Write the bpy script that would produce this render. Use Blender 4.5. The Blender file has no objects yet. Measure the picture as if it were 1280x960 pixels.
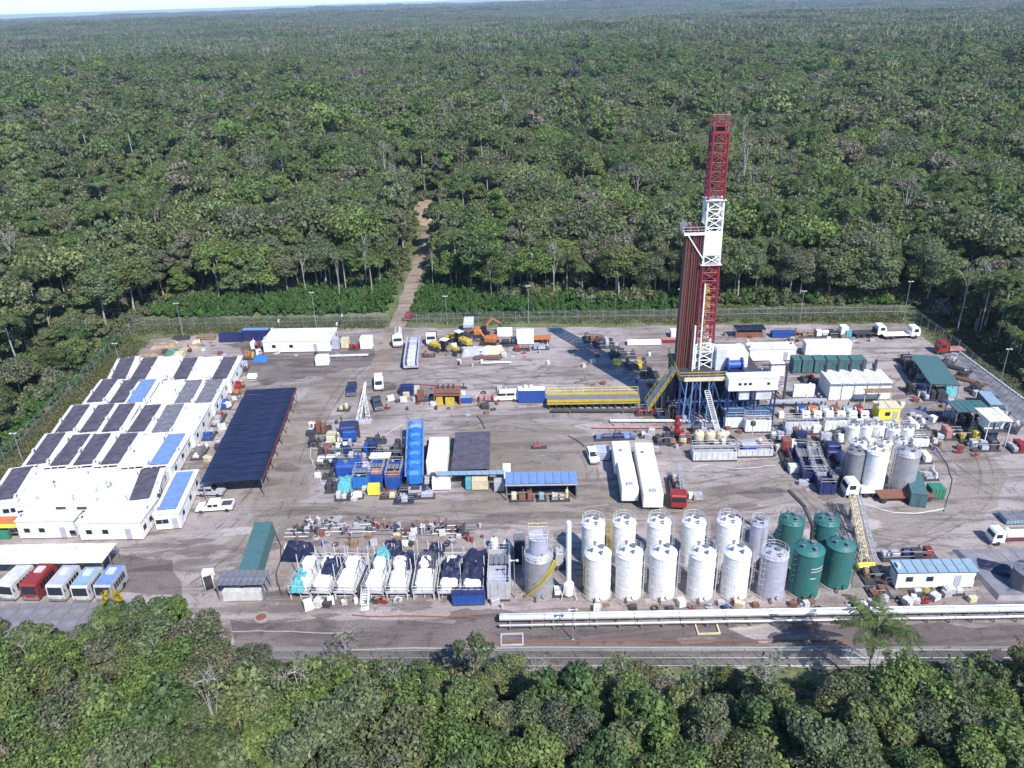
import bpy, math, random
import numpy as np
from mathutils import Vector, Matrix, noise
S = bpy.context.scene
COL = S.collection
PI = math.pi
rnd = random.Random(7)

# ------------------------------------------------------------------ camera
FPX, CAMH, ROLL = 1000.0, 75.0, math.radians(1.8)
PITCH = math.atan(481.0 / FPX)
_f0 = Vector((0, math.cos(PITCH), -math.sin(PITCH)))
_r0 = Vector((1, 0, 0)); _u0 = Vector((0, math.sin(PITCH), math.cos(PITCH)))
CR = _r0 * math.cos(ROLL) - _u0 * math.sin(ROLL)
CU = _r0 * math.sin(ROLL) + _u0 * math.cos(ROLL)
cam_data = bpy.data.cameras.new("camera")
cam = bpy.data.objects.new("camera", cam_data); COL.objects.link(cam)
mw = Matrix.Identity(4)
for i in range(3):
    mw[i][0] = CR[i]; mw[i][1] = CU[i]; mw[i][2] = -_f0[i]
mw[2][3] = CAMH
cam.matrix_world = mw
cam_data.sensor_width = 36.0
cam_data.lens = 36.0 * FPX / 1280.0
cam_data.clip_start = 0.5; cam_data.clip_end = 40000
S.camera = cam

def P(px, py, h=0.0):
    """ground (or height h) point that the photograph shows at pixel px,py"""
    d = _f0 * FPX + CR * (px - 640) + CU * (480 - py)
    t = (h - CAMH) / d.z
    return Vector((d.x * t, d.y * t, h))

# ------------------------------------------------------------------ light
SUN_DIR = Vector((0.42, -0.74, 0.90)).normalized()      # towards the sun
elev = math.asin(SUN_DIR.z)
world = bpy.data.worlds.new("World"); S.world = world; world.use_nodes = True
nt = world.node_tree; nt.nodes.clear()
sky = nt.nodes.new('ShaderNodeTexSky'); sky.sky_type = 'NISHITA'; sky.sun_disc = False
sky.sun_elevation = elev; sky.sun_rotation = math.atan2(SUN_DIR.x, SUN_DIR.y)
sky.air_density = 1.0; sky.dust_density = 0.25; sky.ozone_density = 2.0
bg = nt.nodes.new('ShaderNodeBackground'); bg.inputs[1].default_value = 0.135
wo = nt.nodes.new('ShaderNodeOutputWorld')
tint = nt.nodes.new('ShaderNodeMix'); tint.data_type = 'RGBA'; tint.blend_type = 'MULTIPLY'; tint.inputs[0].default_value = 1.0
tint.inputs[7].default_value = (0.48, 0.68, 0.94, 1); nt.links.new(sky.outputs[0], tint.inputs[6]); nt.links.new(tint.outputs[2], bg.inputs[0]); nt.links.new(bg.outputs[0], wo.inputs[0])
sl = bpy.data.lights.new("sun", 'SUN'); sl.energy = 3.9; sl.angle = math.radians(0.5)
sl.color = (1.0, 0.965, 0.91)
so = bpy.data.objects.new("sun", sl); COL.objects.link(so)
so.rotation_euler = SUN_DIR.to_track_quat('Z', 'Y').to_euler(); so.location = (0, 0, 300)
S.view_settings.view_transform = 'Standard'; S.view_settings.look = 'None'
S.view_settings.gamma = 1.0; S.view_settings.exposure = 0.76
S.render.engine = 'CYCLES'
S.cycles.max_bounces = 6; S.cycles.diffuse_bounces = 3; S.cycles.glossy_bounces = 2
S.cycles.transmission_bounces = 3; S.cycles.volume_bounces = 0; S.cycles.transparent_max_bounces = 6
S.cycles.use_denoising = True
try:
    S.cycles.denoiser = 'OPENIMAGEDENOISE'; S.cycles.denoising_prefilter = 'ACCURATE'
except Exception: pass

# ------------------------------------------------------------------ materials
MATS = {}
def M(name, col, rough=0.6, metal=0.0, var=0.12, scale=1.2, dirt=0.18, dirtcol=(0.17, 0.125, 0.10), bump=0.0, fine=0.0):
    if name in MATS: return MATS[name]
    m = bpy.data.materials.new(name); m.use_nodes = True
    n = m.node_tree.nodes; L = m.node_tree.links
    b = n['Principled BSDF']; b.inputs['Roughness'].default_value = rough; b.inputs['Metallic'].default_value = metal
    tc = n.new('ShaderNodeTexCoord')
    n1 = n.new('ShaderNodeTexNoise'); n1.inputs['Scale'].default_value = scale; n1.inputs['Detail'].default_value = 5
    L.new(tc.outputs['Object'], n1.inputs['Vector'])
    mr = n.new('ShaderNodeMapRange'); mr.inputs[1].default_value = 0.3; mr.inputs[2].default_value = 0.7
    mr.inputs[3].default_value = 1 - var; mr.inputs[4].default_value = 1 + var
    L.new(n1.outputs[0], mr.inputs[0])
    mx = n.new('ShaderNodeMix'); mx.data_type = 'RGBA'; mx.blend_type = 'MULTIPLY'; mx.inputs[0].default_value = 1
    mx.inputs[6].default_value = (*col, 1); L.new(mr.outputs[0], mx.inputs[7])
    out = mx.outputs[2]
    if dirt > 0:
        n2 = n.new('ShaderNodeTexNoise'); n2.inputs['Scale'].default_value = 0.55; n2.inputs['Detail'].default_value = 8
        n2.inputs['Roughness'].default_value = 0.7
        geo = n.new('ShaderNodeNewGeometry'); L.new(geo.outputs['Position'], n2.inputs['Vector'])
        r2 = n.new('ShaderNodeMapRange'); r2.inputs[1].default_value = 0.45; r2.inputs[2].default_value = 0.75
        r2.inputs[3].default_value = 0.0; r2.inputs[4].default_value = dirt * 1.7
        L.new(n2.outputs[0], r2.inputs[0])
        m2 = n.new('ShaderNodeMix'); m2.data_type = 'RGBA'; L.new(r2.outputs[0], m2.inputs[0])
        L.new(out, m2.inputs[6]); m2.inputs[7].default_value = (*dirtcol, 1); out = m2.outputs[2]
    L.new(out, b.inputs['Base Color'])
    MATS[name] = m
    return m

WHITE = M('white_paint', (0.80, 0.79, 0.76), 0.5, dirt=0.13)
ROOFW = M('white_roof_sheet', (0.74, 0.73, 0.71), 0.5, dirt=0.30, var=.12, dirtcol=(.30,.27,.25))
OFFW = M('grey_white_paint', (0.58, 0.58, 0.57), 0.5, dirt=.25)
LGREY = M('light_grey_paint', (0.42, 0.42, 0.45), 0.5, dirt=.2)
MGREY = M('mid_grey_steel', (0.22, 0.22, 0.235), 0.5, 0.2, dirt=.3)
DGREY = M('dark_steel', (0.06, 0.06, 0.07), 0.55, 0.2, dirt=.25)
BLACK = M('black_rubber', (0.025, 0.025, 0.028), 0.85, dirt=.25)
NAVY = M('navy_paint', (0.018, 0.03, 0.11), 0.45, dirt=.12)
DNAVY = M('dark_navy_sheet', (0.013, 0.018, 0.052), 0.5, dirt=.05, var=.45, scale=.5)
MATD = M('dark_roof_mat', (0.075, 0.07, 0.10), 0.8, dirt=.25, var=.4, scale=.8)
MATV = M('grey_violet_mat', (0.16, 0.16, 0.19), 0.85, dirt=.2, var=.3)
BLUE = M('blue_paint', (0.02, 0.075, 0.30), 0.4, dirt=.10)
BBLUE = M('bright_blue_paint', (0.025, 0.16, 0.48), 0.4, dirt=.08)
SBLUE = M('sky_blue_roof', (0.16, 0.26, 0.47), 0.5, dirt=.12)
PBLUE = M('pale_blue_sheet', (0.25, 0.35, 0.43), 0.5, dirt=.15)
CYAN = M('cyan_tarp', (0.10, 0.36, 0.40), 0.7, dirt=.10, var=.2)
GREEN = M('green_tank_paint', (0.03, 0.15, 0.14), 0.45, dirt=.3, dirtcol=(.10, .13, .11))
TEAL = M('teal_roof_sheet', (0.06, 0.145, 0.15), 0.55, dirt=.18)
TGREEN = M('green_paint', (0.03, 0.20, 0.12), 0.5, dirt=.15)
YELLOW = M('yellow_paint', (0.50, 0.38, 0.06), 0.45, dirt=.22)
BYELLOW = M('bright_yellow_paint', (0.80, 0.70, 0.08), 0.45, dirt=.12)
ORANGE = M('orange_paint', (0.48, 0.16, 0.05), 0.5, dirt=.25)
RED = M('red_paint', (0.26, 0.025, 0.025), 0.45, dirt=.12)
DRED = M('dark_red_paint', (0.20, 0.025, 0.03), 0.5, dirt=.15)
MRED = M('mast_red_paint', (0.24, 0.022, 0.04), 0.45, dirt=.10)
RUST = M('rusty_steel', (0.20, 0.085, 0.055), 0.8, dirt=.3)
PIPEB = M('brown_drill_pipe', (0.17, 0.085, 0.07), 0.6, 0.2, dirt=.25)
PINK = M('pale_red_primer', (0.45, 0.23, 0.20), 0.6, dirt=.3)
CREAM = M('cream_paint', (0.62, 0.54, 0.36), 0.5, dirt=.15)
GLASS = M('dark_window_glass', (0.02, 0.025, 0.035), 0.12, 0.0, dirt=0)
GALV = M('galvanised_steel', (0.50, 0.50, 0.52), 0.38, 0.6, dirt=.15)
CLAD = M('silver_cladding', (0.66, 0.66, 0.68), 0.4, 0.35, dirt=.12)
CONC = M('concrete', (0.30, 0.28, 0.27), 0.9, dirt=.3)
WOOD = M('weathered_wood', (0.25, 0.17, 0.10), 0.85, dirt=.3, var=.3)
LINER = M('grey_liner_sheet', (0.20, 0.195, 0.215), 0.6, dirt=.3, var=.25, scale=.6)
SILO = M('grey_silo_steel', (0.34, 0.34, 0.36), 0.45, 0.2, dirt=.2)
LILAC = M('pale_violet_grey_paint', (0.42, 0.42, 0.50), 0.45, dirt=.12)

def foliage(name, cols, trans=0.42):
    m = bpy.data.materials.new(name); m.use_nodes = True
    n = m.node_tree.nodes; L = m.node_tree.links
    for x in list(n):
        if x.type == 'BSDF_PRINCIPLED': n.remove(x)
    o = [x for x in n if x.type == 'OUTPUT_MATERIAL'][0]
    oi = n.new('ShaderNodeObjectInfo'); cr = n.new('ShaderNodeValToRGB')
    e = cr.color_ramp.elements
    e[0].position = 0; e[0].color = (*cols[0], 1); e[1].position = 1; e[1].color = (*cols[-1], 1)
    for k, c in enumerate(cols[1:-1]):
        q = e.new((k + 1) / (len(cols) - 1)); q.color = (*c, 1)
    geo = n.new('ShaderNodeNewGeometry'); tc = n.new('ShaderNodeTexCoord')
    nz = n.new('ShaderNodeTexNoise'); nz.inputs['Scale'].default_value = 0.25; nz.inputs['Detail'].default_value = 2
    L.new(tc.outputs['Object'], nz.inputs['Vector'])
    big = n.new('ShaderNodeTexNoise'); big.inputs['Scale'].default_value = 0.012; big.inputs['Detail'].default_value = 3
    L.new(geo.outputs['Position'], big.inputs['Vector'])
    ad = n.new('ShaderNodeMath'); ad.operation = 'MULTIPLY_ADD'; L.new(nz.outputs[0], ad.inputs[0]); ad.inputs[1].default_value = 0.55
    L.new(oi.outputs['Random'], ad.inputs[2])
    a2 = n.new('ShaderNodeMath'); a2.operation = 'MULTIPLY_ADD'; L.new(big.outputs[0], a2.inputs[0]); a2.inputs[1].default_value = 0.9
    L.new(ad.outputs[0], a2.inputs[2])
    sb = n.new('ShaderNodeMath'); sb.operation = 'SUBTRACT'; L.new(a2.outputs[0], sb.inputs[0]); sb.inputs[1].default_value = 0.72
    sb.use_clamp = True
    L.new(sb.outputs[0], cr.inputs[0])
    hv = n.new('ShaderNodeHueSaturation'); L.new(cr.outputs[0], hv.inputs['Color'])
    mr = n.new('ShaderNodeMapRange'); L.new(geo.outputs['Random Per Island'], mr.inputs[0]); mr.inputs[3].default_value = 0.5; mr.inputs[4].default_value = 1.6
    L.new(mr.outputs[0], hv.inputs['Value'])
    d = n.new('ShaderNodeBsdfDiffuse'); t = n.new('ShaderNodeBsdfTranslucent'); mx = n.new('ShaderNodeMixShader')
    L.new(hv.outputs[0], d.inputs[0]); L.new(hv.outputs[0], t.inputs[0])
    mx.inputs[0].default_value = trans; L.new(d.outputs[0], mx.inputs[1]); L.new(t.outputs[0], mx.inputs[2])
    L.new(mx.outputs[0], o.inputs[0])
    return m
FOL = foliage('rainforest_leaves', [(0.16, 0.17, 0.12), (0.10, 0.135, 0.06), (0.175, 0.20, 0.08), (0.185, 0.20, 0.11), (0.12, 0.155, 0.085), (0.20, 0.23, 0.085), (0.18, 0.185, 0.13), (0.135, 0.17, 0.075), (0.23, 0.21, 0.155)])
FOLN = foliage('fresh_green_leaves', [(0.12, 0.18, 0.06), (0.17, 0.24, 0.075), (0.10, 0.155, 0.07), (0.20, 0.26, 0.085), (0.15, 0.19, 0.11), (0.22, 0.25, 0.11)])  # fresher green leaf palette, used for part of the trees
FOLB = foliage('bright_leaves', [(0.08, 0.16, 0.05), (0.10, 0.19, 0.055), (0.07, 0.13, 0.05), (0.13, 0.20, 0.07)])
FOLP = foliage('palm_leaves', [(0.09, 0.13, 0.05), (0.12, 0.155, 0.065), (0.075, 0.105, 0.045)])
FOLG = foliage('dry_grass', [(0.16, 0.16, 0.08), (0.13, 0.15, 0.065), (0.20, 0.18, 0.10), (0.11, 0.14, 0.06)])
FOLY = foliage('yellow_blossom', [(0.45, 0.32, 0.04), (0.40, 0.36, 0.06), (0.5, 0.28, 0.05)])
BARK = M('pale_bark', (0.36, 0.33, 0.29), 0.9, dirt=.25, var=.3)
DBARK = M('brown_bark', (0.17, 0.14, 0.11), 0.9, dirt=.2, var=.3)

# ------------------------------------------------------------------ mesh helpers
STUFFY = {'footing', 'mat_support', 'standpipe', 'support', 'lattice', 'mast_brace', 'substructure_brace', 'railing', 'pipework', 'handwheel', 'roof_nozzle', 'header_pipe', 'rail_post', 'sandbag', 'floor_railing', 'ramp_railing', 'crown_railing', 'raising_strut', 'hoist_cable', 'racking_finger', 'doghouse_post', 'ramp_support', 'board_railing', 'fluid_end', 'base_rail', 'roof_beam', 'side_window_strip'}
class MB:
    def __init__(s): s.v = []; s.f = []; s.m = []
    def add(s, vs, fs, mi=0):
        o = len(s.v); s.v += [tuple(q) for q in vs]; s.f += [tuple(i + o for i in f) for f in fs]; s.m += [mi] * len(fs); return s
    def box(s, x, y, z, sx, sy, sz, mi=0, rz=0.0, rx=0.0):
        """centre x,y ; z is the underside"""
        c, q = math.cos(rz), math.sin(rz); vs = []
        for k in (0, 1):
            for a, b in ((-.5, -.5), (.5, -.5), (.5, .5), (-.5, .5)):
                lx, ly = a * sx, b * sy
                vs.append((x + lx * c - ly * q, y + lx * q + ly * c, z + k * sz + (ly * math.tan(rx) if rx else 0)))
        return s.add(vs, [(3, 2, 1, 0), (4, 5, 6, 7), (0, 1, 5, 4), (1, 2, 6, 5), (2, 3, 7, 6), (3, 0, 4, 7)], mi)
    def cyl(s, p0, p1, r0, r1=None, n=8, mi=0, cap=True):
        r1 = r0 if r1 is None else r1
        p0 = Vector(p0); p1 = Vector(p1); d = (p1 - p0)
        if d.length < 1e-6: return s
        d.normalize(); a = Vector((0, 0, 1)) if abs(d.z) < .9 else Vector((1, 0, 0))
        u = d.cross(a).normalized(); w = d.cross(u); vs = []
        for p, r in ((p0, r0), (p1, r1)):
            for i in range(n):
                t = 2 * PI * i / n; vs.append(p + u * (r * math.cos(t)) + w * (r * math.sin(t)))
        fs = [(i, i + n, (i + 1) % n + n, (i + 1) % n) for i in range(n)]
        if cap: fs += [tuple(range(n)), tuple(range(2 * n - 1, n - 1, -1))]
        return s.add(vs, fs, mi)
    def lathe(s, prof, n=20, x=0, y=0, z=0, mi=0, axis='z'):
        vs = []; fs = []
        for r, h in prof:
            for i in range(n):
                t = 2 * PI * i / n
                if axis == 'z': vs.append((x + r * math.cos(t), y + r * math.sin(t), z + h))
                elif axis == 'y': vs.append((x + r * math.cos(t), y + h, z + r * math.sin(t)))
                else: vs.append((x + h, y + r * math.cos(t), z + r * math.sin(t)))
        for k in range(len(prof) - 1):
            for i in range(n):
                a = k * n + i; b = k * n + (i + 1) % n
                f = (a, b, b + n, a + n)
                fs.append(f if axis != 'y' else f[::-1])
        fs.append(tuple(range(n))[::-1] if axis != 'y' else tuple(range(n))); e = (len(prof) - 1) * n
        fs.append(tuple(range(e, e + n)) if axis != 'y' else tuple(range(e, e + n))[::-1])
        return s.add(vs, fs, mi)
    def prism(s, prof, x0, x1, mi=0, axis='x'):
        """prof: (y,z) counter-clockwise seen from +x, extruded along x (axis 'y': prof is (x,z) extruded along y)"""
        n = len(prof)
        if axis == 'x': vs = [(x0, a, b) for a, b in prof] + [(x1, a, b) for a, b in prof]
        else: vs = [(a, x0, b) for a, b in prof] + [(a, x1, b) for a, b in prof]
        fs = [(i, (i + 1) % n, (i + 1) % n + n, i + n) for i in range(n)] + [tuple(range(n))[::-1], tuple(range(n, 2 * n))]
        return s.add(vs, fs, mi)
    def path(s, pts, r, n=6, mi=0):
        for a, b in zip(pts[:-1], pts[1:]): s.cyl(a, b, r, r, n, mi)
        return s
    def mesh(s, name, mats, smooth=False):
        me = bpy.data.meshes.new(name); me.from_pydata(s.v, [], s.f)
        for m in (mats if isinstance(mats, (list, tuple)) else [mats]): me.materials.append(m)
        if any(s.m): me.polygons.foreach_set('material_index', s.m)
        if smooth: me.polygons.foreach_set('use_smooth', [True] * len(s.f))
        me.update(); return me
    def obj(s, name, mats, parent=None, smooth=False, label=None, kind=None):
        if name in STUFFY and parent is not None and kind is None: kind = 'stuff'
        return link(name, s.mesh(name, mats, smooth), parent, label=label, kind=kind)

def link(name, me, parent=None, loc=None, rot=None, label=None, kind=None):
    o = bpy.data.objects.new(name, me); COL.objects.link(o)
    if parent is not None: o.parent = parent
    if loc is not None: o.location = loc
    if rot is not None: o.rotation_euler = rot
    if label: o['label'] = label
    if kind: o['kind'] = kind
    return o
def T(name, label, cat, loc=(0, 0, 0), rz=0.0, group=None):
    o = bpy.data.objects.new(name, None); COL.objects.link(o); o.empty_display_size = .5
    o.location = (loc[0], loc[1], loc[2] if len(loc) > 2 else 0); o.rotation_euler = (0, 0, rz)
    o['label'] = label; o['category'] = cat
    if group: o['group'] = group
    return o
def tag(o, label, cat, group=None, kind=None):
    o['label'] = label; o['category'] = cat
    if group: o['group'] = group
    if kind: o['kind'] = kind
    return o
KIDS = {}
def kids(o): return [c for c in o.children]
def dup(o, loc=None, rz=None, label=None, scale=None, group=None):
    def rec(a, par):
        c = a.copy(); COL.objects.link(c)
        if par is not None: c.parent = par
        return c
    r = rec(o, None)
    for ch in kids(o):
        c = rec(ch, r)
        for g in kids(ch): rec(g, c)
    if loc is not None: r.location = (loc[0], loc[1], loc[2] if len(loc) > 2 else 0)
    if rz is not None: r.rotation_euler = (0, 0, rz)
    if scale is not None: r.scale = (scale,) * 3 if not hasattr(scale, '__len__') else scale
    if label: r['label'] = label
    if group: r['group'] = group
    return r

def F(x0, x1, yf, yb, h):
    """footprint of an upright box: front foot runs (x0,yf)-(x1,yf); its roof (height h) ends at row yb"""
    a = P(x0, yf); b = P(x1, yf); xm = (x0 + x1) / 2
    rz = math.atan2(b.y - a.y, b.x - a.x); rz = max(-.12, min(.12, rz - .0)) * .5
    w = (b - a).length
    m = (a + b) / 2
    d = P(xm, yb, h).y - m.y
    d = max(d, 0.4)
    return (m.x - math.sin(rz) * d / 2, m.y + math.cos(rz) * d / 2), w, d, rz
def F2(xn, yn, xf, yf, h, w=None, wpx=None):
    """long body whose top (height h) runs from near middle (xn,yn) to far middle (xf,yf)"""
    a = P(xn, yn, h); b = P(xf, yf, h); d = (b - a).length
    rz = math.atan2(b.y - a.y, b.x - a.x) - PI / 2
    if w is None: w = (P(xn + wpx / 2, yn, h) - P(xn - wpx / 2, yn, h)).length * abs(math.cos(rz))
    c = (a + b) / 2
    return (c.x, c.y), w, d, rz
# ------------------------------------------------------------------ the land
def sst(a, b, x):
    t = np.clip((x - a) / (b - a), 0, 1); return t * t * (3 - 2 * t)
def terr(x, y):
    r = np.hypot(x, y)
    h = 6 * np.sin(x * .0041 + 1.3) * np.cos(y * .0033 + .5) + 3.5 * np.sin(x * .0113 + y * .006) + 2.5 * np.cos(y * .014 - x * .007)
    far = 22 * np.sin(x * .00071 + .4) * np.sin(y * .0009 + 1.0) + 14 * np.sin(x * .0015 - y * .0008)
    return h * sst(420, 900, r) + far * sst(1500, 5000, r) - 0.10
def ground_mat():
    m = bpy.data.materials.new('forest_floor_grass'); m.use_nodes = True
    n = m.node_tree.nodes; L = m.node_tree.links; b = n['Principled BSDF']; b.inputs['Roughness'].default_value = 0.95
    geo = n.new('ShaderNodeNewGeometry')
    a = n.new('ShaderNodeTexNoise'); a.inputs['Scale'].default_value = 0.12; a.inputs['Detail'].default_value = 9; a.inputs['Roughness'].default_value = .7
    c = n.new('ShaderNodeTexNoise'); c.inputs['Scale'].default_value = 1.6; c.inputs['Detail'].default_value = 6
    L.new(geo.outputs['Position'], a.inputs['Vector']); L.new(geo.outputs['Position'], c.inputs['Vector'])
    r = n.new('ShaderNodeValToRGB'); e = r.color_ramp.elements
    e[0].position = .32; e[0].color = (.06, .085, .03, 1); e[1].position = .68; e[1].color = (.20, .17, .11, 1)
    q = e.new(.45); q.color = (.10, .125, .045, 1); q = e.new(.56); q.color = (.15, .155, .075, 1)
    L.new(a.outputs[0], r.inputs[0])
    mx = n.new('ShaderNodeMix'); mx.data_type = 'RGBA'; mx.blend_type = 'MULTIPLY'; mx.inputs[0].default_value = 1
    mr = n.new('ShaderNodeMapRange'); mr.inputs[1].default_value = .3; mr.inputs[2].default_value = .7; mr.inputs[3].default_value = .6; mr.inputs[4].default_value = 1.35
    L.new(c.outputs[0], mr.inputs[0]); L.new(r.outputs[0], mx.inputs[6]); L.new(mr.outputs[0], mx.inputs[7])
    L.new(mx.outputs[2], b.inputs['Base Color'])
    return m
def pad_mat(name, base, light, dark, rust=.25):
    m = bpy.data.materials.new(name); m.use_nodes = True
    n = m.node_tree.nodes; L = m.node_tree.links; b = n['Principled BSDF']; b.inputs['Roughness'].default_value = 0.9
    geo = n.new('ShaderNodeNewGeometry')
    def nz(scale, det, rough=.6, sx=1, sy=1, dist=0.0):
        t = n.new('ShaderNodeTexNoise'); t.inputs['Scale'].default_value = scale; t.inputs['Detail'].default_value = det
        t.inputs['Roughness'].default_value = rough; t.inputs['Distortion'].default_value = dist
        mp = n.new('ShaderNodeMapping'); mp.inputs['Scale'].default_value = (sx, sy, 1)
        L.new(geo.outputs['Position'], mp.inputs['Vector']); L.new(mp.outputs[0], t.inputs['Vector']); return t
    def rng(src, a, b_, c=0., d=1.):
        mr = n.new('ShaderNodeMapRange'); mr.inputs[1].default_value = a; mr.inputs[2].default_value = b_; mr.inputs[3].default_value = c; mr.inputs[4].default_value = d
        L.new(src, mr.inputs[0]); return mr.outputs[0]
    def mix(f, A, B, mode='MIX'):
        x = n.new('ShaderNodeMix'); x.data_type = 'RGBA'; x.blend_type = mode
        for s, i in ((f, 0), (A, 6), (B, 7)):
            if isinstance(s, (float, int)): x.inputs[i].default_value = s
            elif isinstance(s, tuple): x.inputs[i].default_value = (*s, 1)
            else: L.new(s, x.inputs[i])
        return x.outputs[2]
    big = nz(.045, 6, .62, dist=.6); tr = nz(.30, 5, .6, 0.16, 1.0, 1.2); med = nz(.45, 8, .72); fin = nz(3.0, 6, .7); red = nz(.09, 7, .7, dist=.8)
    col = mix(rng(big.outputs[0], .38, .62), base, light)
    col = mix(rng(red.outputs[0], .55, .72, 0, rust), col, (.27, .155, .11))
    col = mix(rng(tr.outputs[0], .50, .60, 0, .65), col, dark)
    col = mix(rng(tr.outputs[0], .44, .36, 0, .5), col, light)
    col = mix(rng(med.outputs[0], .54, .66, 0, .8), col, dark)
    col = mix(rng(med.outputs[0], .44, .34, 0, .55), col, light)
    col = mix(1.0, col, rng(fin.outputs[0], .3, .7, .72, 1.28), 'MULTIPLY')
    L.new(col, b.inputs['Base Color'])
    bp = n.new('ShaderNodeBump'); bp.inputs['Strength'].default_value = .5; bp.inputs['Distance'].default_value = .15
    L.new(med.outputs[0], bp.inputs['Height']); L.new(bp.outputs[0], b.inputs['Normal'])
    return m
GROUND = ground_mat()
PADM = pad_mat('gravel_pad', (.225, .184, .168), (.36, .31, .295), (.10, .079, .070))
ROADM = pad_mat('dirt_road', (.24, .18, .135), (.31, .25, .20), (.14, .105, .08), .4)
SOILM = pad_mat('orange_soil', (.33, .235, .15), (.38, .29, .20), (.16, .12, .08), .5)
WETM = pad_mat('worn_wet_gravel', (.125, .098, .09), (.19, .155, .145), (.065, .052, .048))
TRKM = pad_mat('compacted_track', (.20, .165, .135), (.28, .24, .21), (.12, .095, .08))

# ground: one sheet to the horizon, finer near
rs = [0, 40, 80, 120, 160, 200, 240, 290, 350, 430, 530, 660, 820, 1000, 1250, 1600, 2000, 2600, 3300, 4200, 5500, 7500, 10000, 14000]
na = 96; gv = [(0, 0, float(terr(0., 0.)))]; gf = []
for r in rs[1:]:
    for k in range(na):
        t = 2 * PI * k / na; x, y = r * math.cos(t), r * math.sin(t); gv.append((x, y, float(terr(x, y))))
for k in range(na): gf.append((0, 1 + k, 1 + (k + 1) % na))
for j in range(len(rs) - 2):
    for k in range(na):
        a = 1 + j * na + k; b = 1 + j * na + (k + 1) % na; gf.append((a, a + na, b + na, b))
g = MB(); g.add(gv, gf); o = g.obj('ground', GROUND, kind='structure')

def sheet(name, pts, z, mat, jag=0.0, step=3.0, seed=1):
    """flat sheet with a slightly ragged outline"""
    rr = random.Random(seed); out = []
    for a, b in zip(pts, pts[1:] + pts[:1]):
        a = Vector(a[:2]); b = Vector(b[:2]); n_ = max(1, int((b - a).length / step))
        nn = Vector((-(b - a).y, (b - a).x)).normalized()
        for i in range(n_):
            q = a.lerp(b, i / n_) + nn * rr.uniform(-jag, jag); out.append((q.x, q.y, z))
    m = MB(); m.add(out, [tuple(range(len(out)))]); return m.obj(name, mat, kind='structure')
PADPX = [(-150, 770), (0, 612), (100, 505), (190, 424), (330, 411), (700, 409), (1128, 404), (1182, 442), (1290, 530), (1420, 628), (1450, 838), (1000, 834), (640, 838), (300, 838), (0, 850), (-170, 850)]
sheet('gravel_pad', [P(*p) for p in PADPX], 0.0, PADM, .5)
def ribbon(name, px, w, z, mat, seed=3, jag=.35, kind='structure', taper=1.0):
    rr = random.Random(seed); pts = [P(*p) if len(p) == 2 else Vector(p) for p in px]; fine = []
    for a, b in zip(pts[:-1], pts[1:]):
        n_ = max(1, int((b - a).length / 2.5)); fine += [a.lerp(b, i / n_) for i in range(n_)]
    fine.append(pts[-1]); m = MB(); vs = []
    for i, p in enumerate(fine):
        d = (fine[min(i + 1, len(fine) - 1)] - fine[max(i - 1, 0)]); d.z = 0; d.normalize(); n_ = Vector((-d.y, d.x, 0))
        ww = w / 2
        vs += [(p.x + n_.x * (ww + rr.uniform(-jag, jag)), p.y + n_.y * (ww + rr.uniform(-jag, jag)), z), (p.x - n_.x * (ww + rr.uniform(-jag, jag)), p.y - n_.y * (ww + rr.uniform(-jag, jag)), z)]
    m.add(vs, [(2 * i, 2 * i + 2, 2 * i + 3, 2 * i + 1) for i in range(len(fine) - 1)]); return m.obj(name, mat, kind=kind)
ribbon('dirt_road', [(468, 470), (486, 430), (500, 400), (513, 360), (523, 330), (532, 306), (536, 285)], 4.0, 0.012, ROADM)
sheet('soil_clearing', [P(505, 277), P(538, 284), P(557, 276), P(560, 258), P(548, 249), P(520, 250), P(503, 262)], 0.016, SOILM, 1.0)
# worn tracks and darker working strips on the pad
ribbon('vehicle_track', [(345, 640), (372, 560), (392, 510), (430, 455), (480, 425)], 8, 0.004, TRKM, 5, .8)
ribbon('front_track', [(300, 690), (330, 655), (470, 636), (700, 640), (900, 622), (1020, 612), (1090, 660), (1200, 640), (1235, 590), (1190, 540)], 7, 0.008, TRKM, 6, .8)
sheet('wet_gravel_strip', [P(290, 832), P(1440, 836), P(1430, 785), P(285, 775)], 0.006, WETM, .6, seed=4)
sheet('wet_gravel_patch', [P(128, 742), P(225, 744), P(215, 700), P(132, 692)], 0.010, WETM, .6, seed=6)
sheet('wet_gravel_area', [P(330, 482), P(470, 455), P(465, 420), P(300, 425), P(305, 470)], 0.005, WETM, .8, seed=8)
sheet('wet_gravel_yard', [P(560, 545), P(590, 640), P(760, 640), P(740, 540), P(640, 520)], 0.0055, TRKM, .9, seed=9)

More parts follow.
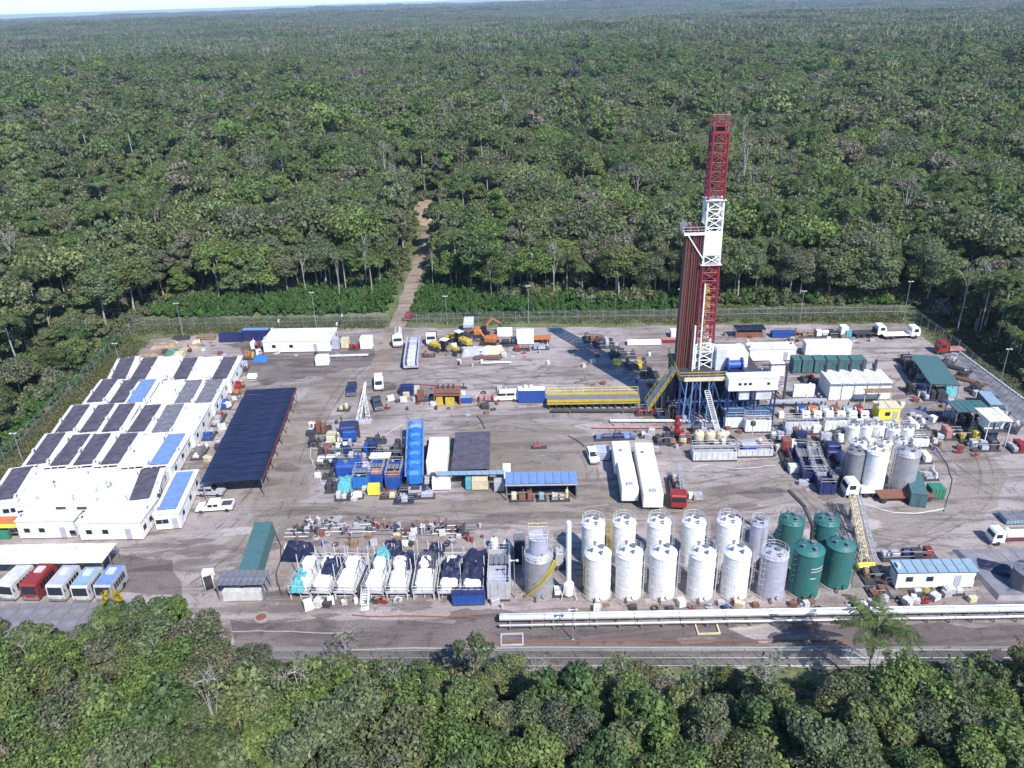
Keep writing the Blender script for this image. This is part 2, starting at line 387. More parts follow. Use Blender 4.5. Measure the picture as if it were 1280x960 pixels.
# tyre tracks: pairs of darker ruts curving over the gravel, and a few damp hollows
RUTM = pad_mat('rutted_gravel', (.145, .115, .10), (.22, .185, .17), (.085, .067, .06))
PALE = pad_mat('dusty_gravel', (.33, .28, .26), (.42, .37, .345), (.24, .20, .185), .1)
def spline(px, n=7):
    w = [P(*p) for p in px]; out = []
    for i in range(len(w) - 1):
        p0 = w[max(i - 1, 0)]; p1 = w[i]; p2 = w[i + 1]; p3 = w[min(i + 2, len(w) - 1)]
        for k in range(n):
            t_ = k / n; out.append(.5 * ((2 * p1) + (p2 - p0) * t_ + (2 * p0 - 5 * p1 + 4 * p2 - p3) * t_ ** 2 + (-p0 + 3 * p1 - 3 * p2 + p3) * t_ ** 3))
    return out + [w[-1]]
TR = [[(335, 660), (350, 620), (375, 560), (420, 480), (478, 440)], [(352, 650), (372, 600), (400, 530), (440, 470), (490, 432)], [(240, 735), (300, 690), (340, 640), (420, 635), (560, 650), (700, 645)], [(300, 705), (380, 645), (520, 640), (700, 652), (900, 638), (1000, 620)],
      [(720, 640), (860, 645), (980, 600), (1010, 625), (1120, 668), (1220, 640)], [(1100, 690), (1170, 665), (1230, 620), (1220, 560), (1150, 490)], [(700, 470), (620, 465), (560, 470), (500, 450), (480, 425)], [(690, 455), (640, 478), (560, 462), (520, 470)], [(560, 540), (640, 530), (720, 555), (740, 600), (700, 600)],
      [(870, 600), (940, 590), (1000, 610), (1060, 660), (1200, 680)], [(150, 700), (220, 690), (280, 660), (330, 600)], [(1120, 470), (1110, 490), (1150, 540), (1200, 590), (1250, 620)]]
for i, px in enumerate(TR):
    c = spline(px)
    for s in (-1, 1):
        m = MB(); vs = []; rr = random.Random(i * 2 + s)
        for k, p in enumerate(c):
            d = c[min(k + 1, len(c) - 1)] - c[max(k - 1, 0)]; d.normalize(); n_ = Vector((-d.y, d.x, 0)); q = p + n_ * (s * .95); w_ = .20 * max(0, rr.uniform(-.35, 1.5)) * (0.2 if k in (0, len(c) - 1) else 1)
            vs += [(q.x + n_.x * w_, q.y + n_.y * w_, .018 + i * .0008), (q.x - n_.x * w_, q.y - n_.y * w_, .018 + i * .0008)]
        m.add(vs, [(2 * k, 2 * k + 2, 2 * k + 3, 2 * k + 1) for k in range(len(c) - 1)]); m.obj('tyre_rut', RUTM if i % 6 else TRKM, kind='structure')
rr = random.Random(12)
for i in range(120):
    q = P(rr.uniform(180, 1270), rr.uniform(425, 826)); rx = rr.uniform(.7, 4.2); ry = rx * rr.uniform(.25, .6); n_ = 22; ph = rr.uniform(0, 6); m = MB()
    m.add([(q.x + rx * (1 + .25 * math.sin(3 * a + ph) + .15 * math.sin(7 * a - ph) + rr.uniform(-.08, .08)) * math.cos(a), q.y + ry * (1 + .3 * math.sin(2 * a + ph) + rr.uniform(-.1, .1)) * math.sin(a), .0295 + i * .0003) for a in [2 * PI * k / n_ for k in range(n_)]], [tuple(range(n_))])
    m.obj('gravel_patch', [RUTM, PALE, WETM, PALE, TRKM][i % 5], kind='structure')
# ------------------------------------------------------------------ builders (local: x = width, y = depth, front = -y)
UB = MB().add([(-.5, -.5, 0), (.5, -.5, 0), (.5, .5, 0), (-.5, .5, 0), (-.5, -.5, 1), (.5, -.5, 1), (.5, .5, 1), (-.5, .5, 1)],
              [(3, 2, 1, 0), (4, 5, 6, 7), (0, 1, 5, 4), (1, 2, 6, 5), (2, 3, 7, 6), (3, 0, 4, 7)])
def bevbox(m, x, y, z, sx, sy, sz, b=.06, mi=0):
    """box with chamfered upright and top edges"""
    hx, hy = sx / 2, sy / 2
    def ring(ins, zz, bb): 
        a, c = hx - ins, hy - ins
        return [(x - a + bb, y - c, zz), (x + a - bb, y - c, zz), (x + a, y - c + bb, zz), (x + a, y + c - bb, zz), (x + a - bb, y + c, zz), (x - a + bb, y + c, zz), (x - a, y + c - bb, zz), (x - a, y - c + bb, zz)]
    vs = ring(0, z, b) + ring(0, z + sz - b, b) + ring(b, z + sz, b * .6); fs = [tuple(range(7, -1, -1)), tuple(range(16, 24))]
    for k in (0, 8):
        for i in range(8): fs.append((k + i, k + (i + 1) % 8, k + 8 + (i + 1) % 8, k + 8 + i))
    return m.add(vs, fs, mi)
def ribbed(m, w, d, h, z=0, pitch=.5, dep=.06, mi=0):
    """container walls: corrugated skin around a box"""
    m.box(0, 0, z, w - 2 * dep, d - 2 * dep, h, mi)
    for k in range(max(2, int(w / pitch))):
        x = -w / 2 + (k + .5) * w / max(2, int(w / pitch))
        for s in (-1, 1): m.box(x, s * (d / 2 - dep / 2), z + .1, pitch * .5, dep, h - .2, mi)
    for k in range(max(2, int(d / pitch))):
        y = -d / 2 + (k + .5) * d / max(2, int(d / pitch))
        for s in (-1, 1): m.box(s * (w / 2 - dep / 2), y, z + .1, dep, pitch * .5, h - .2, mi)
    for sx in (-1, 1):
        for sy in (-1, 1): m.box(sx * (w / 2 - .05), sy * (d / 2 - .05), z, .14, .14, h + .02, mi)
    return m
_cache = {}
def shared(key, fn):
    if key not in _cache: _cache[key] = fn()
    return _cache[key]
WINM = shared('win', lambda: MB().box(0, 0, -.45, 1.1, .05, .9).mesh('window', GLASS))
WFRM = shared('wfr', lambda: MB().box(0, 0, -.55, 1.3, .03, .08).box(0, 0, .47, 1.3, .03, .08).box(-.61, 0, -.47, .08, .03, .94).box(.61, 0, -.47, .08, .03, .94).mesh('window_frame', MGREY))
def window(par, x, y, z, rz=0, s=1.0):
    w = link('window', WINM, par, (x, y, z), (0, 0, rz)); w.scale = (s, 1, s)
    link('window_frame', WFRM, w, (0, 0, 0)); return w
DOORM = shared('door', lambda: MB().box(0, 0, 0, .9, .06, 2.0).box(.33, -.05, .95, .06, .05, .14).mesh('door', LGREY))
ACM = shared('ac', lambda: bevbox(MB(), 0, 0, 0, .85, .38, .6, .04).lathe([(.22, 0), (.24, .03), (.05, .04)], 10, 0, -.19, .3, axis='y').mesh('air_conditioner', OFFW))
def cabin(c, w, d, rz, h, label, mat=None, wall=WHITE, roof=ROOFW, side=1, matw=.62, group='white camp cabins', acs=2, wins=2, name='camp_cabin', cat='cabin', shift=0.0, inset=.7, panels=0):
    t = T(name, label, cat, (c[0], c[1], 0), rz, group)
    m = MB(); m.box(0, 0, .28, w, d, h - .28)
    for k in range(int(d / 1.2)):
        for s in (-1, 1): m.box(s * (w / 2 + .015), -d / 2 + .6 + k * 1.2, .35, .03, .05, h - .5)
    m.obj('wall', wall, t)
    m = MB()
    for sx in (-1, 0, 1):
        for sy in (-.9, 0, .9): m.box(sx * (w / 2 - .2), sy * d / 2, 0, .3, .4, .28)
    m.obj('footing', CONC, t)
    m = MB(); m.box(0, 0, h + .004, w + .24, d + .24, .10)
    for k in range(int(d / .9)): m.box(0, -d / 2 + .45 + k * .9, h + .104, w + .2, .08, .06)
    m.box(0, 0, h + .1641, .22, d + .2, .04).box(-w / 2 - .16, 0, h - .06, .1, d + .2, .12).box(w / 2 + .16, 0, h - .06, .1, d + .2, .12)
    if not panels: m.obj('roof', roof, t)
    else:
        m.obj('roof', DGREY, t); pm = MB().box(0, 0, 0, (w + .5) / panels - .06, d + .5, .06).box(-(w + .5) / panels / 2 + .1, 0, .06, .1, d + .5, .05).mesh('roof_panel', mat)
        for k in range(panels):
            o = link('roof_panel', pm, t, (-(w + .5) / 2 + (k + .5) * (w + .5) / panels, 0, h + .25), (.05, 0, 0))
        mat = None
    if mat:
        mw_, md = w * matw, d - 2 * inset; m = MB(); m.box(shift, 0, h + .34, mw_, md, .05)
        for k in range(int(md / .75) + 1): m.box(shift, -md / 2 + .06 + k * (md - .12) / max(1, int(md / .75)), h + .388, mw_, .07, .05)
        m.obj('roof_mat', mat, t); m = MB()
        for sx in (-1, 1):
            for k in range(4): m.box(shift + sx * (mw_ / 2 - .1), -md / 2 + .2 + k * (md - .4) / 3, h + .10, .07, .07, .24)
        m.obj('mat_support', MGREY, t)
    link('door', DOORM, t, (side * w * .28, -d / 2 - .035, .3))
    for k in range(wins):
        window(t, -side * w * (.08 + .26 * k), -d / 2 - .03, 1.75, 0, .75)
    for k in range(3):
        window(t, w / 2 + .03, -d / 2 + d * (k + .5) / 3, 1.8, PI / 2, .8)
    for k in range(acs):
        link('air_conditioner', ACM, t, (side * (w / 2 - .3) * (1 if k % 2 else -1), -d / 2 + 1.1 + k * d * .36, h + .14), (0, 0, rnd.uniform(-.1, .1) + PI / 2))
    return t
def container(c, w, d, rz, h, label, mat, roof=None, name='container', cat='container', group=None, z=0, doors=True):
    t = T(name, label, cat, (c[0], c[1], z), rz, group)
    ribbed(MB(), w, d, h - .15, .12).obj('wall', mat, t)
    m = MB(); m.box(0, 0, h - .03, w + .04, d + .04, .06)
    L = max(w, d); n = int(L / .8)
    for k in range(n):
        q = -L / 2 + (k + .5) * L / n
        if w >= d: m.box(q, 0, h + .03, .25, d - .1, .03)
        else: m.box(0, q, h + .03, w - .1, .25, .03)
    m.obj('roof', roof or mat, t)
    if doors:
        for s in (-1, 1):
            m = MB(); dm_w = (w if w < d else d) * .46
            if w < d: m.box(s * dm_w * .52, -d / 2 - .03, .2, dm_w, .05, h - .4).cyl((s * dm_w * .2, -d / 2 - .08, .25), (s * dm_w * .2, -d / 2 - .08, h - .3), .03, n=5)
            else: m.box(w / 2 + .03, s * dm_w * .52, .2, .05, dm_w, h - .4).cyl((w / 2 + .08, s * dm_w * .2, .25), (w / 2 + .08, s * dm_w * .2, h - .3), .03, n=5)
            m.obj('door', mat, t)
    m = MB(); m.box(0, -d / 2 + .1, 0, w, .2, .14).box(0, d / 2 - .1, 0, w, .2, .14).obj('base_rail', DGREY, t)
    return t
def shed(c, w, d, rz, h, label, mat, n=10, along='y', posts=4, slope=0.0, name='open_shed', cat='shed', pmat=MGREY, group=None, z=0, fascia=None):
    t = T(name, label, cat, (c[0], c[1], z), rz, group)
    L = d if along == 'y' else w; st = L / n
    if along == 'y': pm = MB().box(0, 0, 0, w, st - .05, .05).box(0, -st / 2 + .10, .05, w, .12, .06).box(0, st * .1, .05, w, .05, .03)
    else: pm = MB().box(0, 0, 0, st - .05, d, .05).box(-st / 2 + .10, 0, .05, .12, d, .06).box(st * .1, 0, .05, .05, d, .03)
    pm = pm.mesh('roof_panel', mat)
    for k in range(n):
        q = -L / 2 + (k + .5) * st; zz = h + (rnd.uniform(-.03, .03)) + (slope * (q if along == 'y' else 0))
        o = link('roof_panel', pm, t, (0, q, zz) if along == 'y' else (q, 0, zz), (rnd.uniform(-.02, .02) + (math.atan(slope)), rnd.uniform(-.012, .012), rnd.uniform(-.006, .006)))
    me = MB().box(0, 0, 0, .14, .14, h - .02).mesh('post', pmat)
    np_ = max(2, posts)
    for k in range(np_):
        y = -d / 2 + .25 + k * (d - .5) / (np_ - 1)
        for s in (-1, 1):
            o = link('post', me, t, (s * (w / 2 - .2), y, 0)); o.scale = (1, 1, (h + slope * y - .03) / h)
    m = MB()
    for s in (-1, 1): m.box(s * (w / 2 - .2), 0, h - .22, .12, d - .1, .16, rx=math.atan(slope))
    for k in range(np_): 
        y = -d / 2 + .25 + k * (d - .5) / (np_ - 1); m.box(0, y, h - .24 + slope * y, w - .5, .1, .12)
    m.obj('roof_beam', pmat, t)
    if fascia: MB().box(w / 2 + .05, 0, h - .5, .06, d, .5).box(-w / 2 - .05, 0, h - .5, .06, d, .35).obj('fascia', fascia, t)
    return t
def tank(c, r, h, mat, label, group=None, name='storage_tank', ladder=-.5, rail=True, dome=.35, platform=True, z=0, rings=3, railmat=OFFW, lad=None, stain=False):
    t = T(name, label, 'tank', (c[0], c[1], z), 0, group)
    prof = [(r, .15)]
    for k in range(1, rings + 1):
        hh = .15 + (h - .25) * k / (rings + 1); prof += [(r, hh - .04), (r + .025, hh - .035), (r + .025, hh + .035), (r, hh + .04)]
    prof += [(r, h - .12), (r + .06, h - .11), (r + .06, h)]
    MB().lathe(prof, 28).obj('shell', mat, t, smooth=False)
    MB().lathe([(r + .02, h + .003), (r * .7, h + dome * .7), (r * .25, h + dome), (r * .2, h + dome)], 28).obj('tank_roof', mat, t)
    MB().lathe([(r + .25, 0), (r + .25, .15), (r + .1, .16)], 28).obj('base_ring', CONC, t)
    m = MB()
    for k, (a, q) in enumerate(((.4, .3), (1.9, .6), (3.6, .55), (5.0, .62))):
        x, y = r * q * math.cos(a), r * q * math.sin(a); m.cyl((x, y, h), (x, y, h + dome + .35), .16 if k else .3, n=8)
        m.cyl((x, y, h + dome + .3), (x, y, h + dome + .36), .24 if k else .4, n=8)
    m.obj('roof_nozzle', MGREY, t)
    # manway and valves at the foot, facing front
    MB().cyl((.3 * r, -r * .93, .9), (.3 * r, -r * 1.12, .9), .3, n=10).cyl((.3 * r, -r * 1.11, .9), (.3 * r, -r * 1.14, .9), .38, n=10).obj('manway', mat, t)
    MB().path([(-.3 * r, -r * .9, .5), (-.3 * r, -r - .5, .5), (-.3 * r, -r - .5, .15)], .1, 7).cyl((-.3 * r, -r - .25, .5), (-.3 * r, -r - .25, .95), .03, n=5).cyl((-.3 * r - .15, -r - .25, .95), (-.3 * r + .15, -r - .25, .95), .04, n=5).obj('outlet_pipe', RUST, t)
    if ladder is not None:
        a = ladder; m = MB(); ux, uy = math.cos(a), math.sin(a); vx, vy = -uy, ux; rr = r + .28
        for s in (-.22, .22): m.cyl((ux * rr + vx * s, uy * rr + vy * s, .2), (ux * rr + vx * s, uy * rr + vy * s, h + .9), .03, n=4)
        for k in range(int(h / .35)): m.cyl((ux * rr - vx * .22, uy * rr - vy * .22, .3 + k * .35), (ux * rr + vx * .22, uy * rr + vy * .22, .3 + k * .35), .02, n=4)
        for k in range(3, int(h / .9) + 1):
            zz = k * .9; pts = [(ux * (rr + .35 * math.sin(b)) + vx * .36 * math.cos(b), uy * (rr + .35 * math.sin(b)) + vy * .36 * math.cos(b), zz) for b in np.linspace(0, PI, 6)]
            m.path(pts, .02, 4)
        for s in (.3, PI / 2, PI - .3):
            m.cyl((ux * (rr + .35 * math.sin(s)) + vx * .36 * math.cos(s), uy * (rr + .35 * math.sin(s)) + vy * .36 * math.cos(s), 2.4), (ux * (rr + .35 * math.sin(s)) + vx * .36 * math.cos(s), uy * (rr + .35 * math.sin(s)) + vy * .36 * math.cos(s), h + .9), .018, n=4)
        m.obj('ladder', lad or railmat, t)
    if rail:
        m = MB(); n = 14; rr = r - .05
        ring = [(rr * math.cos(2 * PI * i / n), rr * math.sin(2 * PI * i / n)) for i in range(n + 1)]
        for (a, b), (e, f) in zip(ring[:-1], ring[1:]):
            m.cyl((a, b, h), (a, b, h + 1.0), .03, n=4)
            for zz in (.55, 1.0): m.cyl((a, b, h + zz), (e, f, h + zz), .028, n=4, cap=False)
        m.obj('railing', railmat, t)
    return t
WHEEL = {}
def wheel(par, x, y, r, wd=.3):
    k = (round(r, 2), round(wd, 2))
    if k not in WHEEL:
        WHEEL[k] = (MB().lathe([(r * .55, -wd / 2), (r * .92, -wd / 2), (r, -wd * .3), (r, wd * .3), (r * .92, wd / 2), (r * .55, wd / 2)], 14, axis='x').mesh('wheel', BLACK), MB().lathe([(r * .56, -wd * .42), (r * .3, -wd * .5), (r * .3, wd * .5), (r * .56, wd * .42)], 10, axis='x').mesh('rim', LGREY))
    w = link('wheel', WHEEL[k][0], par, (x, y, r)); link('rim', WHEEL[k][1], w); return w
LAMP = shared('lamp', lambda: MB().box(0, 0, -.09, .3, .05, .18).mesh('headlight', GALV))
def pickup(c, rz, mat, label, L=5.3, W=1.85, kind='pickup', group=None):
    nm = {'pickup': 'pickup_truck', 'suv': 'parked_car', 'van': 'van'}[kind]
    t = T(nm, label, {'pickup': 'pickup', 'suv': 'car', 'van': 'van'}[kind], (c[0], c[1], 0), rz, group); h = L / 2
    if kind == 'pickup':
        body = [(-h, .5), (h, .5), (h, 1.05), (h - 1.95, 1.08), (h - 2.0, .9), (-h + 1.5, .95), (-h + 1.35, 1.08), (-h + .15, .98), (-h, .8)]
        cab = [(-h + 1.35, 1.05), (h - 1.98, 1.05), (h - 2.1, 1.68), (h - 2.3, 1.76), (-h + 2.25, 1.76), (-h + 2.05, 1.7)]
    elif kind == 'suv':
        body = [(-h, .45), (h, .45), (h, 1.0), (-h + 1.2, 1.05), (-h + .1, .92), (-h, .7)]; cab = [(-h + 1.2, 1.02), (h - .05, 1.02), (h - .3, 1.68), (-h + 2.0, 1.74)]
    else:
        body = [(-h, .45), (h, .45), (h, 1.2), (-h + .5, 1.2), (-h, .95)]; cab = [(-h + .5, 1.18), (h - .01, 1.18), (h - .05, 2.1), (h - .3, 2.2), (-h + 1.3, 2.2), (-h + 1.05, 2.1)]
    MB().prism(body, -W / 2, W / 2).obj('body', mat, t)
    MB().prism(cab, -W / 2 + .12, W / 2 - .12).obj('cab', mat, t)
    m = MB(); y0, y1 = cab[0][0], cab[1][0]; zt = max(q[1] for q in cab)
    for s in (-1, 1):
        for k in range(2): 
            a = y0 + .75 + k * (y1 - y0 - .9) / 2; m.box(s * (W / 2 - .11), a + .35, 1.12 if kind != 'van' else 1.4, .04, (y1 - y0) / 2 - .6, zt - (1.3 if kind != 'van' else 1.65))
    m.obj('side_window', GLASS, t)
    f = cab[0], cab[-1]; m = MB(); a, b = f; ww = W / 2 - .22
    dy, dz = b[0] - a[0], b[1] - a[1]
    m.add([(-ww, a[0] + dy * .1 - .04, a[1] + dz * .1 + .02), (ww, a[0] + dy * .1 - .04, a[1] + dz * .1 + .02), (ww, a[0] + dy * .92 - .04, a[1] + dz * .92 + .02), (-ww, a[0] + dy * .92 - .04, a[1] + dz * .92 + .02)], [(0, 1, 2, 3)]); m.obj('windscreen', GLASS, t)
    if kind == 'pickup':
        MB().box(0, h - 1.0, 1.09, W - .25, 1.75, .02).obj('cargo_bed', DGREY, t)
        MB().box(-W / 2 + .05, h - .98, 1.0, .1, 1.95, .32).box(W / 2 - .05, h - .98, 1.0, .1, 1.95, .32).box(0, h - .05, 1.0, W - .2, .08, .32).obj('bed_side', mat, t)
    for s in (-1, 1): link('headlight', LAMP, t, (s * (W / 2 - .25), -h - .02, .78))
    MB().box(0, -h - .05, .42, W, .14, .22).obj('bumper', MGREY, t); MB().box(0, h + .05, .42, W, .14, .22).obj('bumper', MGREY, t)
    for sx in (-1, 1):
        for y in (-h + .85, h - .95): wheel(t, sx * (W / 2 - .1), y, .36, .25)
    return t
def truck(c, rz, L, label, cabmat=WHITE, load='flat', loadmat=WHITE, loadh=1.6, group=None, name='truck', chassis=DGREY):
    """long truck, front at -y; load: flat, tank, box"""
    t = T(name, label, 'truck', (c[0], c[1], 0), rz, group); h = L / 2; W = 2.45
    MB().box(-.45, .2, .65, .14, L - 1, .25).box(.45, .2, .65, .14, L - 1, .25).box(0, 0, .7, 1, .15, .12).box(0, h - .6, .7, 1, .15, .12).obj('chassis', chassis, t)
    MB().prism([(-h, .7), (-h + 2.1, .7), (-h + 2.1, 2.75), (-h + 1.9, 2.9), (-h + .55, 2.9), (-h + .25, 2.6), (-h, 1.75)], -W / 2 + .05, W / 2 - .05).obj('cab', cabmat, t)
    MB().add([(-W / 2 + .2, -h - .03 + .02, 1.8), (W / 2 - .2, -h - .03 + .02, 1.8), (W / 2 - .25, -h + .2, 2.55), (-W / 2 + .25, -h + .2, 2.55)], [(0, 1, 2, 3)]).obj('windscreen', GLASS, t)
    m = MB()
    for s in (-1, 1): m.box(s * (W / 2 - .04), -h + 1.0, 1.75, .05, 1.0, .75)
    m.obj('side_window', GLASS, t)
    for s in (-1, 1): link('headlight', LAMP, t, (s * (W / 2 - .35), -h - .02, .98))
    MB().box(0, -h - .02, .45, W - .1, .2, .35).obj('bumper', MGREY, t)
    y0 = -h + 2.35; y1 = h; ym = (y0 + y1) / 2; ld = y1 - y0
    if load == 'tank':
        r = loadh / 2; MB().lathe([(r * .6, y0), (r, y0 + .25), (r, y0 + ld * .32), (r + .04, y0 + ld * .32), (r + .04, y0 + ld * .35), (r, y0 + ld * .35), (r, y0 + ld * .66), (r + .04, y0 + ld * .66), (r + .04, y0 + ld * .69), (r, y0 + ld * .69), (r, y1 - .25), (r * .6, y1)], 20, 0, 0, 1.05 + r, axis='y').obj('tank_body', loadmat, t)
        MB().box(0, ym, 1.05 + 2 * r - .02, .5, ld * .8, .08).cyl((0, ym, 1.05 + 2 * r), (0, ym, 1.3 + 2 * r), .3, n=10).obj('walkway', MGREY, t)
    elif load == 'box':
        m = MB(); m.box(0, ym, 1.0, W, ld, loadh); m.obj('cargo_box', loadmat, t); MB().box(0, ym, 1.0 + loadh, W + .04, ld + .04, .05).obj('box_roof', OFFW, t)
    else:
        MB().box(0, ym, .95, W, ld, .15).obj('load_bed', loadmat, t)
        MB().box(0, y0 + .06, 1.1, W, .1, loadh * .6).obj('headboard', loadmat, t)
    for y in [-h + 1.0] + [h - .9 - k * 1.25 for k in range(2 if L < 11 else 3)]:
        for s in (-1, 1): wheel(t, s * (W / 2 - .2), y, .5, .34)
    return t
def bus(c, rz, L, mat, label, roof=None):
    t = T('bus', label, 'bus', (c[0], c[1], 0), rz, 'buses parked side by side'); h = L / 2; W = 2.45
    MB().prism([(-h, .45), (h, .45), (h, 2.75), (h - .12, 2.9), (-h + .3, 2.9), (-h + .08, 2.72), (-h, 1.3)], -W / 2, W / 2).obj('body', mat, t)
    m = MB(); m.box(0, .1, 2.904, W - .15, L - .5, .05)
    for k in range(7): m.box(0, -h + .8 + k * (L - 1.6) / 6, 2.95, W - .2, .06, .03)
    m.obj('roof', roof or mat, t)
    MB().box(0, .8, 2.956, 1.1, 1.3, .22).obj('air_conditioner', OFFW, t)
    MB().add([(-W / 2 + .16, -h - .015, 1.32), (W / 2 - .16, -h - .015, 1.32), (W / 2 - .2, -h + .045, 2.62), (-W / 2 + .2, -h + .045, 2.62)], [(0, 1, 2, 3)]).obj('windscreen', GLASS, t)
    for s in (-1, 1):
        for k in range(5):
            MB().box(s * (W / 2 + .005), -h + 1.1 + k * (L - 1.6) / 5 + .1, 1.45, .03, (L - 1.6) / 5 - .14, .95).obj('side_window', GLASS, t)
        link('headlight', LAMP, t, (s * (W / 2 - .35), -h - .02, .85))
        for y in (-h + 1.4, h - 1.5): wheel(t, s * (W / 2 - .15), y, .46, .3)
        MB().box(s * (W / 2 + .18), -h + .1, 1.9, .12, .08, .4).cyl((s * W / 2, -h + .2, 2.4), (s * (W / 2 + .18), -h + .1, 2.3), .02, n=4).obj('mirror', BLACK, t)
    MB().box(0, -h - .05, .4, W, .16, .3).obj('bumper', MGREY, t)
    return t
def railing(m, pts, z, h=1.05, sp=1.6, r=.028):
    for a, b in zip(pts[:-1], pts[1:]):
        a = Vector((a[0], a[1], z)); b = Vector((b[0], b[1], z)); n = max(1, int((b - a).length / sp))
        for i in range(n + 1): q = a.lerp(b, i / n); m.cyl(q, q + Vector((0, 0, h)), r, n=4)
        for zz in (h * .5, h): m.cyl(a + Vector((0, 0, zz)), b + Vector((0, 0, zz)), r, n=4, cap=False)
def skid(c, w, d, rz, label, seed, pal, h=1.8, n=6, name='equipment_skid', cat='skid', base=DGREY, rail=False, group=None, stack=1, z=0, drum=True):
    """steel base frame carrying engine covers, boxes, drums and pipework"""
    rs = random.Random(seed); t = T(name, label, cat, (c[0], c[1], z), rz, group)
    m = MB(); m.box(-w / 2 + .1, 0, 0, .2, d, .3).box(w / 2 - .1, 0, 0, .2, d, .3)
    for k in range(max(2, int(d / 1.5))): m.box(0, -d / 2 + .1 + k * (d - .2) / (max(2, int(d / 1.5)) - 1), .02, w - .4, .16, .26)
    m.box(0, 0, .283, w - .1, d - .1, .03); m.obj('base_frame', base, t)
    L = max(w, d); ax = 0 if w >= d else 1; W = min(w, d); q = -L / 2 + .25
    names = ['engine_cover', 'control_box', 'pump_block', 'tank_drum', 'radiator']; i = 0
    while q < L / 2 - .5 and i < n:
        l = min(rs.uniform(.8, L / n * 1.6), L / 2 - .2 - q); ww = W * rs.uniform(.45, .85); hh = h * rs.uniform(.45, 1.0); mt = pal[rs.randrange(len(pal))]
        off = rs.uniform(-1, 1) * (W - ww) * .35; kind = rs.choice(names if drum else names[:3]); m = MB()
        X, Y = (q + l / 2, off) if ax == 0 else (off, q + l / 2); sx, sy = (l * .9, ww) if ax == 0 else (ww, l * .9)
        if kind == 'tank_drum':
            r = min(hh, ww) * .45; a = q + .1; b = q + l * .9; pr = [(r * .6, a), (r, a + .12), (r, b - .12), (r * .6, b)]
            m.lathe(pr, 14, *((0, off) if ax == 0 else (off, 0)), .45 + r, axis='x' if ax == 0 else 'y'); m.box(X, Y, .31, sx * .7, sy * .5, .3)
        elif kind == 'radiator':
            m.box(X, Y, .31, sx, sy, hh)
            for k in range(5): m.box(X - sx / 2 + sx * (k + .5) / 5, Y - sy / 2 - .02, .4, sx / 9, .04, hh - .2)
            m.cyl((X, Y, .31 + hh), (X, Y, .42 + hh), min(sx, sy) * .4, n=12)
        elif kind == 'pump_block':
            m.box(X, Y, .31, sx, sy, hh * .45); m.cyl((X - sx * .3, Y, .31 + hh * .45), (X - sx * .3, Y, .31 + hh * .9), W * .12, n=10); m.cyl((X + sx * .25, Y, .31 + hh * .4), (X + sx * .25, Y, .31 + hh * .75), W * .16, n=10)
            m.cyl((X - sx * .4, Y - sy * .4, .5 + hh * .3), (X + sx * .4, Y - sy * .4, .5 + hh * .3), .12, n=8)
        else:
            bevbox(m, X, Y, .31, sx, sy, hh, .1)
            if kind == 'engine_cover': m.cyl((X + sx * .2, Y + sy * .2, .3 + hh), (X + sx * .2, Y + sy * .2, .9 + hh), .09, n=7)
            else: m.box(X, Y - sy / 2 - .02, .31 + hh * .3, sx * .6, .03, hh * .5)
        m.obj(kind, mt, t); q += l + rs.uniform(.05, .3); i += 1
    m = MB()
    for k in range(3):
        y0 = rs.uniform(-.4, .4) * W; zz = rs.uniform(.5, h); a, b = -L / 2 + rs.uniform(.2, 1), L / 2 - rs.uniform(.2, 1)
        pts = [(a, y0, .3), (a, y0, zz), (b, y0, zz), (b, y0, .3)]
        m.path(pts if ax == 0 else [(p[1], p[0], p[2]) for p in pts], .07, 6)
    m.obj('pipework', MGREY, t)
    if rail:
        m = MB(); railing(m, [(-w / 2, -d / 2), (w / 2, -d / 2), (w / 2, d / 2), (-w / 2, d / 2), (-w / 2, -d / 2)], .3, 1.1, 1.4); m.obj('railing', YELLOW if rail == 'y' else OFFW, t)
    return t
def rectank(c, w, d, rz, h, mat, label, inner=None, name='open_top_tank', cat='tank', rail=True, group=None, ribs=True, leg=.3, railmat=OFFW, grates=True):
    """rectangular steel tank with stiffener ribs, top walkway and railing"""
    t = T(name, label, cat, (c[0], c[1], 0), rz, group); m = MB(); th = .12
    m.box(0, -d / 2 + th / 2, leg, w, th, h - leg).box(0, d / 2 - th / 2, leg, w, th, h - leg).box(-w / 2 + th / 2, 0, leg, th, d - 2 * th, h - leg).box(w / 2 - th / 2, 0, leg, th, d - 2 * th, h - leg).box(0, 0, leg, w - 2 * th, d - 2 * th, .1)
    if ribs:
        for k in range(int(w / .9)):
            for s in (-1, 1): m.box(-w / 2 + (k + .5) * w / int(w / .9), s * (d / 2 + .04), leg, .1, .09, h - leg - .05)
        for k in range(int(d / .9)):
            for s in (-1, 1): m.box(s * (w / 2 + .04), -d / 2 + (k + .5) * d / int(d / .9), leg, .09, .1, h - leg - .05)
    m.obj('tank_wall', mat, t)
    MB().box(0, 0, h * .72, w - 2 * th - .01, d - 2 * th - .01, .05).obj('tank_contents', inner or DGREY, t)
    m = MB(); m.box(0, -d / 2 + .05, 0, w, .25, leg - .003).box(0, d / 2 - .05, 0, w, .25, leg - .003).obj('base_rail', DGREY, t)
    if grates:
        g = MB().box(0, 0, 0, w / 4 - .1, d * .3, .05).mesh('walkway_plate', MGREY)
        for k in range(4): link('walkway_plate', g, t, (-w / 2 + (k + .5) * w / 4, d * .2, h + .004))
    if rail: m = MB(); railing(m, [(-w / 2 + .1, -d / 2 + .1), (w / 2 - .1, -d / 2 + .1), (w / 2 - .1, d / 2 - .1), (-w / 2 + .1, d / 2 - .1), (-w / 2 + .1, -d / 2 + .1)], h, 1.05, 1.3); m.obj('railing', railmat, t)
    return t
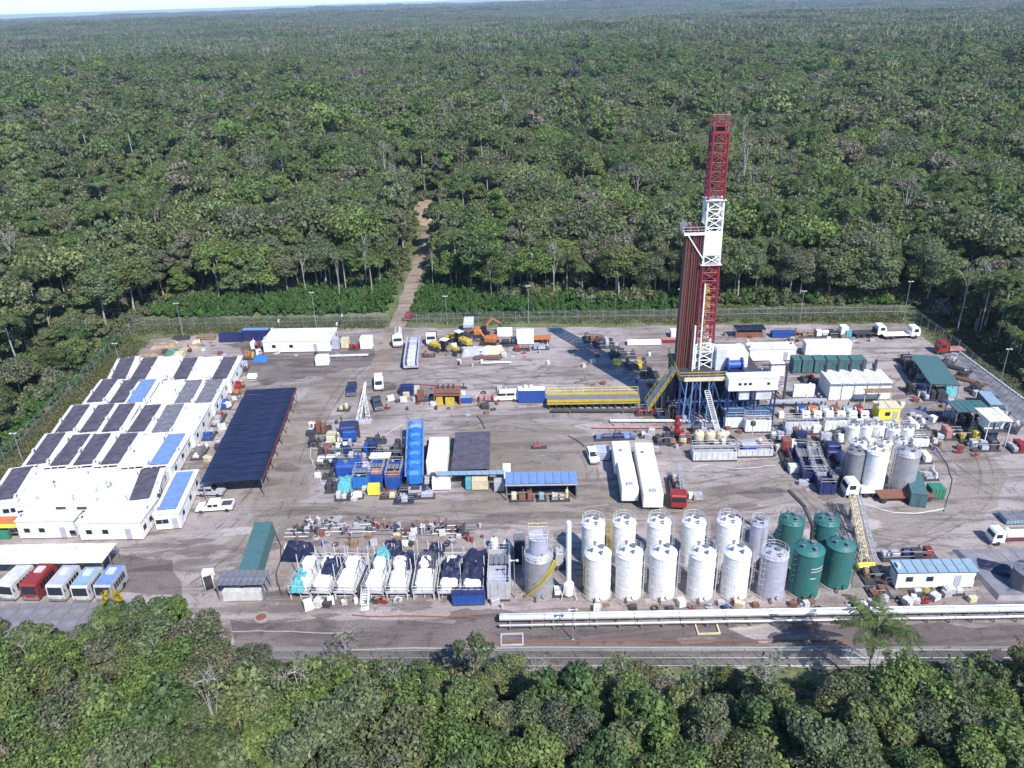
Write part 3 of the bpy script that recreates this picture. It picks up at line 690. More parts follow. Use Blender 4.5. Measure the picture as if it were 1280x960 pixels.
def pipe_bundle(c, L, rz, label, mat, n=8, r=.09, layers=2, z=.25, name='pipe_stack', cat='pipes', group=None):
    t = T(name, label, cat, (c[0], c[1], 0), rz, group); w = n * r * 2.15
    for k in (-1, 1): MB().box(k * L * .3, 0, 0, .2, w + .3, z - .01).obj('sleeper', WOOD, t)
    pm = MB().cyl((-L / 2, 0, 0), (L / 2, 0, 0), r, n=7).mesh('pipe', mat)
    for l in range(layers):
        for i in range(n - l): link('pipe', pm, t, (rnd.uniform(-.25, .25), -w / 2 + (i + .5 + l * .5) * w / n, z + r + l * r * 1.8))
    return t
def lattice(m, A, B, w0, w1, n, rc=.07, rb=.035, mi=0):
    """square lattice between points A and B, n bays; returns nothing"""
    A = Vector(A); B = Vector(B); d = (B - A).normalized(); a = Vector((0, 0, 1)) if abs(d.z) < .8 else Vector((1, 0, 0))
    u = d.cross(a).normalized(); v = d.cross(u).normalized()
    def cor(t): w = w0 + (w1 - w0) * t; p = A.lerp(B, t); return [p + u * (sx * w / 2) + v * (sy * w / 2) for sx, sy in ((-1, -1), (1, -1), (1, 1), (-1, 1))]
    pr = cor(0)
    for i in range(1, n + 1):
        c = cor(i / n)
        for k in range(4):
            m.cyl(pr[k], c[k], rc, n=5, mi=mi, cap=False)
            q, s = (k, (k + 1) % 4) if i % 2 else ((k + 1) % 4, k)
            m.cyl(pr[q], c[s], rb, n=4, mi=mi, cap=False); m.cyl(c[k], c[(k + 1) % 4], rb, n=4, mi=mi, cap=False)
        pr = c
    return m
def F3(x0, x1, yn, yf, h):
    a = P(x0, yn, h); b = P(x1, yn, h); m = (a + b) / 2; e = P((x0 + x1) / 2, yf, h); d = e.y - m.y
    return (m.x, m.y + d / 2), (b - a).length, d, math.atan2(b.y - a.y, b.x - a.x) * .5
def heap(c, w, d, h, rz, label, mat, name, cat, seed, lumps=.25, group=None, z=0, n=9):
    """soft heap or draped sheet: low dome with folds"""
    rs = random.Random(seed); m = MB(); vs = []; N = n
    for j in range(N + 1):
        for i in range(N + 1):
            u, v = i / N * 2 - 1, j / N * 2 - 1; e = max(0, 1 - max(abs(u), abs(v)) ** 4) 
            zz = h * (e ** .35) * (1 - lumps * noise.noise(Vector((u * 2.3 + seed, v * 2.3, seed * .7))) - .15 * rs.random()) if e > 0 else 0
            vs.append((u * w / 2 * (1 + .04 * rs.uniform(-1, 1)), v * d / 2 * (1 + .04 * rs.uniform(-1, 1)), max(.01, zz)))
    fs = [(j * (N + 1) + i, j * (N + 1) + i + 1, (j + 1) * (N + 1) + i + 1, (j + 1) * (N + 1) + i) for j in range(N) for i in range(N)]
    m.add(vs, fs); o = m.obj(name, mat); o.location = (c[0], c[1], z); o.rotation_euler = (0, 0, rz); tag(o, label, cat, group); return o
def lightpole(c, h, label, mat=GALV, group='slender lamp posts round the pad'):
    t = T('lamp_post', label, 'lamp post', (c[0], c[1], 0), 0, group)
    MB().cyl((0, 0, 0), (0, 0, h), .09, .05, 7).obj('pole', mat, t); MB().box(0, 0, h, 1.1, .12, .1).box(-.45, -.1, h + .02, .35, .3, .16).box(.45, -.1, h + .02, .35, .3, .16).obj('floodlight', OFFW, t)
    MB().lathe([(.22, 0), (.22, .15), (.12, .2)], 8).obj('footing', CONC, t); return t
# ------------------------------------------------------------------ camp of white cabins (left)
CROWS = [  # row: near y, far y, list of (near x, far x, mat)
    ('backmost', 474, 450, [(147, 160, MATD), (172, 189, MATD), (196, 214, None), (224, 239, MATD), (249, 264, None), (274, 289, MATD)]),
    ('second', 503, 478, [(118, 139, MATD), (146, 165, MATD), (168, 187, SBLUE), (199, 217, None), (228, 244, MATV), (254, 270, MATV)]),
    ('third', 540, 509, [(79, 103, MATD), (110, 134, MATD), (138, 160, MATD), (169, 192, MATD), (201, 220, MATV), (227, 248, None)]),
    ('fourth', 581, 546, [(45, 72, MATD), (74, 103, MATD), (103, 129, MATD), (137, 163, MATD), (170, 194, None), (198, 222, SBLUE)]),
    ('fifth', 626, 589, [(3, 29, MATD), (38, 63, None), (73, 96, None), (107, 128, None), (140, 160, None), (174, 189, MATD)])]
ORD = ['leftmost', 'second from left', 'third from left', 'fourth from left', 'fifth from left', 'rightmost']
for rn, yn, yf, cols in CROWS:
    for k, (xn, xf, mt) in enumerate(cols):
        ex = 1.0; c, w, d, rz = F2(xn, yn + 2, xf, yf - 2, 3.1, 4.55)
        if rn == 'second': w = 4.4
        kind = {MATD: 'a dark roof mat', SBLUE: 'a sky blue roof mat', MATV: 'a patched violet grey roof mat', None: 'a plain white roof'}[mt]
        cabin(c, w, d + 1.2, rz, 3.0 + .12 * ((k * 7 + yn) % 3), f'camp cabin with {kind}, {ORD[k]} in the {rn} row', mt, side=1 if k % 2 else -1, matw=.69 if mt != MATV else .74, acs=2 + k % 2, inset=.75)
# two long blue-roofed cabins on the yard side
c, w, d, rz = F2(207, 642, 233, 588, 3.2, 3.9); cabin(c, w, d, rz, 3.1, 'long white cabin with a sky blue roof beside the yard, front right of the camp', SBLUE, matw=.72, inset=.9, acs=1)
# front buildings
c, w, d, rz = F(27, 97, 674, 622, 3.4); cabin(c, w, d, rz, 3.4, 'wide white building with a plain roof at the front left of the camp', None, name='camp_building', cat='building', group=None, acs=5, wins=3)
c, w, d, rz = F(103, 180, 676, 624, 3.4); cabin(c, w, d, rz, 3.4, 'wide white building with two dark roof hatches at the front right of the camp', None, name='camp_building', cat='building', group=None, acs=5, wins=3)
# dark hatches on its roof (px 80,632 and 105,632 sit on the back part)
for px, lab in ((80, 'left'), (106, 'right')):
    q = P(px, 634, 3.6); t = T('roof_unit', f'white box unit with dark opening on the camp roofs, the {lab} one of two', 'roof unit', (q.x, q.y, 3.54), 0); MB().box(0, 0, 0, 1.9, 1.6, .9).obj('casing', WHITE, t); MB().box(0, -.83, .2, 1.6, .06, .5).obj('opening', DGREY, t)
# yellow and green stall at the left edge
c, w, d, rz = F(-12, 30, 672, 646, 2.9); t = T('canopy_stall', 'yellow and orange canopy stall with a green counter at the left edge of the photo', 'stall', (c[0], c[1], 0), rz)
MB().prism([(-d / 2, 2.5), (d / 2, 2.9), (d / 2, 3.0), (-d / 2, 2.6)], -w / 2, w / 2).obj('canopy', ORANGE, t); MB().box(0, -d / 2 - .05, 1.9, w, .1, .7).obj('fascia', BYELLOW, t); MB().box(-w * .15, -d / 2 - .3, 0, w * .6, .5, 1.5).obj('counter', TGREEN, t)
MB().box(w / 2 - .3, -d / 2, 0, .25, .25, 1.9).box(-w / 2 + .3, -d / 2, 0, .25, .25, 1.9).box(0, d / 2 - .1, 0, w, .15, 2.7).obj('post', MGREY, t)
# long white roof in front of the camp, and the buses below it
c, w, d, rz = F3(-60, 127, 705, 681, 3.3); t = shed(c, w, d, rz, 3.3, 'long white roofed shelter between the camp and the parked buses', ROOFW, n=12, along='x', posts=3, name='long_shelter', cat='shelter')
BUS = [(-42, 738, -12, 707, OFFW, LGREY, 'pale grey bus cut by the left edge of the photo, left of the red bus'), (3, 737, 32, 705, OFFW, OFFW, 'pale grey bus parked directly left of the red bus'),
       (33, 737, 59, 703, RED, RED, 'red bus parked among the pale buses'), (66, 738, 89, 706, OFFW, LILAC, 'pale violet grey roofed bus parked directly right of the red bus'),
       (97, 739, 117, 708, OFFW, PBLUE, 'white bus with pale greenish roof, between the lilac roofed bus and the blue roofed bus'), (126, 738, 146, 706, LGREY, SBLUE, 'bus with a blue roof, rightmost of the parked buses')]
for xn, yn, xf, yf, b, r, lab in BUS[1:]:
    c, w, d, rz = F2(xn, yn - 5, xf, yf, 2.9, 2.45); bus(c, rz, min(d, 6.2), b, lab, r)
# concrete apron with low grey containers under the trees in front of the buses
c, w, d, rz = F(-30, 150, 800, 752, 0.4); t = T('concrete_apron', 'low grey concrete apron with drains in front of the buses', 'apron', (c[0], c[1], 0), rz)
for i in range(8):
    for j in range(3): 
        o = link('slab', shared('slab', lambda: MB().box(0, 0, 0, w / 8 - .06, d / 3 - .06, .2).mesh('slab', LINER)), t, (-w / 2 + (i + .5) * w / 8, -d / 2 + (j + .5) * d / 3, 0)); 
# ------------------------------------------------------------------ long dark blue shed and what stands between it and the camp
c, w, d, rz = F2(289, 601, 339, 486, 3.6, 10.2)
BS = shed(c, w, d, rz, 3.6, 'long dark navy roofed open shed beside the camp', DNAVY, n=16, posts=9, name='long_open_shed', fascia=DRED)
tbl = [(306, 462, 3.2, 1.8, 'skid', [LGREY, DGREY], 'grey pump skid at the back end of the lane between camp and navy shed'),
       (298, 488, 4.8, 2.0, 'skid', [RED, ORANGE], 'red and orange pump skid between the camp and the navy shed'),
       (284, 508, 3.4, 2.2, 'skid', [BLUE, NAVY], 'blue pump skid between the camp and the navy shed, in front of the red one'),
       (274, 526, 5.2, 2.2, 'skid', [RED, LGREY, PINK], 'faded red and grey skid beside the middle of the navy shed'),
       (262, 546, 3.6, 2.2, 'skid', [BLUE, LGREY, NAVY], 'dark blue skid beside the navy shed, in front of the faded red one'),
       (250, 568, 4.6, 2.4, 'skid', [DGREY, WHITE, MGREY], 'black and white machinery skid beside the near half of the navy shed')]
for i, (x, y, L_, W_, k, pal, lab) in enumerate(tbl):
    q = P(x, y); skid((q.x, q.y), W_, L_, rz, lab, 40 + i, pal, 1.5, 4)
q = P(270, 637); pickup((q.x, q.y), -PI / 2 + .06, WHITE, 'white pickup parked in front of the navy shed', 6.0, 2.0)
q = P(262, 622); pickup((q.x, q.y + 1), PI / 2 - .05, LGREY, 'grey car parked behind the white pickup, at the near end of the navy shed', 4.6, 1.8, 'suv')
# back-left corner: scrap, containers, long white building
sc = [(226, 424, BLACK, 4.5, 2.2, .9, 'black plastic sheet heap on the sandy back left corner'), (205, 432, SOILM, 6, 4, .8, 'pale sand heap in the back left corner of the pad'), (238, 434, SOILM, 5, 3, .6, 'low sand heap beside the black sheet heap'),
      (215, 441, TGREEN, 3.0, 1.6, .7, 'green tarp heap behind the backmost cabins'), (186, 445, SOILM, 5, 2.5, .7, 'sand heap at the corner of the left fence')]
for i, (x, y, mt, w, d, h, lab) in enumerate(sc): q = P(x, y); heap((q.x, q.y), w, d, h, .2, lab, mt, 'sheet_heap' if mt in (BLACK, TGREEN) else 'sand_heap', 'heap', 20 + i)
q = P(224, 450); t = container((q.x, q.y + .5), 2.0, 3.0, .05, 1.5, 'small pale yellow container behind the backmost cabin row', CREAM, name='small_container')
for i, (x0, x1, yf, yb, h, mt, lab) in enumerate([(276, 304, 427, 417, 2.2, NAVY, 'dark navy container at the back fence, left end'), (305, 337, 426, 410, 2.9, NAVY, 'navy container with a blue roof, left of the long white building'),
                              (246, 268, 425, 419, .8, WOOD, 'low wooden crate stack near the back left corner'), (412, 424, 437, 422, 2.6, LILAC, 'blue grey container at the right end of the long white building'),
                              (427, 436, 436, 421, 2.4, CREAM, 'cream container right of the blue grey one at the back fence'), (451, 465, 437, 419, 2.8, WHITE, 'white container next to the road into the forest')]):
    c, w, d, rz = F(x0, x1, yf, yb, h); container(c, w, max(d, 1.5), rz, h, lab, mt, SBLUE if i == 1 else None)
for i, (x, y, mt, lab) in enumerate([(443, 436, [RED, DRED], 'red machinery skid between the cream and white containers'), (320, 436, [RED, WHITE, PINK], 'red and white pump skid at the left end of the long white building'), (312, 448, [ORANGE, YELLOW], 'small orange machine in front of the navy container')]):
    q = P(x, y); skid((q.x, q.y), 2.6, 2.2, 0, lab, 60 + i, mt, 1.9, 3)
c, w, d, rz = F(331, 413, 441, 411, 3.0); cabin(c, w, d, rz, 3.0, 'long white flat roofed building near the back fence, left of the forest road', None, name='long_building', cat='building', group=None, acs=6, wins=3)
q = P(326, 450); heap((q.x, q.y), 3.2, 2.6, 1.0, 0, 'blue tarp heap in front of the long white building', BBLUE, 'tarp_heap', 'heap', 33)
q = P(404, 455); container((q.x, q.y), 2.9, 2.4, .05, 2.0, 'small white container standing alone in front of the long white building', WHITE)
q = P(436, 446); pipe_bundle((q.x, q.y), 9, 0, 'pale pipes on sleepers in front of the red machinery at the back', CLAD, 4)
q = P(316, 473); t = container((q.x, q.y), 1.9, 1.2, 0, 1.0, 'small white box lying behind the navy shed', WHITE, name='small_box', cat='box', doors=False)
q = P(474, 483); pickup((q.x, q.y), .15, WHITE, 'white van parked at the pad end of the forest road', 5.2, 1.95, 'van')
q = P(472, 508); pickup((q.x, q.y), .3, DGREY, 'dark pickup with a white bonnet stripe parked in front of the white van', 5.0, 1.85)
q = P(440, 490); pickup((q.x, q.y), .1, NAVY, 'dark blue pickup parked left of the white lattice boom', 5.0, 1.9)
q = P(512, 398); pickup((q.x, q.y), 2.9, DRED, 'dark red car on the forest road just outside the back fence', 4.4, 1.8, 'suv')
# bottom left: teal roofed container, dark roof shed, reel, low crates
c, w, d, rz = F2(310, 712, 329, 652, 2.9, 2.7); container(c, w, d, rz, 2.8, 'long teal container with a ribbed roof, left of the row of covered modules', TEAL)
c, w, d, rz = F(273, 333, 752, 713, 2.9); t = shed(c, w, d, rz, 2.9, 'dark grey flat roofed shelter in front of the long teal container', MATV, n=8, along='x', posts=3, name='flat_shelter', cat='shelter'); MB().box(0, -d / 2 + .8, 0, w - 1.4, 1.2, 1.5).obj('workbench', OFFW, t)
def reel(c, rz, r, w, label, drum, rope=BLACK):
    t = T('cable_reel', label, 'reel', (c[0], c[1], 0), rz)
    for s in (-1, 1): MB().lathe([(r, -.05), (r, .05)], 20, s * w / 2, 0, r, axis='x').obj('flange', drum, t)
    MB().lathe([(r * .78, -w / 2 + .06), (r * .82, -w * .2), (r * .78, 0), (r * .82, w * .2), (r * .78, w / 2 - .06)], 18, 0, 0, r, axis='x').obj('wound_hose', rope, t)
    MB().box(0, 0, 0, w + .4, .3, .2).obj('stand', MGREY, t); return t
q = P(262, 736); reel((q.x, q.y), .5, 1.15, 1.2, 'hose reel with pale flanges left of the dark roofed shelter', LGREY)
q = P(270, 722); container((q.x - 1, q.y), 1.5, 1.0, .1, 1.3, 'small white box standing behind the hose reel', WHITE, name='small_box', cat='box', doors=False)
for i, (x, y, lab) in enumerate([(357, 762, 'left'), (380, 775, 'right')]):
    pass
# ------------------------------------------------------------------ blue equipment cluster (centre left)
def sk(px, py, w, d, lab, seed, pal, h=1.8, n=5, rz=0.0, **k):
    q = P(px, py); return skid((q.x, q.y), w, d, rz, lab, seed, pal, h, n, **k)
# white lattice boom lying up the yard
q0, q1 = P(448, 528), P(460, 482); t = T('lattice_boom', 'white lattice crane boom standing between the dark pickup and the blue pickup', 'crane boom', (q0.x, q0.y, 0))
d_ = q1 - q0; m = MB(); lattice(m, (0, 0, .4), (d_.x * .6, d_.y * .8, 2.4), .8, .3, 11, .045, .028); lattice(m, (2.0, 0, .4), (d_.x * .8, d_.y * .7, 2.2), .8, .3, 11, .045, .028); m.obj('lattice', WHITE, t); MB().box(1, 0, 0, 3.4, 1.6, .4).obj('foot', LGREY, t)
q = P(432, 512); sk(430, 512, 2.6, 2.0, 'small yellow and white skid left of the white lattice boom', 71, [CREAM, YELLOW, MGREY], 1.6, 3)
sk(402, 540, 2.2, 2.2, 'dark rusty pump left of the big blue hopper', 72, [DGREY, RUST], 2.0, 2)
sk(394, 556, 2.4, 2.2, 'black pump skid at the left end of the blue equipment', 73, [DGREY, BLACK], 1.8, 2)
t = sk(420, 552, 4.2, 3.2, 'white tanks skid directly left of the big blue hopper', 74, [CREAM, WHITE], 2.6, 3)
# blue hopper
q = P(437, 548); t = T('blue_hopper', 'big blue hopper unit at the back of the blue equipment cluster', 'hopper', (q.x, q.y, 0), .1)
bevbox(MB(), 0, 0, 1.0, 3.2, 3.0, 2.2, .25).obj('hopper_body', NAVY, t); bevbox(MB(), .3, -1.9, .8, 2.6, 1.0, 1.9, .15).obj('front_panel', BLUE, t); MB().cyl((1.9, 0, 0), (1.9, 0, 3.6), .2, n=9).cyl((-1.2, .8, 3.1), (-1.2, .8, 4.4), .14, n=7).obj('exhaust_stack', DGREY, t)
m = MB(); [m.box(sx * 1.4, sy * 1.2, 0, .2, .2, 1.0) for sx in (-1, 1) for sy in (-1, 1)]; m.obj('leg', DGREY, t)
sk(443, 567, 9.5, 2.4, 'long blue engine skid in front of the big blue hopper', 75, [NAVY, BLUE, MGREY], 2.0, 6)
sk(420, 578, 7.0, 2.2, 'dark machinery skid with white covers at the left of the blue cluster', 76, [DGREY, WHITE, MGREY], 1.7, 5)
sk(455, 584, 8.0, 2.6, 'long blue and violet pump skid in the middle of the blue cluster', 77, [BLUE, LILAC, NAVY], 1.9, 6)
sk(484, 566, 6.0, 2.2, 'brown and grey pump skid behind the white roofed box', 78, [DGREY, RUST, MGREY], 1.8, 5)
c, w, d, rz = F(464, 489, 582, 568, 2.2); container(c, w, max(d, 2), rz, 2.0, 'white roofed low box in the middle of the blue equipment cluster', DGREY, WHITE, name='equipment_box')
sk(488, 594, 6.6, 2.2, 'dark blue and violet machine skid left of the tall blue hopper row', 79, [NAVY, LILAC, MGREY], 1.6, 5)
q = P(434, 594); t = T('blue_tank', 'short bright blue rectangular tank in the left part of the blue cluster', 'tank', (q.x, q.y, 0), 0)
bevbox(MB(), 0, 0, .5, 3.6, 2.6, 2.2, .35).obj('tank_body', BLUE, t); MB().box(-1.3, 0, 0, .3, 2.2, .5).box(1.3, 0, 0, .3, 2.2, .5).obj('support', DGREY, t); MB().cyl((0, 0, 2.7), (0, 0, 3.0), .4, n=12).obj('hatch', MGREY, t)
sk(455, 606, 5.2, 2.4, 'grey valve and pipe skid behind the blue open tanks', 80, [DGREY, LILAC, MGREY], 1.5, 5)
q = P(421, 592); 
for i_, (x_, y_, w__, d__, pal_, h_, lab_) in enumerate([(408, 566, 3, 2.2, [DGREY, WHITE, RUST], 1.8, 'small dark and rusty motor at the far left of the blue cluster'), (430, 560, 3.4, 2, [LILAC, WHITE], 1.6, 'white and violet gear box left of the long blue engine skid'), (470, 553, 4, 1.8, [DGREY, NAVY], 1.4, 'dark pipe unit right of the big blue hopper'), (467, 596, 4.2, 2, [LILAC, DGREY, RUST], 1.7, 'rusty and violet mixer unit behind the middle blue tank'),
      (494, 578, 3.4, 2.6, [NAVY, DGREY], 2.4, 'tall dark navy unit left of the hopper train'), (500, 600, 2.6, 3, [DGREY, LILAC], 2.2, 'dark pump between the right blue tank and the hopper train'), (447, 576, 3.6, 1.8, [BLUE, LILAC], 2.2, 'blue motor housing in the middle of the blue cluster'), (405, 584, 2.6, 2, [OFFW, DGREY], 1.4, 'pale pump at the left edge of the blue cluster, nearest the navy shed'),
      (430, 624, 3, 1.4, [DGREY, OFFW], 1.1, 'low dark and pale skid at the front left of the blue cluster'), (505, 628, 3.4, 1.4, [LILAC, NAVY], 1.0, 'low violet and navy skid at the front right of the blue cluster'), (540, 604, 3, 2, [LGREY, WHITE, DGREY], 1.7, 'grey and white pump skid right of the hopper train'), (538, 566, 1.8, 3, [DGREY], 2.0, 'black narrow unit left of the white tank container'),
      (472, 612, 2, 1.6, [BLUE], 1.6, 'small blue locker in front of the middle blue tank'), (425, 586, 3, 1.8, [BBLUE, NAVY], 2.0, 'bright blue pump housing left of the short blue tank')]): sk(x_, y_, w__, d__, lab_, 760 + i_, pal_, h_, 4)
# open tanks in the front row
c, w, d, rz = F(442, 461, 612, 583, 2.6); rectank(c, w, d, rz, 2.4, BBLUE, 'sky blue open top tank, left one of the front three', inner=NAVY)
c, w, d, rz = F(463, 480, 607, 579, 2.6); rectank(c, w, d + 1, rz, 2.6, BLUE, 'blue open top tank with rusty mixers, middle one of the front three', inner=PINK)
c, w, d, rz = F(483, 502, 611, 579, 2.6); rectank(c, w, d + 1, rz, 2.6, BLUE, 'blue open top tank with rusty mixers, right one of the front three', inner=RUST)
q = P(436, 612); heap((q.x - .6, q.y + .5), 2.6, 4.0, 2.0, .1, 'cyan tarp draped over gear left of the sky blue open tank', CYAN, 'tarp', 'tarp', 41)
sk(419, 612, 3.2, 2.6, 'white box and pump skid at the front left corner of the blue cluster', 81, [WHITE, DGREY, LGREY], 2.0, 4)
q = P(468, 617); t = container((q.x, q.y), 1.9, 1.4, 0, 1.7, 'bright yellow box in front of the blue open tanks', BYELLOW, name='yellow_box', cat='box', doors=False)
q = P(446, 622); sk(444, 622, 3.0, 1.2, 'low white and grey crate skid left of the bright yellow box', 82, [WHITE, LGREY], 1.0, 3)
sk(487, 622, 3.2, 1.4, 'low grey and cream crate skid right of the bright yellow box', 83, [CREAM, DGREY, LGREY], 1.1, 3)
sk(424, 572, 2.4, 1.8, 'small white framed generator among the dark skids of the blue cluster', 84, [WHITE, OFFW], 2.2, 2)
sk(412, 596, 2.4, 2.0, 'small dark pump with hoses at the left edge of the blue cluster', 85, [DGREY, LGREY], 1.3, 2)
# tall bright blue hopper row
c, w, d, rz = F2(517, 588, 519, 520, 4.2, 2.7)
t = T('hopper_row', 'long bright blue hopper train with five rounded bins, right of the blue cluster', 'hopper', (c[0], c[1], 0), rz)
MB().box(-w / 2 + .1, 0, .6, .2, d, .3).box(w / 2 - .1, 0, .6, .2, d, .3).obj('chassis', DGREY, t)
nb = 6
for k in range(nb):
    y = -d / 2 + (k + .5) * d / nb; l = d / nb - .15; m = MB(); bevbox(m, 0, y, 1.4, w, l, 2.4, .5); m.cyl((0, y, 3.75), (0, y, 4.1), w * .3, n=14); m.add([(-w / 2 + .3, y - l / 2 + .2, 1.4), (w / 2 - .3, y - l / 2 + .2, 1.4), (w / 2 - .3, y + l / 2 - .2, 1.4), (-w / 2 + .3, y + l / 2 - .2, 1.4), (0, y, .7)], [(1, 0, 4), (2, 1, 4), (3, 2, 4), (0, 3, 4)])
    m.obj('bin', BBLUE if k != nb - 1 else SBLUE, t)
for k in range(4):
    for s in (-1, 1): wheel(t, s * (w / 2 - .25), d / 2 - 1 - k * 1.2, .5, .3)
m = MB(); railing(m, [(-w / 2 - .15, -d / 2), (-w / 2 - .15, d / 2)], 3.2); railing(m, [(w / 2 + .15, -d / 2), (w / 2 + .15, d / 2)], 3.2); m.box(-w / 2 - .1, 0, 3.1, .3, d, .06).box(w / 2 + .1, 0, 3.1, .3, d, .06); m.obj('railing', SBLUE, t)
MB().box(0, -d / 2 - 1.4, 1.2, w * .8, 1.6, .3).box(0, -d / 2 - 1.4, .2, w * .6, 1.2, 1.0).obj('front_deck', LGREY, t)
sk(516, 618, 5.0, 2.4, 'dark blue pump skid at the foot of the bright blue hopper train', 86, [NAVY, DGREY, LGREY], 1.5, 4)
sk(521, 622, 6.2, 1.4, 'low violet pipe skid in front of the bright blue hopper train', 87, [LILAC, DGREY], .9, 4)
sk(497, 570, 2.0, 3.2, 'black pump standing against the left side of the bright blue hopper train', 88, [DGREY, NAVY], 2.6, 2)
# white tent box, navy sheet platform
c, w, d, rz = F2(545, 577, 549, 546, 3.6, 3.4); container(c, w, d, rz, 3.5, 'white boxy tank container between the blue hoppers and the dark sheeted platform', WHITE)
q = P(540, 592); t = T('white_drum', 'small white upright drum in front of the white tank container', 'drum', (q.x, q.y, 0)); MB().lathe([(.55, 0), (.6, .1), (.6, 1.5), (.3, 1.8)], 14).obj('drum_body', WHITE, t); MB().cyl((0, 0, 1.75), (0, 0, 1.95), .15, n=8).obj('cap', DGREY, t)
c, w, d, rz = F2(588, 587, 591, 540, 2.2, 6.6); t = T('sheeted_platform', 'raised platform covered with dark navy sheets in the middle of the yard', 'platform', (c[0], c[1], 0), rz)
for i in range(4):
    o = link('cover_sheet', shared('cs', lambda: MB().box(0, 0, 0, w, d / 4 - .04, .06).box(0, -d / 8 + .1, .06, w, .1, .04).mesh('cover_sheet', MATD)), t, (0, -d / 2 + (i + .5) * d / 4, 2.2), (rnd.uniform(-.01, .01), rnd.uniform(-.01, .01), 0))
m = MB(); [m.box(sx * (w / 2 - .2), -d / 2 + .3 + k * (d - .6) / 3, 0, .2, .2, 2.19) for sx in (-1, 1) for k in range(4)]; m.obj('post', DGREY, t); MB().box(0, 0, .3, w - 1, d - 1, 1.7).obj('stored_load', NAVY, t)
# pale blue low row and sky blue shed
c, w, d, rz = F(546, 631, 612, 587, 2.7); t = shed(c, w, d * .55, rz, 2.7, 'low pale blue roofed lean-to left of the sky blue shed', PBLUE, n=9, along='x', posts=2, slope=.05, name='lean_to_shed')
for i, (x, mt, lab) in enumerate([(-.38, WHITE, 'white'), (-.05, CYAN, 'cyan'), (.12, CREAM, 'cream')]):
    pass
for i, (x, y, w_, mt, lab) in enumerate([(552, 611, 3.0, WHITE, 'white container half under the left end of the pale blue lean-to'), (600, 611, 2.6, CREAM, 'cream container half under the middle of the pale blue lean-to'), (586, 611, .9, CYAN, 'narrow cyan locker under the pale blue lean-to'), (634, 601, 1.3, WHITE, 'white upright box where the lean-to meets the sky blue shed'), (624, 613, 1.6, LGREY, 'grey box under the right end of the pale blue lean-to')]):
    q = P(x, y); container((q.x, q.y + .2), w_, 1.5, 0, 1.9 if i != 3 else 2.9, lab, mt, doors=i != 2)
c, w, d, rz = F(632, 722, 626, 590, 3.4); t = shed(c, w, d, rz, 3.4, 'sky blue roofed open workshop shed in the middle of the yard', SBLUE, n=9, along='x', posts=3, name='workshop_shed', slope=.03)
MB().box(0, d / 2 - .1, 0, w - .2, .1, 3.1).obj('back_wall', NAVY, t); MB().box(w / 2 - .06, .2, .02, .08, d - 1.2, 3.0).obj('side_wall', NAVY, t)
MB().box(0, -d / 2 + .04, 2.95, w, .08, .28).obj('eaves_board', LILAC, t)
for i, (x, y, w_, mt, lab) in enumerate([(652, 624, 4.0, [PINK, RUST, CREAM], 'rusty parts bench under the left half of the workshop shed'), (677, 624, 1.6, [PBLUE, LGREY], 'pale blue machine under the middle of the workshop shed'), (700, 624, 3.2, [CREAM, OFFW], 'cream crates stacked under the right half of the workshop shed')]):
    sk(x, y, w_, 1.8, lab, 90 + i, mt, 1.4, 4, drum=False)
# yard floor clutter in the centre
q = P(676, 560); t = sk(674, 560, 2.8, .8, 'low red machine lying alone on the open yard', 95, [RED, PINK], .5, 3, drum=False)
for i, (a, b, lab) in enumerate([((596, 520), (606, 536), 'left'), ((710, 545), (730, 558), 'right')]):
    A, B = P(*a), P(*b); m = MB().path([(0, 0, .08), ((B - A).x * .5, (B - A).y * .4, .08), ((B - A).x, (B - A).y, .08)], .11, 6); o = m.obj('loose_pipe', DGREY); o.location = A; tag(o, f'dark bent pipe lying on the open yard, the {lab} one', 'pipe')
# orange machine house, blue boxes and the rest of the line behind it
c, w, d, rz = F(544, 576, 504, 490, 3.2); t = T('pump_house', 'orange pump house with a rust red roof and open front in the back yard', 'pump house', (c[0], c[1], 0), rz); d = max(d, 3)
MB().box(0, d / 2 - .06, 0, w, .1, 3.0).box(-w / 2 + .06, 0, 0, .1, d - .25, 3.0).box(w / 2 - .06, 0, 0, .1, d - .25, 3.0).obj('wall', ORANGE, t); MB().box(0, 0, 3.02, w + .2, d + .3, .12).obj('roof', RUST, t); MB().box(0, -d / 2 + .1, 2.3, w, .12, .65).obj('front_beam', RUST, t)
MB().box(-w * .3, -d / 2 + .7, 0, w * .25, 1.0, 2.0).box(w * .1, -d / 2 + .7, 0, w * .35, 1.0, 1.8).obj('machine', YELLOW, t)
for k in range(4): MB().cyl((-w * .35 + k * w * .2, .4, 3.15), (-w * .35 + k * w * .2, .4, 4.1), .16, n=8).obj('exhaust_stack', DGREY, t)
c, w, d, rz = F(501, 517, 493, 483, 2.0); container(c, w, max(d, 1.8), rz, 2.0, 'small dark blue container left of the orange pump house', NAVY)
A, B = P(517, 487), P(546, 488); m = MB().cyl((0, 0, 1.2), ((B - A).x, (B - A).y, 1.2), .12, n=7).cyl((1, 0, 0), (1, 0, 1.2), .08, n=6).cyl(((B - A).x - 1, (B - A).y, 0), ((B - A).x - 1, (B - A).y, 1.2), .08, n=6); o = m.obj('feed_pipe', DRED); o.location = A; tag(o, 'dark red pipe on stands joining the blue container to the orange pump house', 'pipe')
sk(528, 500, 2.6, 2.0, 'dark rusty pump left of the orange pump house', 101, [DGREY, RUST], 2.0, 2)
c, w, d, rz = F(576, 590, 503, 497, 1.3); container(c, w, max(d, 1.4), rz, 1.3, 'low blue box right of the orange pump house', BLUE, PBLUE, doors=False)
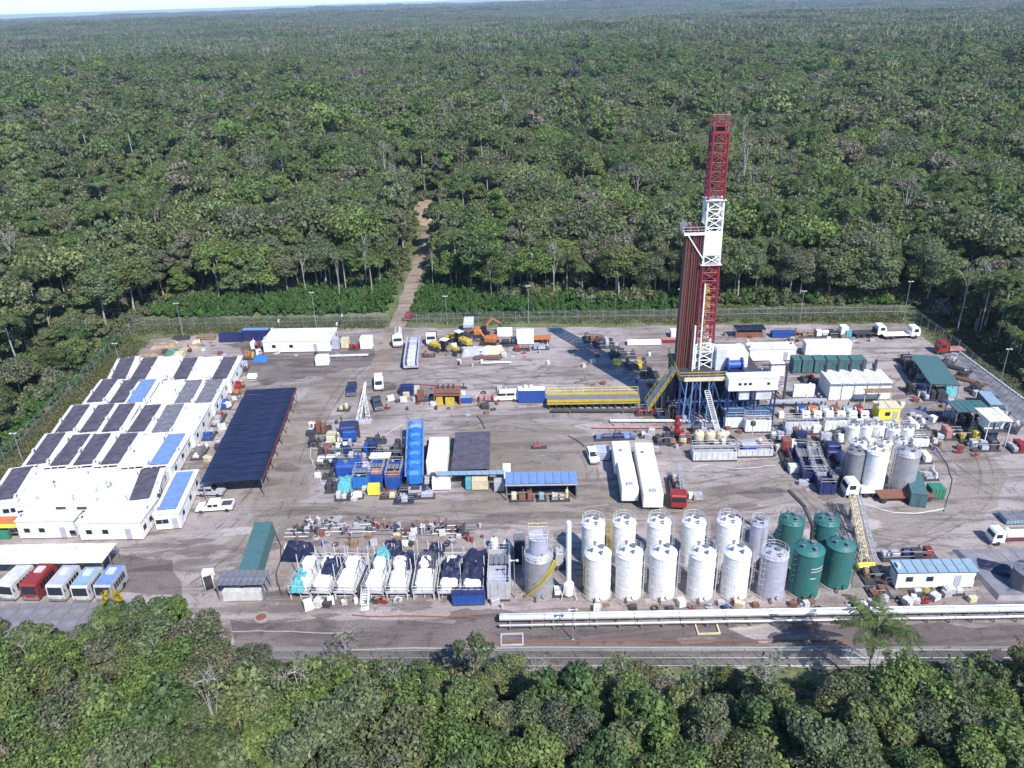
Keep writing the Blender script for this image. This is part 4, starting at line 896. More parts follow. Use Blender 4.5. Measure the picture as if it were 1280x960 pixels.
sk(611, 500, 4.5, 2.2, 'red pump machine right of the orange pump house', 102, [RED, DRED, PINK], 1.5, 4)
q = P(633, 500); pickup((q.x, q.y), -PI / 2, WHITE, 'white van parked left of the blue container with a white roof', 5.0, 1.9, 'van')
c, w, d, rz = F(648, 681, 504, 483, 2.9); container(c, w, d, rz, 2.9, 'blue container with a white roof at the left end of the yellow catwalk', BLUE, WHITE)
for i, x in enumerate((657, 664)): q = P(x, 484, 2.9); MB_ = MB().box(0, 0, 0, .7, .6, .6).obj('roof_box', WHITE); MB_.location = (q.x, q.y - .5, 2.97); tag(MB_, 'small white box on the blue container, ' + ('left one' if i == 0 else 'right one'), 'box')
# things standing behind along the back fence
c, w, d, rz = F2(513, 450, 517, 420, 2.6, 3.4); t = T('tank_trailer', 'long grey and white loaded trailer right of the forest road', 'trailer', (c[0], c[1], 0), rz)
for k in range(5): bevbox(MB(), 0, -d / 2 + (k + .5) * d / 5, 1.0, w * .55, d / 5 - .3, 1.5, .2).obj('white_box' if k < 3 else 'grey_box', OFFW if k < 3 else LILAC, t)
MB().box(-w / 2 + .2, 0, .9, .35, d, 1.6).box(w / 2 - .2, 0, .9, .35, d, 1.6).box(0, 0, .7, w, d, .2).obj('frame', LILAC, t)
for k in range(4):
    for s in (-1, 1): wheel(t, s * (w / 2 - .2), -d / 2 + 1 + k * 1.3, .5, .3)
q = P(497, 432); truck((q.x, q.y + 2), 0.1, 7.5, 'white tanker truck left of the long grey trailer', WHITE, 'tank', OFFW, 1.9)
q = P(539, 430); truck((q.x, q.y + 2), .05, 7.0, 'white truck between the long grey trailer and the yellow grader', WHITE, 'flat', DGREY)
def grader(c, rz, label, mat=YELLOW, blade=True):
    t = T('wheel_loader' if not blade else 'road_grader', label, 'loader' if not blade else 'grader', (c[0], c[1], 0), rz)
    MB().prism([(-4.2, 1.3), (-.8, 1.3), (-.8, 1.7), (-2.4, 2.0), (-4.2, 1.7)], -.3, .3).obj('front_frame', mat, t); bevbox(MB(), 0, 2.2, .9, 1.7, 3.4, 1.2, .15).obj('engine_hood', mat, t)
    m = MB(); bevbox(m, 0, -.1, 1.3, 1.5, 1.5, 1.9, .1); m.obj('cab', GLASS, t); MB().box(0, -.1, 3.2, 1.7, 1.8, .12).obj('cab_roof', WHITE, t)
    if blade: MB().prism([(-1.9, .15), (-1.7, .15), (-1.6, .45), (-1.7, .85), (-1.9, .85), (-1.8, .45)], -1.9, 1.9).obj('blade', MGREY, t)
    else: MB().prism([(-4.9, .2), (-3.9, .2), (-3.8, 1.3), (-4.1, 1.3), (-4.3, .5), (-4.9, .4)], -1.4, 1.4).obj('bucket', mat, t)
    for s in (-1, 1):
        wheel(t, s * 1.0, -3.7 if blade else -2.4, .7, .4); wheel(t, s * 1.0, 1.4, .7, .4); wheel(t, s * 1.0, 3.0, .7, .4) if blade else None
    MB().cyl((.5, 2.0, 2.1), (.5, 2.0, 3.0), .08, n=6).obj('exhaust_pipe', DGREY, t); return t
q = P(556, 440); grader((q.x, q.y), 1.0, 'yellow grader with its cab roof white, behind the grey pipe pile')
q = P(574, 436); grader((q.x, q.y + 3), -2.4, 'yellow wheel loader behind the grader', blade=False)
c, w, d, rz = F(579, 592, 425, 398, 3.4); q = P(586, 424); truck((q.x, q.y + 2.5), 0, 8, 'tall dark truck with a white cab roof behind the yellow grader', DGREY, 'box', LILAC, 2.4)
def crane(c, rz, label, mat=ORANGE):
    t = T('crawler_excavator', label, 'excavator', (c[0], c[1], 0), rz)
    for s in (-1, 1): MB().prism([(-1.8, .1), (1.8, .1), (2.1, .5), (1.8, .9), (-1.8, .9), (-2.1, .5)], s * 1.1 - .3, s * 1.1 + .3).obj('track', BLACK, t)
    bevbox(MB(), 0, .4, 1.0, 2.5, 2.8, 1.2, .15).obj('house', mat, t); bevbox(MB(), -.8, -.8, 1.0, .9, 1.4, 1.9, .1).obj('cab', GLASS, t)
    MB().path([(.3, -.8, 1.5), (.3, -3.2, 4.2)], .25, 6).obj('boom', mat, t); MB().path([(.3, -3.2, 4.2), (.3, -5.4, 2.6)], .18, 6).obj('stick', mat, t); MB().prism([(-5.9, 1.5), (-5.1, 1.5), (-5.0, 2.6), (-5.5, 2.7), (-5.7, 2.0)], -.3, .9).obj('bucket', DGREY, t); return t
q = P(612, 432); crane((q.x, q.y + 1), -1.9, 'orange excavator with its arm lowered near the back fence'); q = P(600, 424); crane((q.x, q.y + 2), 1.8, 'orange excavator partly hidden behind the nearer excavator')
q = P(592, 442); heap((q.x, q.y), 6.0, 3.4, 1.6, .1, 'grey sheet draped over a load behind the long brown pipes', LILAC, 'draped_load', 'heap', 51)
q = P(616, 440); heap((q.x, q.y), 5.4, 3.0, 1.4, 0, 'pale draped load right of the grey one', CREAM, 'draped_load', 'heap', 52)
for i, (x, lab) in enumerate([(601, 'left'), (619, 'right')]):
    q = P(x, 449); pipe_bundle((q.x, q.y), 3.2, 0, f'short stack of brown pipes in front of the draped loads, the {lab} stack', PIPEB, 4, .16, 2)
q = P(620, 455); pipe_bundle((q.x, q.y), 6.5, 0, 'white pipes lying in front of the brown pipe stacks', WHITE, 2, .14, 1)
c, w, d, rz = F(646, 667, 431, 411, 3.0); container(c, w, d, rz, 3.0, 'white container with an orange truck beside it near the back fence', WHITE); q = P(672, 427); truck((q.x, q.y), -PI / 2, 6.5, 'orange flat truck behind the white container at the back', ORANGE, 'flat', ORANGE)
sk(637, 431, 4.2, 2.6, 'dark machinery skid left of the white container at the back', 111, [DGREY, BLACK], 2.2, 3); sk(652, 438, 4.0, 1.6, 'rusty red skid in front of the white container at the back', 112, [RUST, RED], 1.0, 3); sk(676, 436, 4.0, 2.0, 'pale blue and grey skid right of the white container at the back', 113, [PBLUE, LILAC], 1.2, 3)
c, w, d, rz = F(622, 640, 420, 413, 1.8); container(c, w, max(d, 2), rz, 1.8, 'low white container against the back fence behind the dark machinery', WHITE)
sk(536, 445, 3, 2, 'rusty pipe fittings skid in front of the white truck', 114, [RUST, PINK, LGREY], 1.0, 3)
# ------------------------------------------------------------------ drilling rig
FH = 9.8
R0 = P(882, 460, FH); rz = -.01
t = T('drilling_rig', 'tall drilling rig with a red and white lattice mast on a dark blue substructure', 'drilling rig', (R0.x, R0.y, 0), rz)
RIG = t
# substructure: two boxes of columns left and right of centre, braced
SX0, SX1, SY0, SY1 = -5.6, 9.5, -4.2, 7.0
leg = MB().box(0, 0, 0, .38, .38, FH - .5).mesh('substructure_column', NAVY)
for x in (SX0, -2.6, 0.6, 3.6, 6.6, SX1):
    for y in (SY0, 1.4, SY1): link('substructure_column', leg, t, (x, y, 0))
STB = M('substructure_blue', (.05, .11, .22), .45, dirt=.15)
m = MB()
for y in (SY0, 1.4, SY1):
    for a, b in ((SX0, -2.6), (-2.6, .6), (.6, 3.6), (3.6, 6.6), (6.6, SX1)):
        m.cyl((a, y - .2, .4), (b, y - .2, FH - .8), .12, n=5); m.cyl((b, y - .24, .4), (a, y - .24, FH - .8), .12, n=5)
    m.box((SX0 + SX1) / 2, y, 4.6, SX1 - SX0, .25, .3).box((SX0 + SX1) / 2, y, .004, SX1 - SX0 + 1, .6, .4)
for x in (SX0, .6, 3.6, SX1):
    m.cyl((x, SY0, .4), (x, SY1, FH - .8), .12, n=5); m.cyl((x + .05, SY1, .4), (x + .05, SY0, FH - .8), .12, n=5)
m.obj('substructure_brace', STB, t)
MB().box((SX0 + SX1) / 2, SY1 + .3, .5, SX1 - SX0, .1, FH - 2).obj('shade_panel', NAVY, t); MB().box(SX0 - .3, 2.4, .5, .1, 8.0, FH - 2.2).obj('shade_panel', NAVY, t)  # navy panels added so the back of the substructure looks shaded
for x_, y_, w_, d_, h_ in ((-1.6, 3.6, 5.5, 4, 6.5), (3.4, 4.2, 5.5, 3.6, 7.5), (-4.6, 4.8, 2, 3, 5)): MB().box(x_, y_, .42, w_, d_, h_).obj('substructure_unit', DGREY, t)  # plain dark blocks added to fill out the dark interior
# light blue raising legs
m = MB(); [m.cyl((x, SY0 - .5, .3), (x + dx, SY0 - .2, FH - .5), .13, n=6) for x, dx in ((-4.9, .5), (-3.6, .3), (-1.6, -.3), (-.4, .2))]; m.obj('raising_strut', SBLUE, t)
MB().box((SX0 + SX1) / 2, (SY0 + SY1) / 2, FH - .5, SX1 - SX0 + .8, SY1 - SY0 + .8, .5).obj('drill_floor', DGREY, t)
MB().box(-1.0, SY0 - .46, FH - .55, 8.0, .1, .8).obj('floor_edge', CREAM, t)
# equipment in the substructure
for i, (x, y, w_, d_, h_, mt) in enumerate([(-3.8, -1, 2.4, 3, 3.0, NAVY), (1.9, 0, 1.8, 3, 4.0, DGREY), (5.1, -2, 2.2, 3, 2.4, LGREY), (7.9, -2.4, 2.0, 2.4, 2.0, BLUE), (7.8, 2.5, 2.2, 4, 5.2, NAVY)]): bevbox(MB(), x, y, .42, w_, d_, h_, .15).obj('substructure_unit', mt, t)
# mast (A-shaped box mast): base at local (0,1), three painted sections
def mast_w(z): return 3.35 - (z - FH) * .018
MX, MY = -.6, 1.5
secs = [(FH, 15.0, WHITE, 'white'), (15.0, 30.5, MRED, 'red'), (30.5, 42.2, WHITE, 'white'), (42.2, 53.4, MRED, 'red')]
for z0, z1, mt, nm in secs:
    for sx in (-1, 1):
        for sy in (-1, 1):
            a = mast_w(z0) / 2; b = mast_w(z1) / 2
            MB().cyl((MX + sx * a, MY + sy * a, z0), (MX + sx * b, MY + sy * b, z1), .19, n=6).obj('mast_leg', mt, t, label=nm + ' painted mast leg section')
    n = int((z1 - z0) / 1.55); m = MB()
    for i in range(n):
        za = z0 + (z1 - z0) * i / n; zb = z0 + (z1 - z0) * (i + 1) / n; a = mast_w(za) / 2; b = mast_w(zb) / 2
        for (p, q) in (((-1, -1), (1, -1)), ((1, -1), (1, 1)), ((1, 1), (-1, 1)), ((-1, 1), (-1, -1))):
            m.cyl((MX + p[0] * a, MY + p[1] * a, za), (MX + q[0] * b, MY + q[1] * b, zb), .085, n=4, cap=False)
            m.cyl((MX + q[0] * a, MY + q[1] * a, za), (MX + p[0] * b, MY + p[1] * b, zb), .085, n=4, cap=False)
            m.cyl((MX + p[0] * b, MY + p[1] * b, zb), (MX + q[0] * b, MY + q[1] * b, zb), .1, n=4, cap=False)
    m.obj('mast_brace', mt, t, label=nm + ' painted cross bracing')
# white plate wind wall in the mid mast
MB().box(MX - .1, MY - 1.6, 32.3, 2.9, .08, 4.4).box(MX + 1.45, MY, 31.5, .08, 2.4, 6.5).obj('mast_plate', WHITE, t)
MB().box(MX, MY, 30.4, 3.9, 3.9, .12).box(MX, MY, 42.1, 3.7, 3.7, .12).obj('mast_platform', OFFW, t)
# crown
a = mast_w(53.4); MB().box(MX, MY, 53.4, a + .3, a + .3, .4).box(MX, MY, 54.6, 3.3, 2.8, .18).obj('crown_platform', MRED, t)
m = MB(); [m.box(MX + x, MY + y, 53.8, .2, .2, .85) for x in (-1, 1) for y in (-1, 1)]; railing(m, [(MX - 1.65, MY - 1.4), (MX + 1.65, MY - 1.4), (MX + 1.65, MY + 1.4), (MX - 1.65, MY + 1.4), (MX - 1.65, MY - 1.4)], 54.7, 1.1, 1.1, .05); m.cyl((MX - .6, MY, 54.8), (MX - .6, MY, 56.4), .1, n=6).cyl((MX - 1.4, MY, 56.3), (MX + 1.6, MY, 56.3), .1, n=5).cyl((MX + .8, MY, 54.8), (MX + .8, MY, 56.3), .1, n=6); m.obj('crown_railing', MRED, t)
for k in range(4): MB().lathe([(.75, -.06), (.75, .06)], 16, MX - .6 + k * .4, MY, 54.3, axis='x').obj('crown_sheave', DRED, t)
# racking board
bz = 36.0; bx = MX - 3.3
MB().box(bx + .15, MY - 1.5, bz, 4.0, .18, .5).box(bx + .15, MY + 1.5, bz, 4.0, .18, .5).box(bx - 1.85, MY, bz, .18, 3.2, .5).box(bx + .6, MY, bz + .02, 3.2, .6, .1).obj('racking_board', WHITE, t)
m = MB(); [m.box(bx - 1.9 + k * .45, MY, bz + .1, .08, 2.8, .14) for k in range(8)]; m.obj('racking_finger', MGREY, t)
m = MB(); railing(m, [(bx + 2, MY - 1.6), (bx - 2.3, MY - 1.6), (bx - 2.3, MY + 1.6), (bx + 2, MY + 1.6)], bz + .4, 1.1, 1.2, .045); m.obj('board_railing', LGREY, t)
MB().cyl((MX - 1.5, MY - 1.5, 31.5), (bx - 1.2, MY - 1.5, bz), .12, n=5).cyl((MX - 1.5, MY + 1.5, 31.5), (bx - 1.2, MY + 1.5, bz), .12, n=5).obj('board_strut', WHITE, t)
MB().box(bx - 2.2, MY, bz + .9, .8, 1.5, 1.0).box(bx - 1.2, MY + .5, bz + .6, 1.6, 1.2, 1.0).obj('board_shelter', MATV, t)
# drill pipe stands racked on the floor
pm = [MB().cyl((0, 0, 0), (0, 0, L_), .105, n=6).mesh('drill_pipe', mt_) for L_, mt_ in ((27.6, PIPEB), (27.2, DRED), (27.9, PIPEB))]
for i in range(8):
    for j in range(6): link('drill_pipe', pm[(i * 5 + j * 3) % 3], t, (bx - 1.65 + i * .42, MY - 1.2 + j * .48 + rnd.uniform(-.08, .08), FH + .01), (rnd.uniform(-.004, .004), .012 + rnd.uniform(-.003, .003), 0))
# travelling block, top drive, cables, standpipe
MB().box(MX, MY, 24.5, 1.0, .7, 1.8).box(MX, MY, 21.0, 1.3, 1.1, 3.0).cyl((MX, MY, 14), (MX, MY, 21), .14, n=7).obj('top_drive', YELLOW, t)
m = MB(); [m.cyl((MX + x, MY, 26.3), (MX + x, MY, 54), .025, n=4, cap=False) for x in (-.3, -.1, .1, .3)]; m.obj('hoist_cable', DGREY, t)
MB().cyl((MX - .9, MY - 2.2, FH), (MX - .9, MY - 2.0, 27), .16, n=7).cyl((MX - 2.2, MY - 2.4, FH), (MX - 2.2, MY - 2.4, 19), .18, n=7).obj('standpipe', WHITE, t)
# floor buildings
bevbox(MB(), 4.6, 2.2, FH, 6.8, 4.6, 3.0, .1).obj('driller_cabin', WHITE, t)
bevbox(MB(), 2.6, -.2, FH, 2.2, 2.0, 4.4, .1).obj('control_cabin', OFFW, t)
o = MB().lathe([(.5, -1.5), (1.35, -1.45), (1.35, -1.2), (.8, -1.15), (.8, 1.15), (1.35, 1.2), (1.35, 1.45), (.5, 1.5)], 18, 5.0, -1.9, FH + 1.5, axis='x').obj('drawworks_drum', BLUE, t); MB().box(5.0, -1.9, FH, 3.6, 2.0, .7).obj('drawworks_base', NAVY, t)
MB().box(7.5, -5.2, FH - 1.9, 9.2, 2.6, 2.5).obj('doghouse', WHITE, t); MB().box(7.5, -5.2, FH + .604, 9.4, 2.8, .1).obj('doghouse_roof', ROOFW, t)
for k, x in enumerate((5.0, 6.0, 6.9, 10.3)): MB().box(x, -6.52, FH - .75, .55, .05, .5).obj('doghouse_window', GLASS, t)
MB().box(6.2, -5.0, FH - 4.1, 1.9, 1.6, 2.1).box(9.6, -5.0, FH - 4.1, 3.4, 1.8, 2.1).obj('hanging_cabin', OFFW, t)
m = MB(); [m.box(x, y, 0, .25, .25, FH - 1.9) for x in (3.2, 8.1, 11.9) for y in (-6.3, -4.2)]; m.box(7.5, -6.3, 3.0, 9, .2, .25).box(7.5, -4.2, 3.0, 9, .2, .25); m.obj('doghouse_post', NAVY, t)
MB().box(7.4, -5.2, 2.2, 9.2, 2.4, 1.1).box(7.4, -5.2, .2, 9.6, 2.8, .5).obj('lower_tank', STB, t)
m = MB(); railing(m, [(SX0 - .3, SY0 - .3), (3.0, SY0 - .3)], FH, 1.2, 1.5, .04); railing(m, [(SX0 - .3, SY0 - .3), (SX0 - .3, SY1 + .3), (SX1, SY1 + .3)], FH, 1.2, 1.5, .04); m.obj('floor_railing', YELLOW, t)
# front stair (pale diagonal)
m = MB(); a = Vector((-.6, SY0 - .6, FH - 2.5)); b = Vector((.9, SY0 - 7.6, .1))
for s in (-.45, .45): m.cyl(a + Vector((s, 0, 0)), b + Vector((s, 0, 0)), .1, n=5)
for k in range(26): q = a.lerp(b, k / 26); m.box(q.x, q.y, q.z, .9, .25, .05)
m.obj('stair', OFFW, t)
# V-door ramp and catwalk on the left
A = P(840, 449, FH - .2) ; A = RIG.matrix_world if False else A
rampT = T('pipe_ramp', 'steep grey ramp with yellow edges rising from the catwalk to the rig floor', 'ramp', (0, 0, 0))
a = Vector((R0.x + SX0 - .4, R0.y + .8, FH - .1)); b = Vector((P(805, 500, 1.4).x, P(805, 500, 1.4).y, 1.4)); a.y = R0.y + .5; b.y = min(b.y, a.y)
dv = (b - a); nn = Vector((-dv.y, dv.x, 0)).normalized()
def slab(m, a, b, w, t_, off=0.0):
    p = [a + nn * (off - w / 2), a + nn * (off + w / 2), b + nn * (off + w / 2), b + nn * (off - w / 2)]; vs = [tuple(q) for q in p] + [tuple(q + Vector((0, 0, t_))) for q in p]; m.add(vs, [(0, 1, 2, 3), (7, 6, 5, 4), (0, 4, 5, 1), (1, 5, 6, 2), (2, 6, 7, 3), (3, 7, 4, 0)]); return m
slab(MB(), a, b, 2.6, .2).obj('ramp_plate', LGREY, rampT)
m = MB(); slab(m, a, b, .18, .45, 1.35); slab(m, a, b, .18, .45, -1.35); m.obj('ramp_edge', YELLOW, rampT)
m = MB()
for s in (-1.9, 1.9):
    for k in range(9): q = a.lerp(b, k / 8) + nn * s; m.cyl(q, q + Vector((0, 0, 1.1)), .04, n=4)
    m.cyl(a + nn * s + Vector((0, 0, 1.1)), b + nn * s + Vector((0, 0, 1.1)), .04, n=4); m.cyl(a + nn * s, b + nn * s, .09, n=4)
m.obj('ramp_railing', YELLOW, rampT)
m = MB()
for k in (.2, .45, .7): q = a.lerp(b, k); m.box(q.x, q.y, 0, .3, 2.2, q.z)
m.obj('ramp_support', DGREY, rampT)
for i_, k in enumerate((.12, .34, .58)):  # dark blocks added to stand in for the shade beneath the ramp
    q = a.lerp(b, k); skid((q.x + 1.0, q.y - 2.2), 3.0, 3.0, 0, 'dark block standing in for shade under the rig ramp, ' + ['nearest the rig', 'in the middle', 'at the ramp foot'][i_], 700 + i_, [DGREY, NAVY, BLACK], 4.5 - 1.3 * i_, 3)
c, w, d, rz = F(684, 800, 512, 491, 1.9); t = T('catwalk', 'long catwalk with yellow edges leading to the rig ramp', 'catwalk', (c[0], c[1], 0), rz)
d = min(d, 3.6); MB().box(0, 0, 1.5, w, d, .2).obj('deck', MGREY, t); MB().box(0, -d / 2 + .1, 1.2, w, .2, 1.0).box(0, d / 2 - .1, 1.2, w, .2, .9).obj('edge_beam', YELLOW, t)
m = MB(); [m.box(-w / 2 + .4 + k * (w - .8) / 12, 0, 0, .25, d - .5, 1.5) for k in range(13)]; m.obj('support', DGREY, t)
m = MB(); railing(m, [(-w / 2, d / 2 - .1), (w / 2, d / 2 - .1)], 2.1, 1.1, 1.8, .04); m.obj('railing', BYELLOW, t)
# pipe racks parallel to the catwalk, near side
for i, (x0, x1, y, mt, lab, r) in enumerate([(690, 800, 516, DGREY, 'dark drill pipes racked directly in front of the catwalk', .08), (762, 905, 528, CLAD, 'long pale pipes on sleepers in front of the rig', .13), (742, 838, 536, PINK, 'pinkish pipes lying right of the open yard, in front of the long pale pipes', .09)]):
    a, b = P(x0, y), P(x1, y); L_ = (b - a).length; q = (a + b) / 2; pipe_bundle((q.x, q.y), L_, math.atan2(b.y - a.y, b.x - a.x), lab, mt, 6 if i == 0 else 3, r, 1 if i else 2, .5 if i == 0 else .3)
# behind the catwalk: racks and machinery in the mast shadow
for i, (x, y, w_, d_, pal, lab) in enumerate([(742, 425, 5, 4, [DRED, RUST, DGREY], 'dark red machinery at the far end of the mast shadow'), (758, 432, 6, 4, [DGREY, LILAC], 'dark skid with grey parts behind the yellow box in the mast shadow'), (778, 445, 6, 4, [DGREY, MGREY], 'dark pump skid in the middle of the mast shadow'),
                                              (795, 458, 5, 4, [DGREY, YELLOW], 'dark skid with yellow parts near the rig ramp'), (812, 470, 4, 3, [DGREY, MGREY, NAVY], 'dark winch skid directly behind the rig ramp')]): sk(x, y, w_, d_, lab, 120 + i, pal, 1.6, 5)
c, w, d, rz = F(767, 775, 457, 449, 1.1); container(c, w, 1.4, rz, 1.2, 'small bright yellow box lying in the mast shadow', BYELLOW, name='small_box', cat='box', doors=False)
c, w, d, rz = F(784, 826, 431, 425, 1.2); container(c, w, 1.6, rz, 1.0, 'long low white box near the back fence left of the mast', WHITE, name='long_box', cat='box', doors=False)
c, w, d, rz = F(826, 866, 428, 422, 1.0); container(c, w, 1.4, rz, .9, 'long low red box behind the rig mast', RED, PINK, name='long_box', cat='box', doors=False)
c, w, d, rz = F(838, 868, 421, 412, 1.8); container(c, w, 2.2, rz, 1.7, 'white container at the back fence directly behind the mast', WHITE)
# back right: long low things by the fence
c, w, d, rz = F(917, 955, 421, 410, 2.4); t = shed(c, w, max(d, 3.0), rz, 2.4, 'long shelter with a dark blue roof at the back fence right of the rig', DNAVY, n=7, along='x', posts=2, name='roofed_shelter', cat='shelter'); MB().box(0, 0, 0, w - 1, 1.4, 1.4).obj('stored_load', RUST, t)
c, w, d, rz = F(964, 990, 421, 414, 1.4); container(c, w, 2, rz, 1.3, 'low dark blue container right of the dark blue roofed shelter', BLUE)
for i, (x, y, w_, pal, lab) in enumerate([(995, 421, 2.4, [DRED, DGREY], 'dark red skid at the back fence right of the low blue container'), (1010, 420, 4, [PINK, WOOD], 'pinkish machinery skid at the back fence, left of the white roofed skid'), (1028, 420, 4, [WHITE, PINK, DGREY], 'white roofed skid at the back fence'), (1042, 420, 3, [RUST, DGREY], 'rusty skid at the back fence left of the small cyan and white boxes')]): sk(x, y, w_, 2, lab, 130 + i, pal, 1.4, 3)
q = P(1054, 421); container((q.x, q.y + .5), 1.6, 1.8, 0, 2.6, 'narrow white box at the back fence left of the cyan box', WHITE, name='narrow_box', cat='box'); q = P(1060, 422); container((q.x, q.y + .5), 1.2, 1.6, 0, 1.8, 'small cyan box beside the narrow white box', CYAN, name='narrow_box', cat='box')
q = P(1085, 420); truck((q.x, q.y), PI / 2, 7.5, 'white truck with a dark load at the back fence, facing right', WHITE, 'flat', DGREY)
q = P(1124, 422); truck((q.x, q.y), PI / 2, 8.5, 'white dropside truck at the back right corner, facing right', WHITE, 'flat', WHITE)
# white tanks / buildings right of the rig
c, w, d, rz = F(936, 994, 452, 428, 3.0); cabin(c, w, d, rz, 3.0, 'white flat roofed building behind the rig, left of the long white shelter', None, name='white_building', cat='building', group=None, acs=3, wins=0)
c, w, d, rz = F(1004, 1061, 443, 428, 3.4); container(c, w, max(d, 2.5), rz, 3.2, 'long plain white container behind the row of teal containers', WHITE)
for i, (x0, x1) in enumerate([(990, 999), (1001, 1014), (1016, 1030), (1032, 1045), (1047, 1060), (1062, 1080)]):
    c, w, d, rz = F(x0, x1, 465, 444, 3.2); container(c, w, max(d, 3.0), rz, 3.0, f'teal container in the row behind the white generator house, {["leftmost", "second from left", "third from left", "third from right", "second from right", "rightmost"][i]}', TEAL, group='teal containers behind the generator house')
# generator house
c, w, d, rz = F(1034, 1113, 500, 461, 4.0); t = T('generator_house', 'big white ribbed generator house with dark exhaust stacks', 'generator house', (c[0], c[1], 0), rz)
n_ = 5
for k in range(n_): ribbed(MB(), w / n_ - .25, d, 3.6, .1, .6).obj('generator_unit', WHITE, t).location = (-w / 2 + (k + .5) * w / n_, 0, 0)
rp = MB().box(0, 0, 0, w / n_ - .12, d + .2, .12).box(-.6, 0, .12, .12, d, .06).box(.6, 0, .12, .12, d, .06).mesh('roof_panel', ROOFW)
for k in range(n_): link('roof_panel', rp, t, (-w / 2 + (k + .5) * w / n_, 0, 3.75))
for k in range(n_): 
    if k < 5: MB().cyl((-w / 2 + (k + .35) * w / n_, d / 2 - .8, 3.8), (-w / 2 + (k + .35) * w / n_, d / 2 - .8, 6.4), .3, n=10).cyl((-w / 2 + (k + .35) * w / n_, d / 2 - .8, 4.0), (-w / 2 + (k + .35) * w / n_ + .2, d / 2 + .6, 4.8), .35, n=10).obj('exhaust_stack', DGREY, t)
MB().box(0, -d / 2 - .1, 3.45, w, .3, .14).obj('gutter', MGREY, t)
c, w, d, rz = F(991, 1017, 497, 480, 2.8); container(c, w, d, rz, 2.8, 'square white container left of the generator house', WHITE)
c, w, d, rz = F(962, 979, 470, 452, 3.0); container(c, w, max(d, 2), rz, 3.0, 'white container standing right of the rig floor, behind the dark pole', WHITE)
q = P(979, 500); t = T('flare_pole', 'tall dark post right of the rig', 'post', (q.x, q.y, 0)); MB().box(0, 0, 0, .35, .35, 7.8).obj('post', DGREY, t); MB().box(-2.5, 0, 7.8, 5.2, .2, .25).obj('cross_arm', DGREY, t)
m = MB(); A, B = P(958, 500, 1.8), P(1034, 500, 1.8); o = MB().box(0, 0, 1.5, (B - A).length, .7, .35).obj('deck', LILAC); tt = T('pipe_bridge', 'low violet grey pipe bridge running from the rig to the generator house', 'pipe bridge', ((A.x + B.x) / 2, (A.y + B.y) / 2, 0)); o.parent = tt; m = MB(); [m.box(-5 + k * 2.5, 0, 0, .2, .5, 1.5) for k in range(5)]; m.obj('support', DGREY, tt)
for i, (a, b) in enumerate([((942, 470), (975, 492)), ((936, 478), (970, 498))]):
    A, B = P(*a, 2.6), P(*b, .8); m = MB().cyl((0, 0, 2.6), ((B - A).x, (B - A).y, .8), .3, n=8).box(0, 0, 0, .3, .3, 2.5); o = m.obj('sloping_duct', RUST if i else CREAM); o.location = (A.x, A.y, 0); tag(o, ['cream', 'rusty'][i] + ' sloping duct right of the rig floor', 'duct')
sk(948, 490, 5, 4, 'grey and dark hydraulic skid at the right foot of the rig', 140, [LGREY, DGREY, NAVY], 2.0, 5); sk(955, 478, 4, 3, 'teal and grey skid behind the right side of the rig', 141, [TEAL, LGREY, DGREY], 2.0, 4); sk(1010, 476, 3.5, 3, 'dark red skid in front of the teal containers', 142, [DRED, DGREY], 1.4, 3)
# yellow cabin right of the pumps
c, w, d, rz = F(1095, 1122, 526, 503, 2.9); cabin(c, w, max(d, 3), rz, 2.9, 'bright yellow cabin with a dark window, in front of the generator house', None, wall=BYELLOW, roof=CREAM, name='yellow_cabin', group=None, acs=1, wins=1)
c, w, d, rz = F(1082, 1118, 512, 492, 3.4); t = T('lean_to_roof', 'small brown canopy roof behind the yellow cabin', 'canopy', (c[0], c[1] + 1.5, 0), rz); MB().box(0, 0, 3.3, w, 1.8, .1).obj('roof_sheet', WOOD, t); m = MB(); [m.box(s * (w / 2 - .2), 0, 0, .14, .14, 3.3) for s in (-1, 1)]; m.obj('post', CREAM, t)
# ------------------------------------------------------------------ mud pumps row (px 985-1125, 505-528)
cols = [(BLUE, 'blue'), (ORANGE, 'orange'), (LILAC, 'violet grey'), (RUST, 'rust red'), (PBLUE, 'pale blue'), (DRED, 'dark red')]
for i, (mt, cn) in enumerate(cols):
    x0 = 996 + i * 14.5; q = P(x0 + 6, 521); t = T('mud_pump', f'{cn} mud pump with pale end covers in the row before the generator house', 'pump', (q.x, q.y, 0), 0, 'mud pumps in a row')
    MB().box(0, 0, 0, 1.8, 4.6, .3).obj('base_frame', DGREY, t); bevbox(MB(), 0, .9, .3, 1.5, 2.2, 1.5, .25).obj('engine_cover', mt, t); MB().cyl((0, -.4, 1.0), (0, -2.0, 1.0), .5, n=12).obj('gear_housing', mt, t)
    m = MB(); [m.cyl((x, -1.7, 1.0), (x, -2.2, 1.0), .28, n=10) for x in (-.45, .1, .6)]; m.box(.1, -1.5, 1.3, 1.5, .7, .7); m.obj('fluid_end', WHITE, t); MB().cyl((.3, 1.4, 1.8), (.3, 1.4, 2.5), .12, n=7).obj('exhaust_stack', DGREY, t); MB().lathe([(.0, -.1), (.7, -.1), (.7, .1), (0.0, .1)], 14, -.8, .8, 1.1, axis='x').obj('flywheel', CREAM, t)
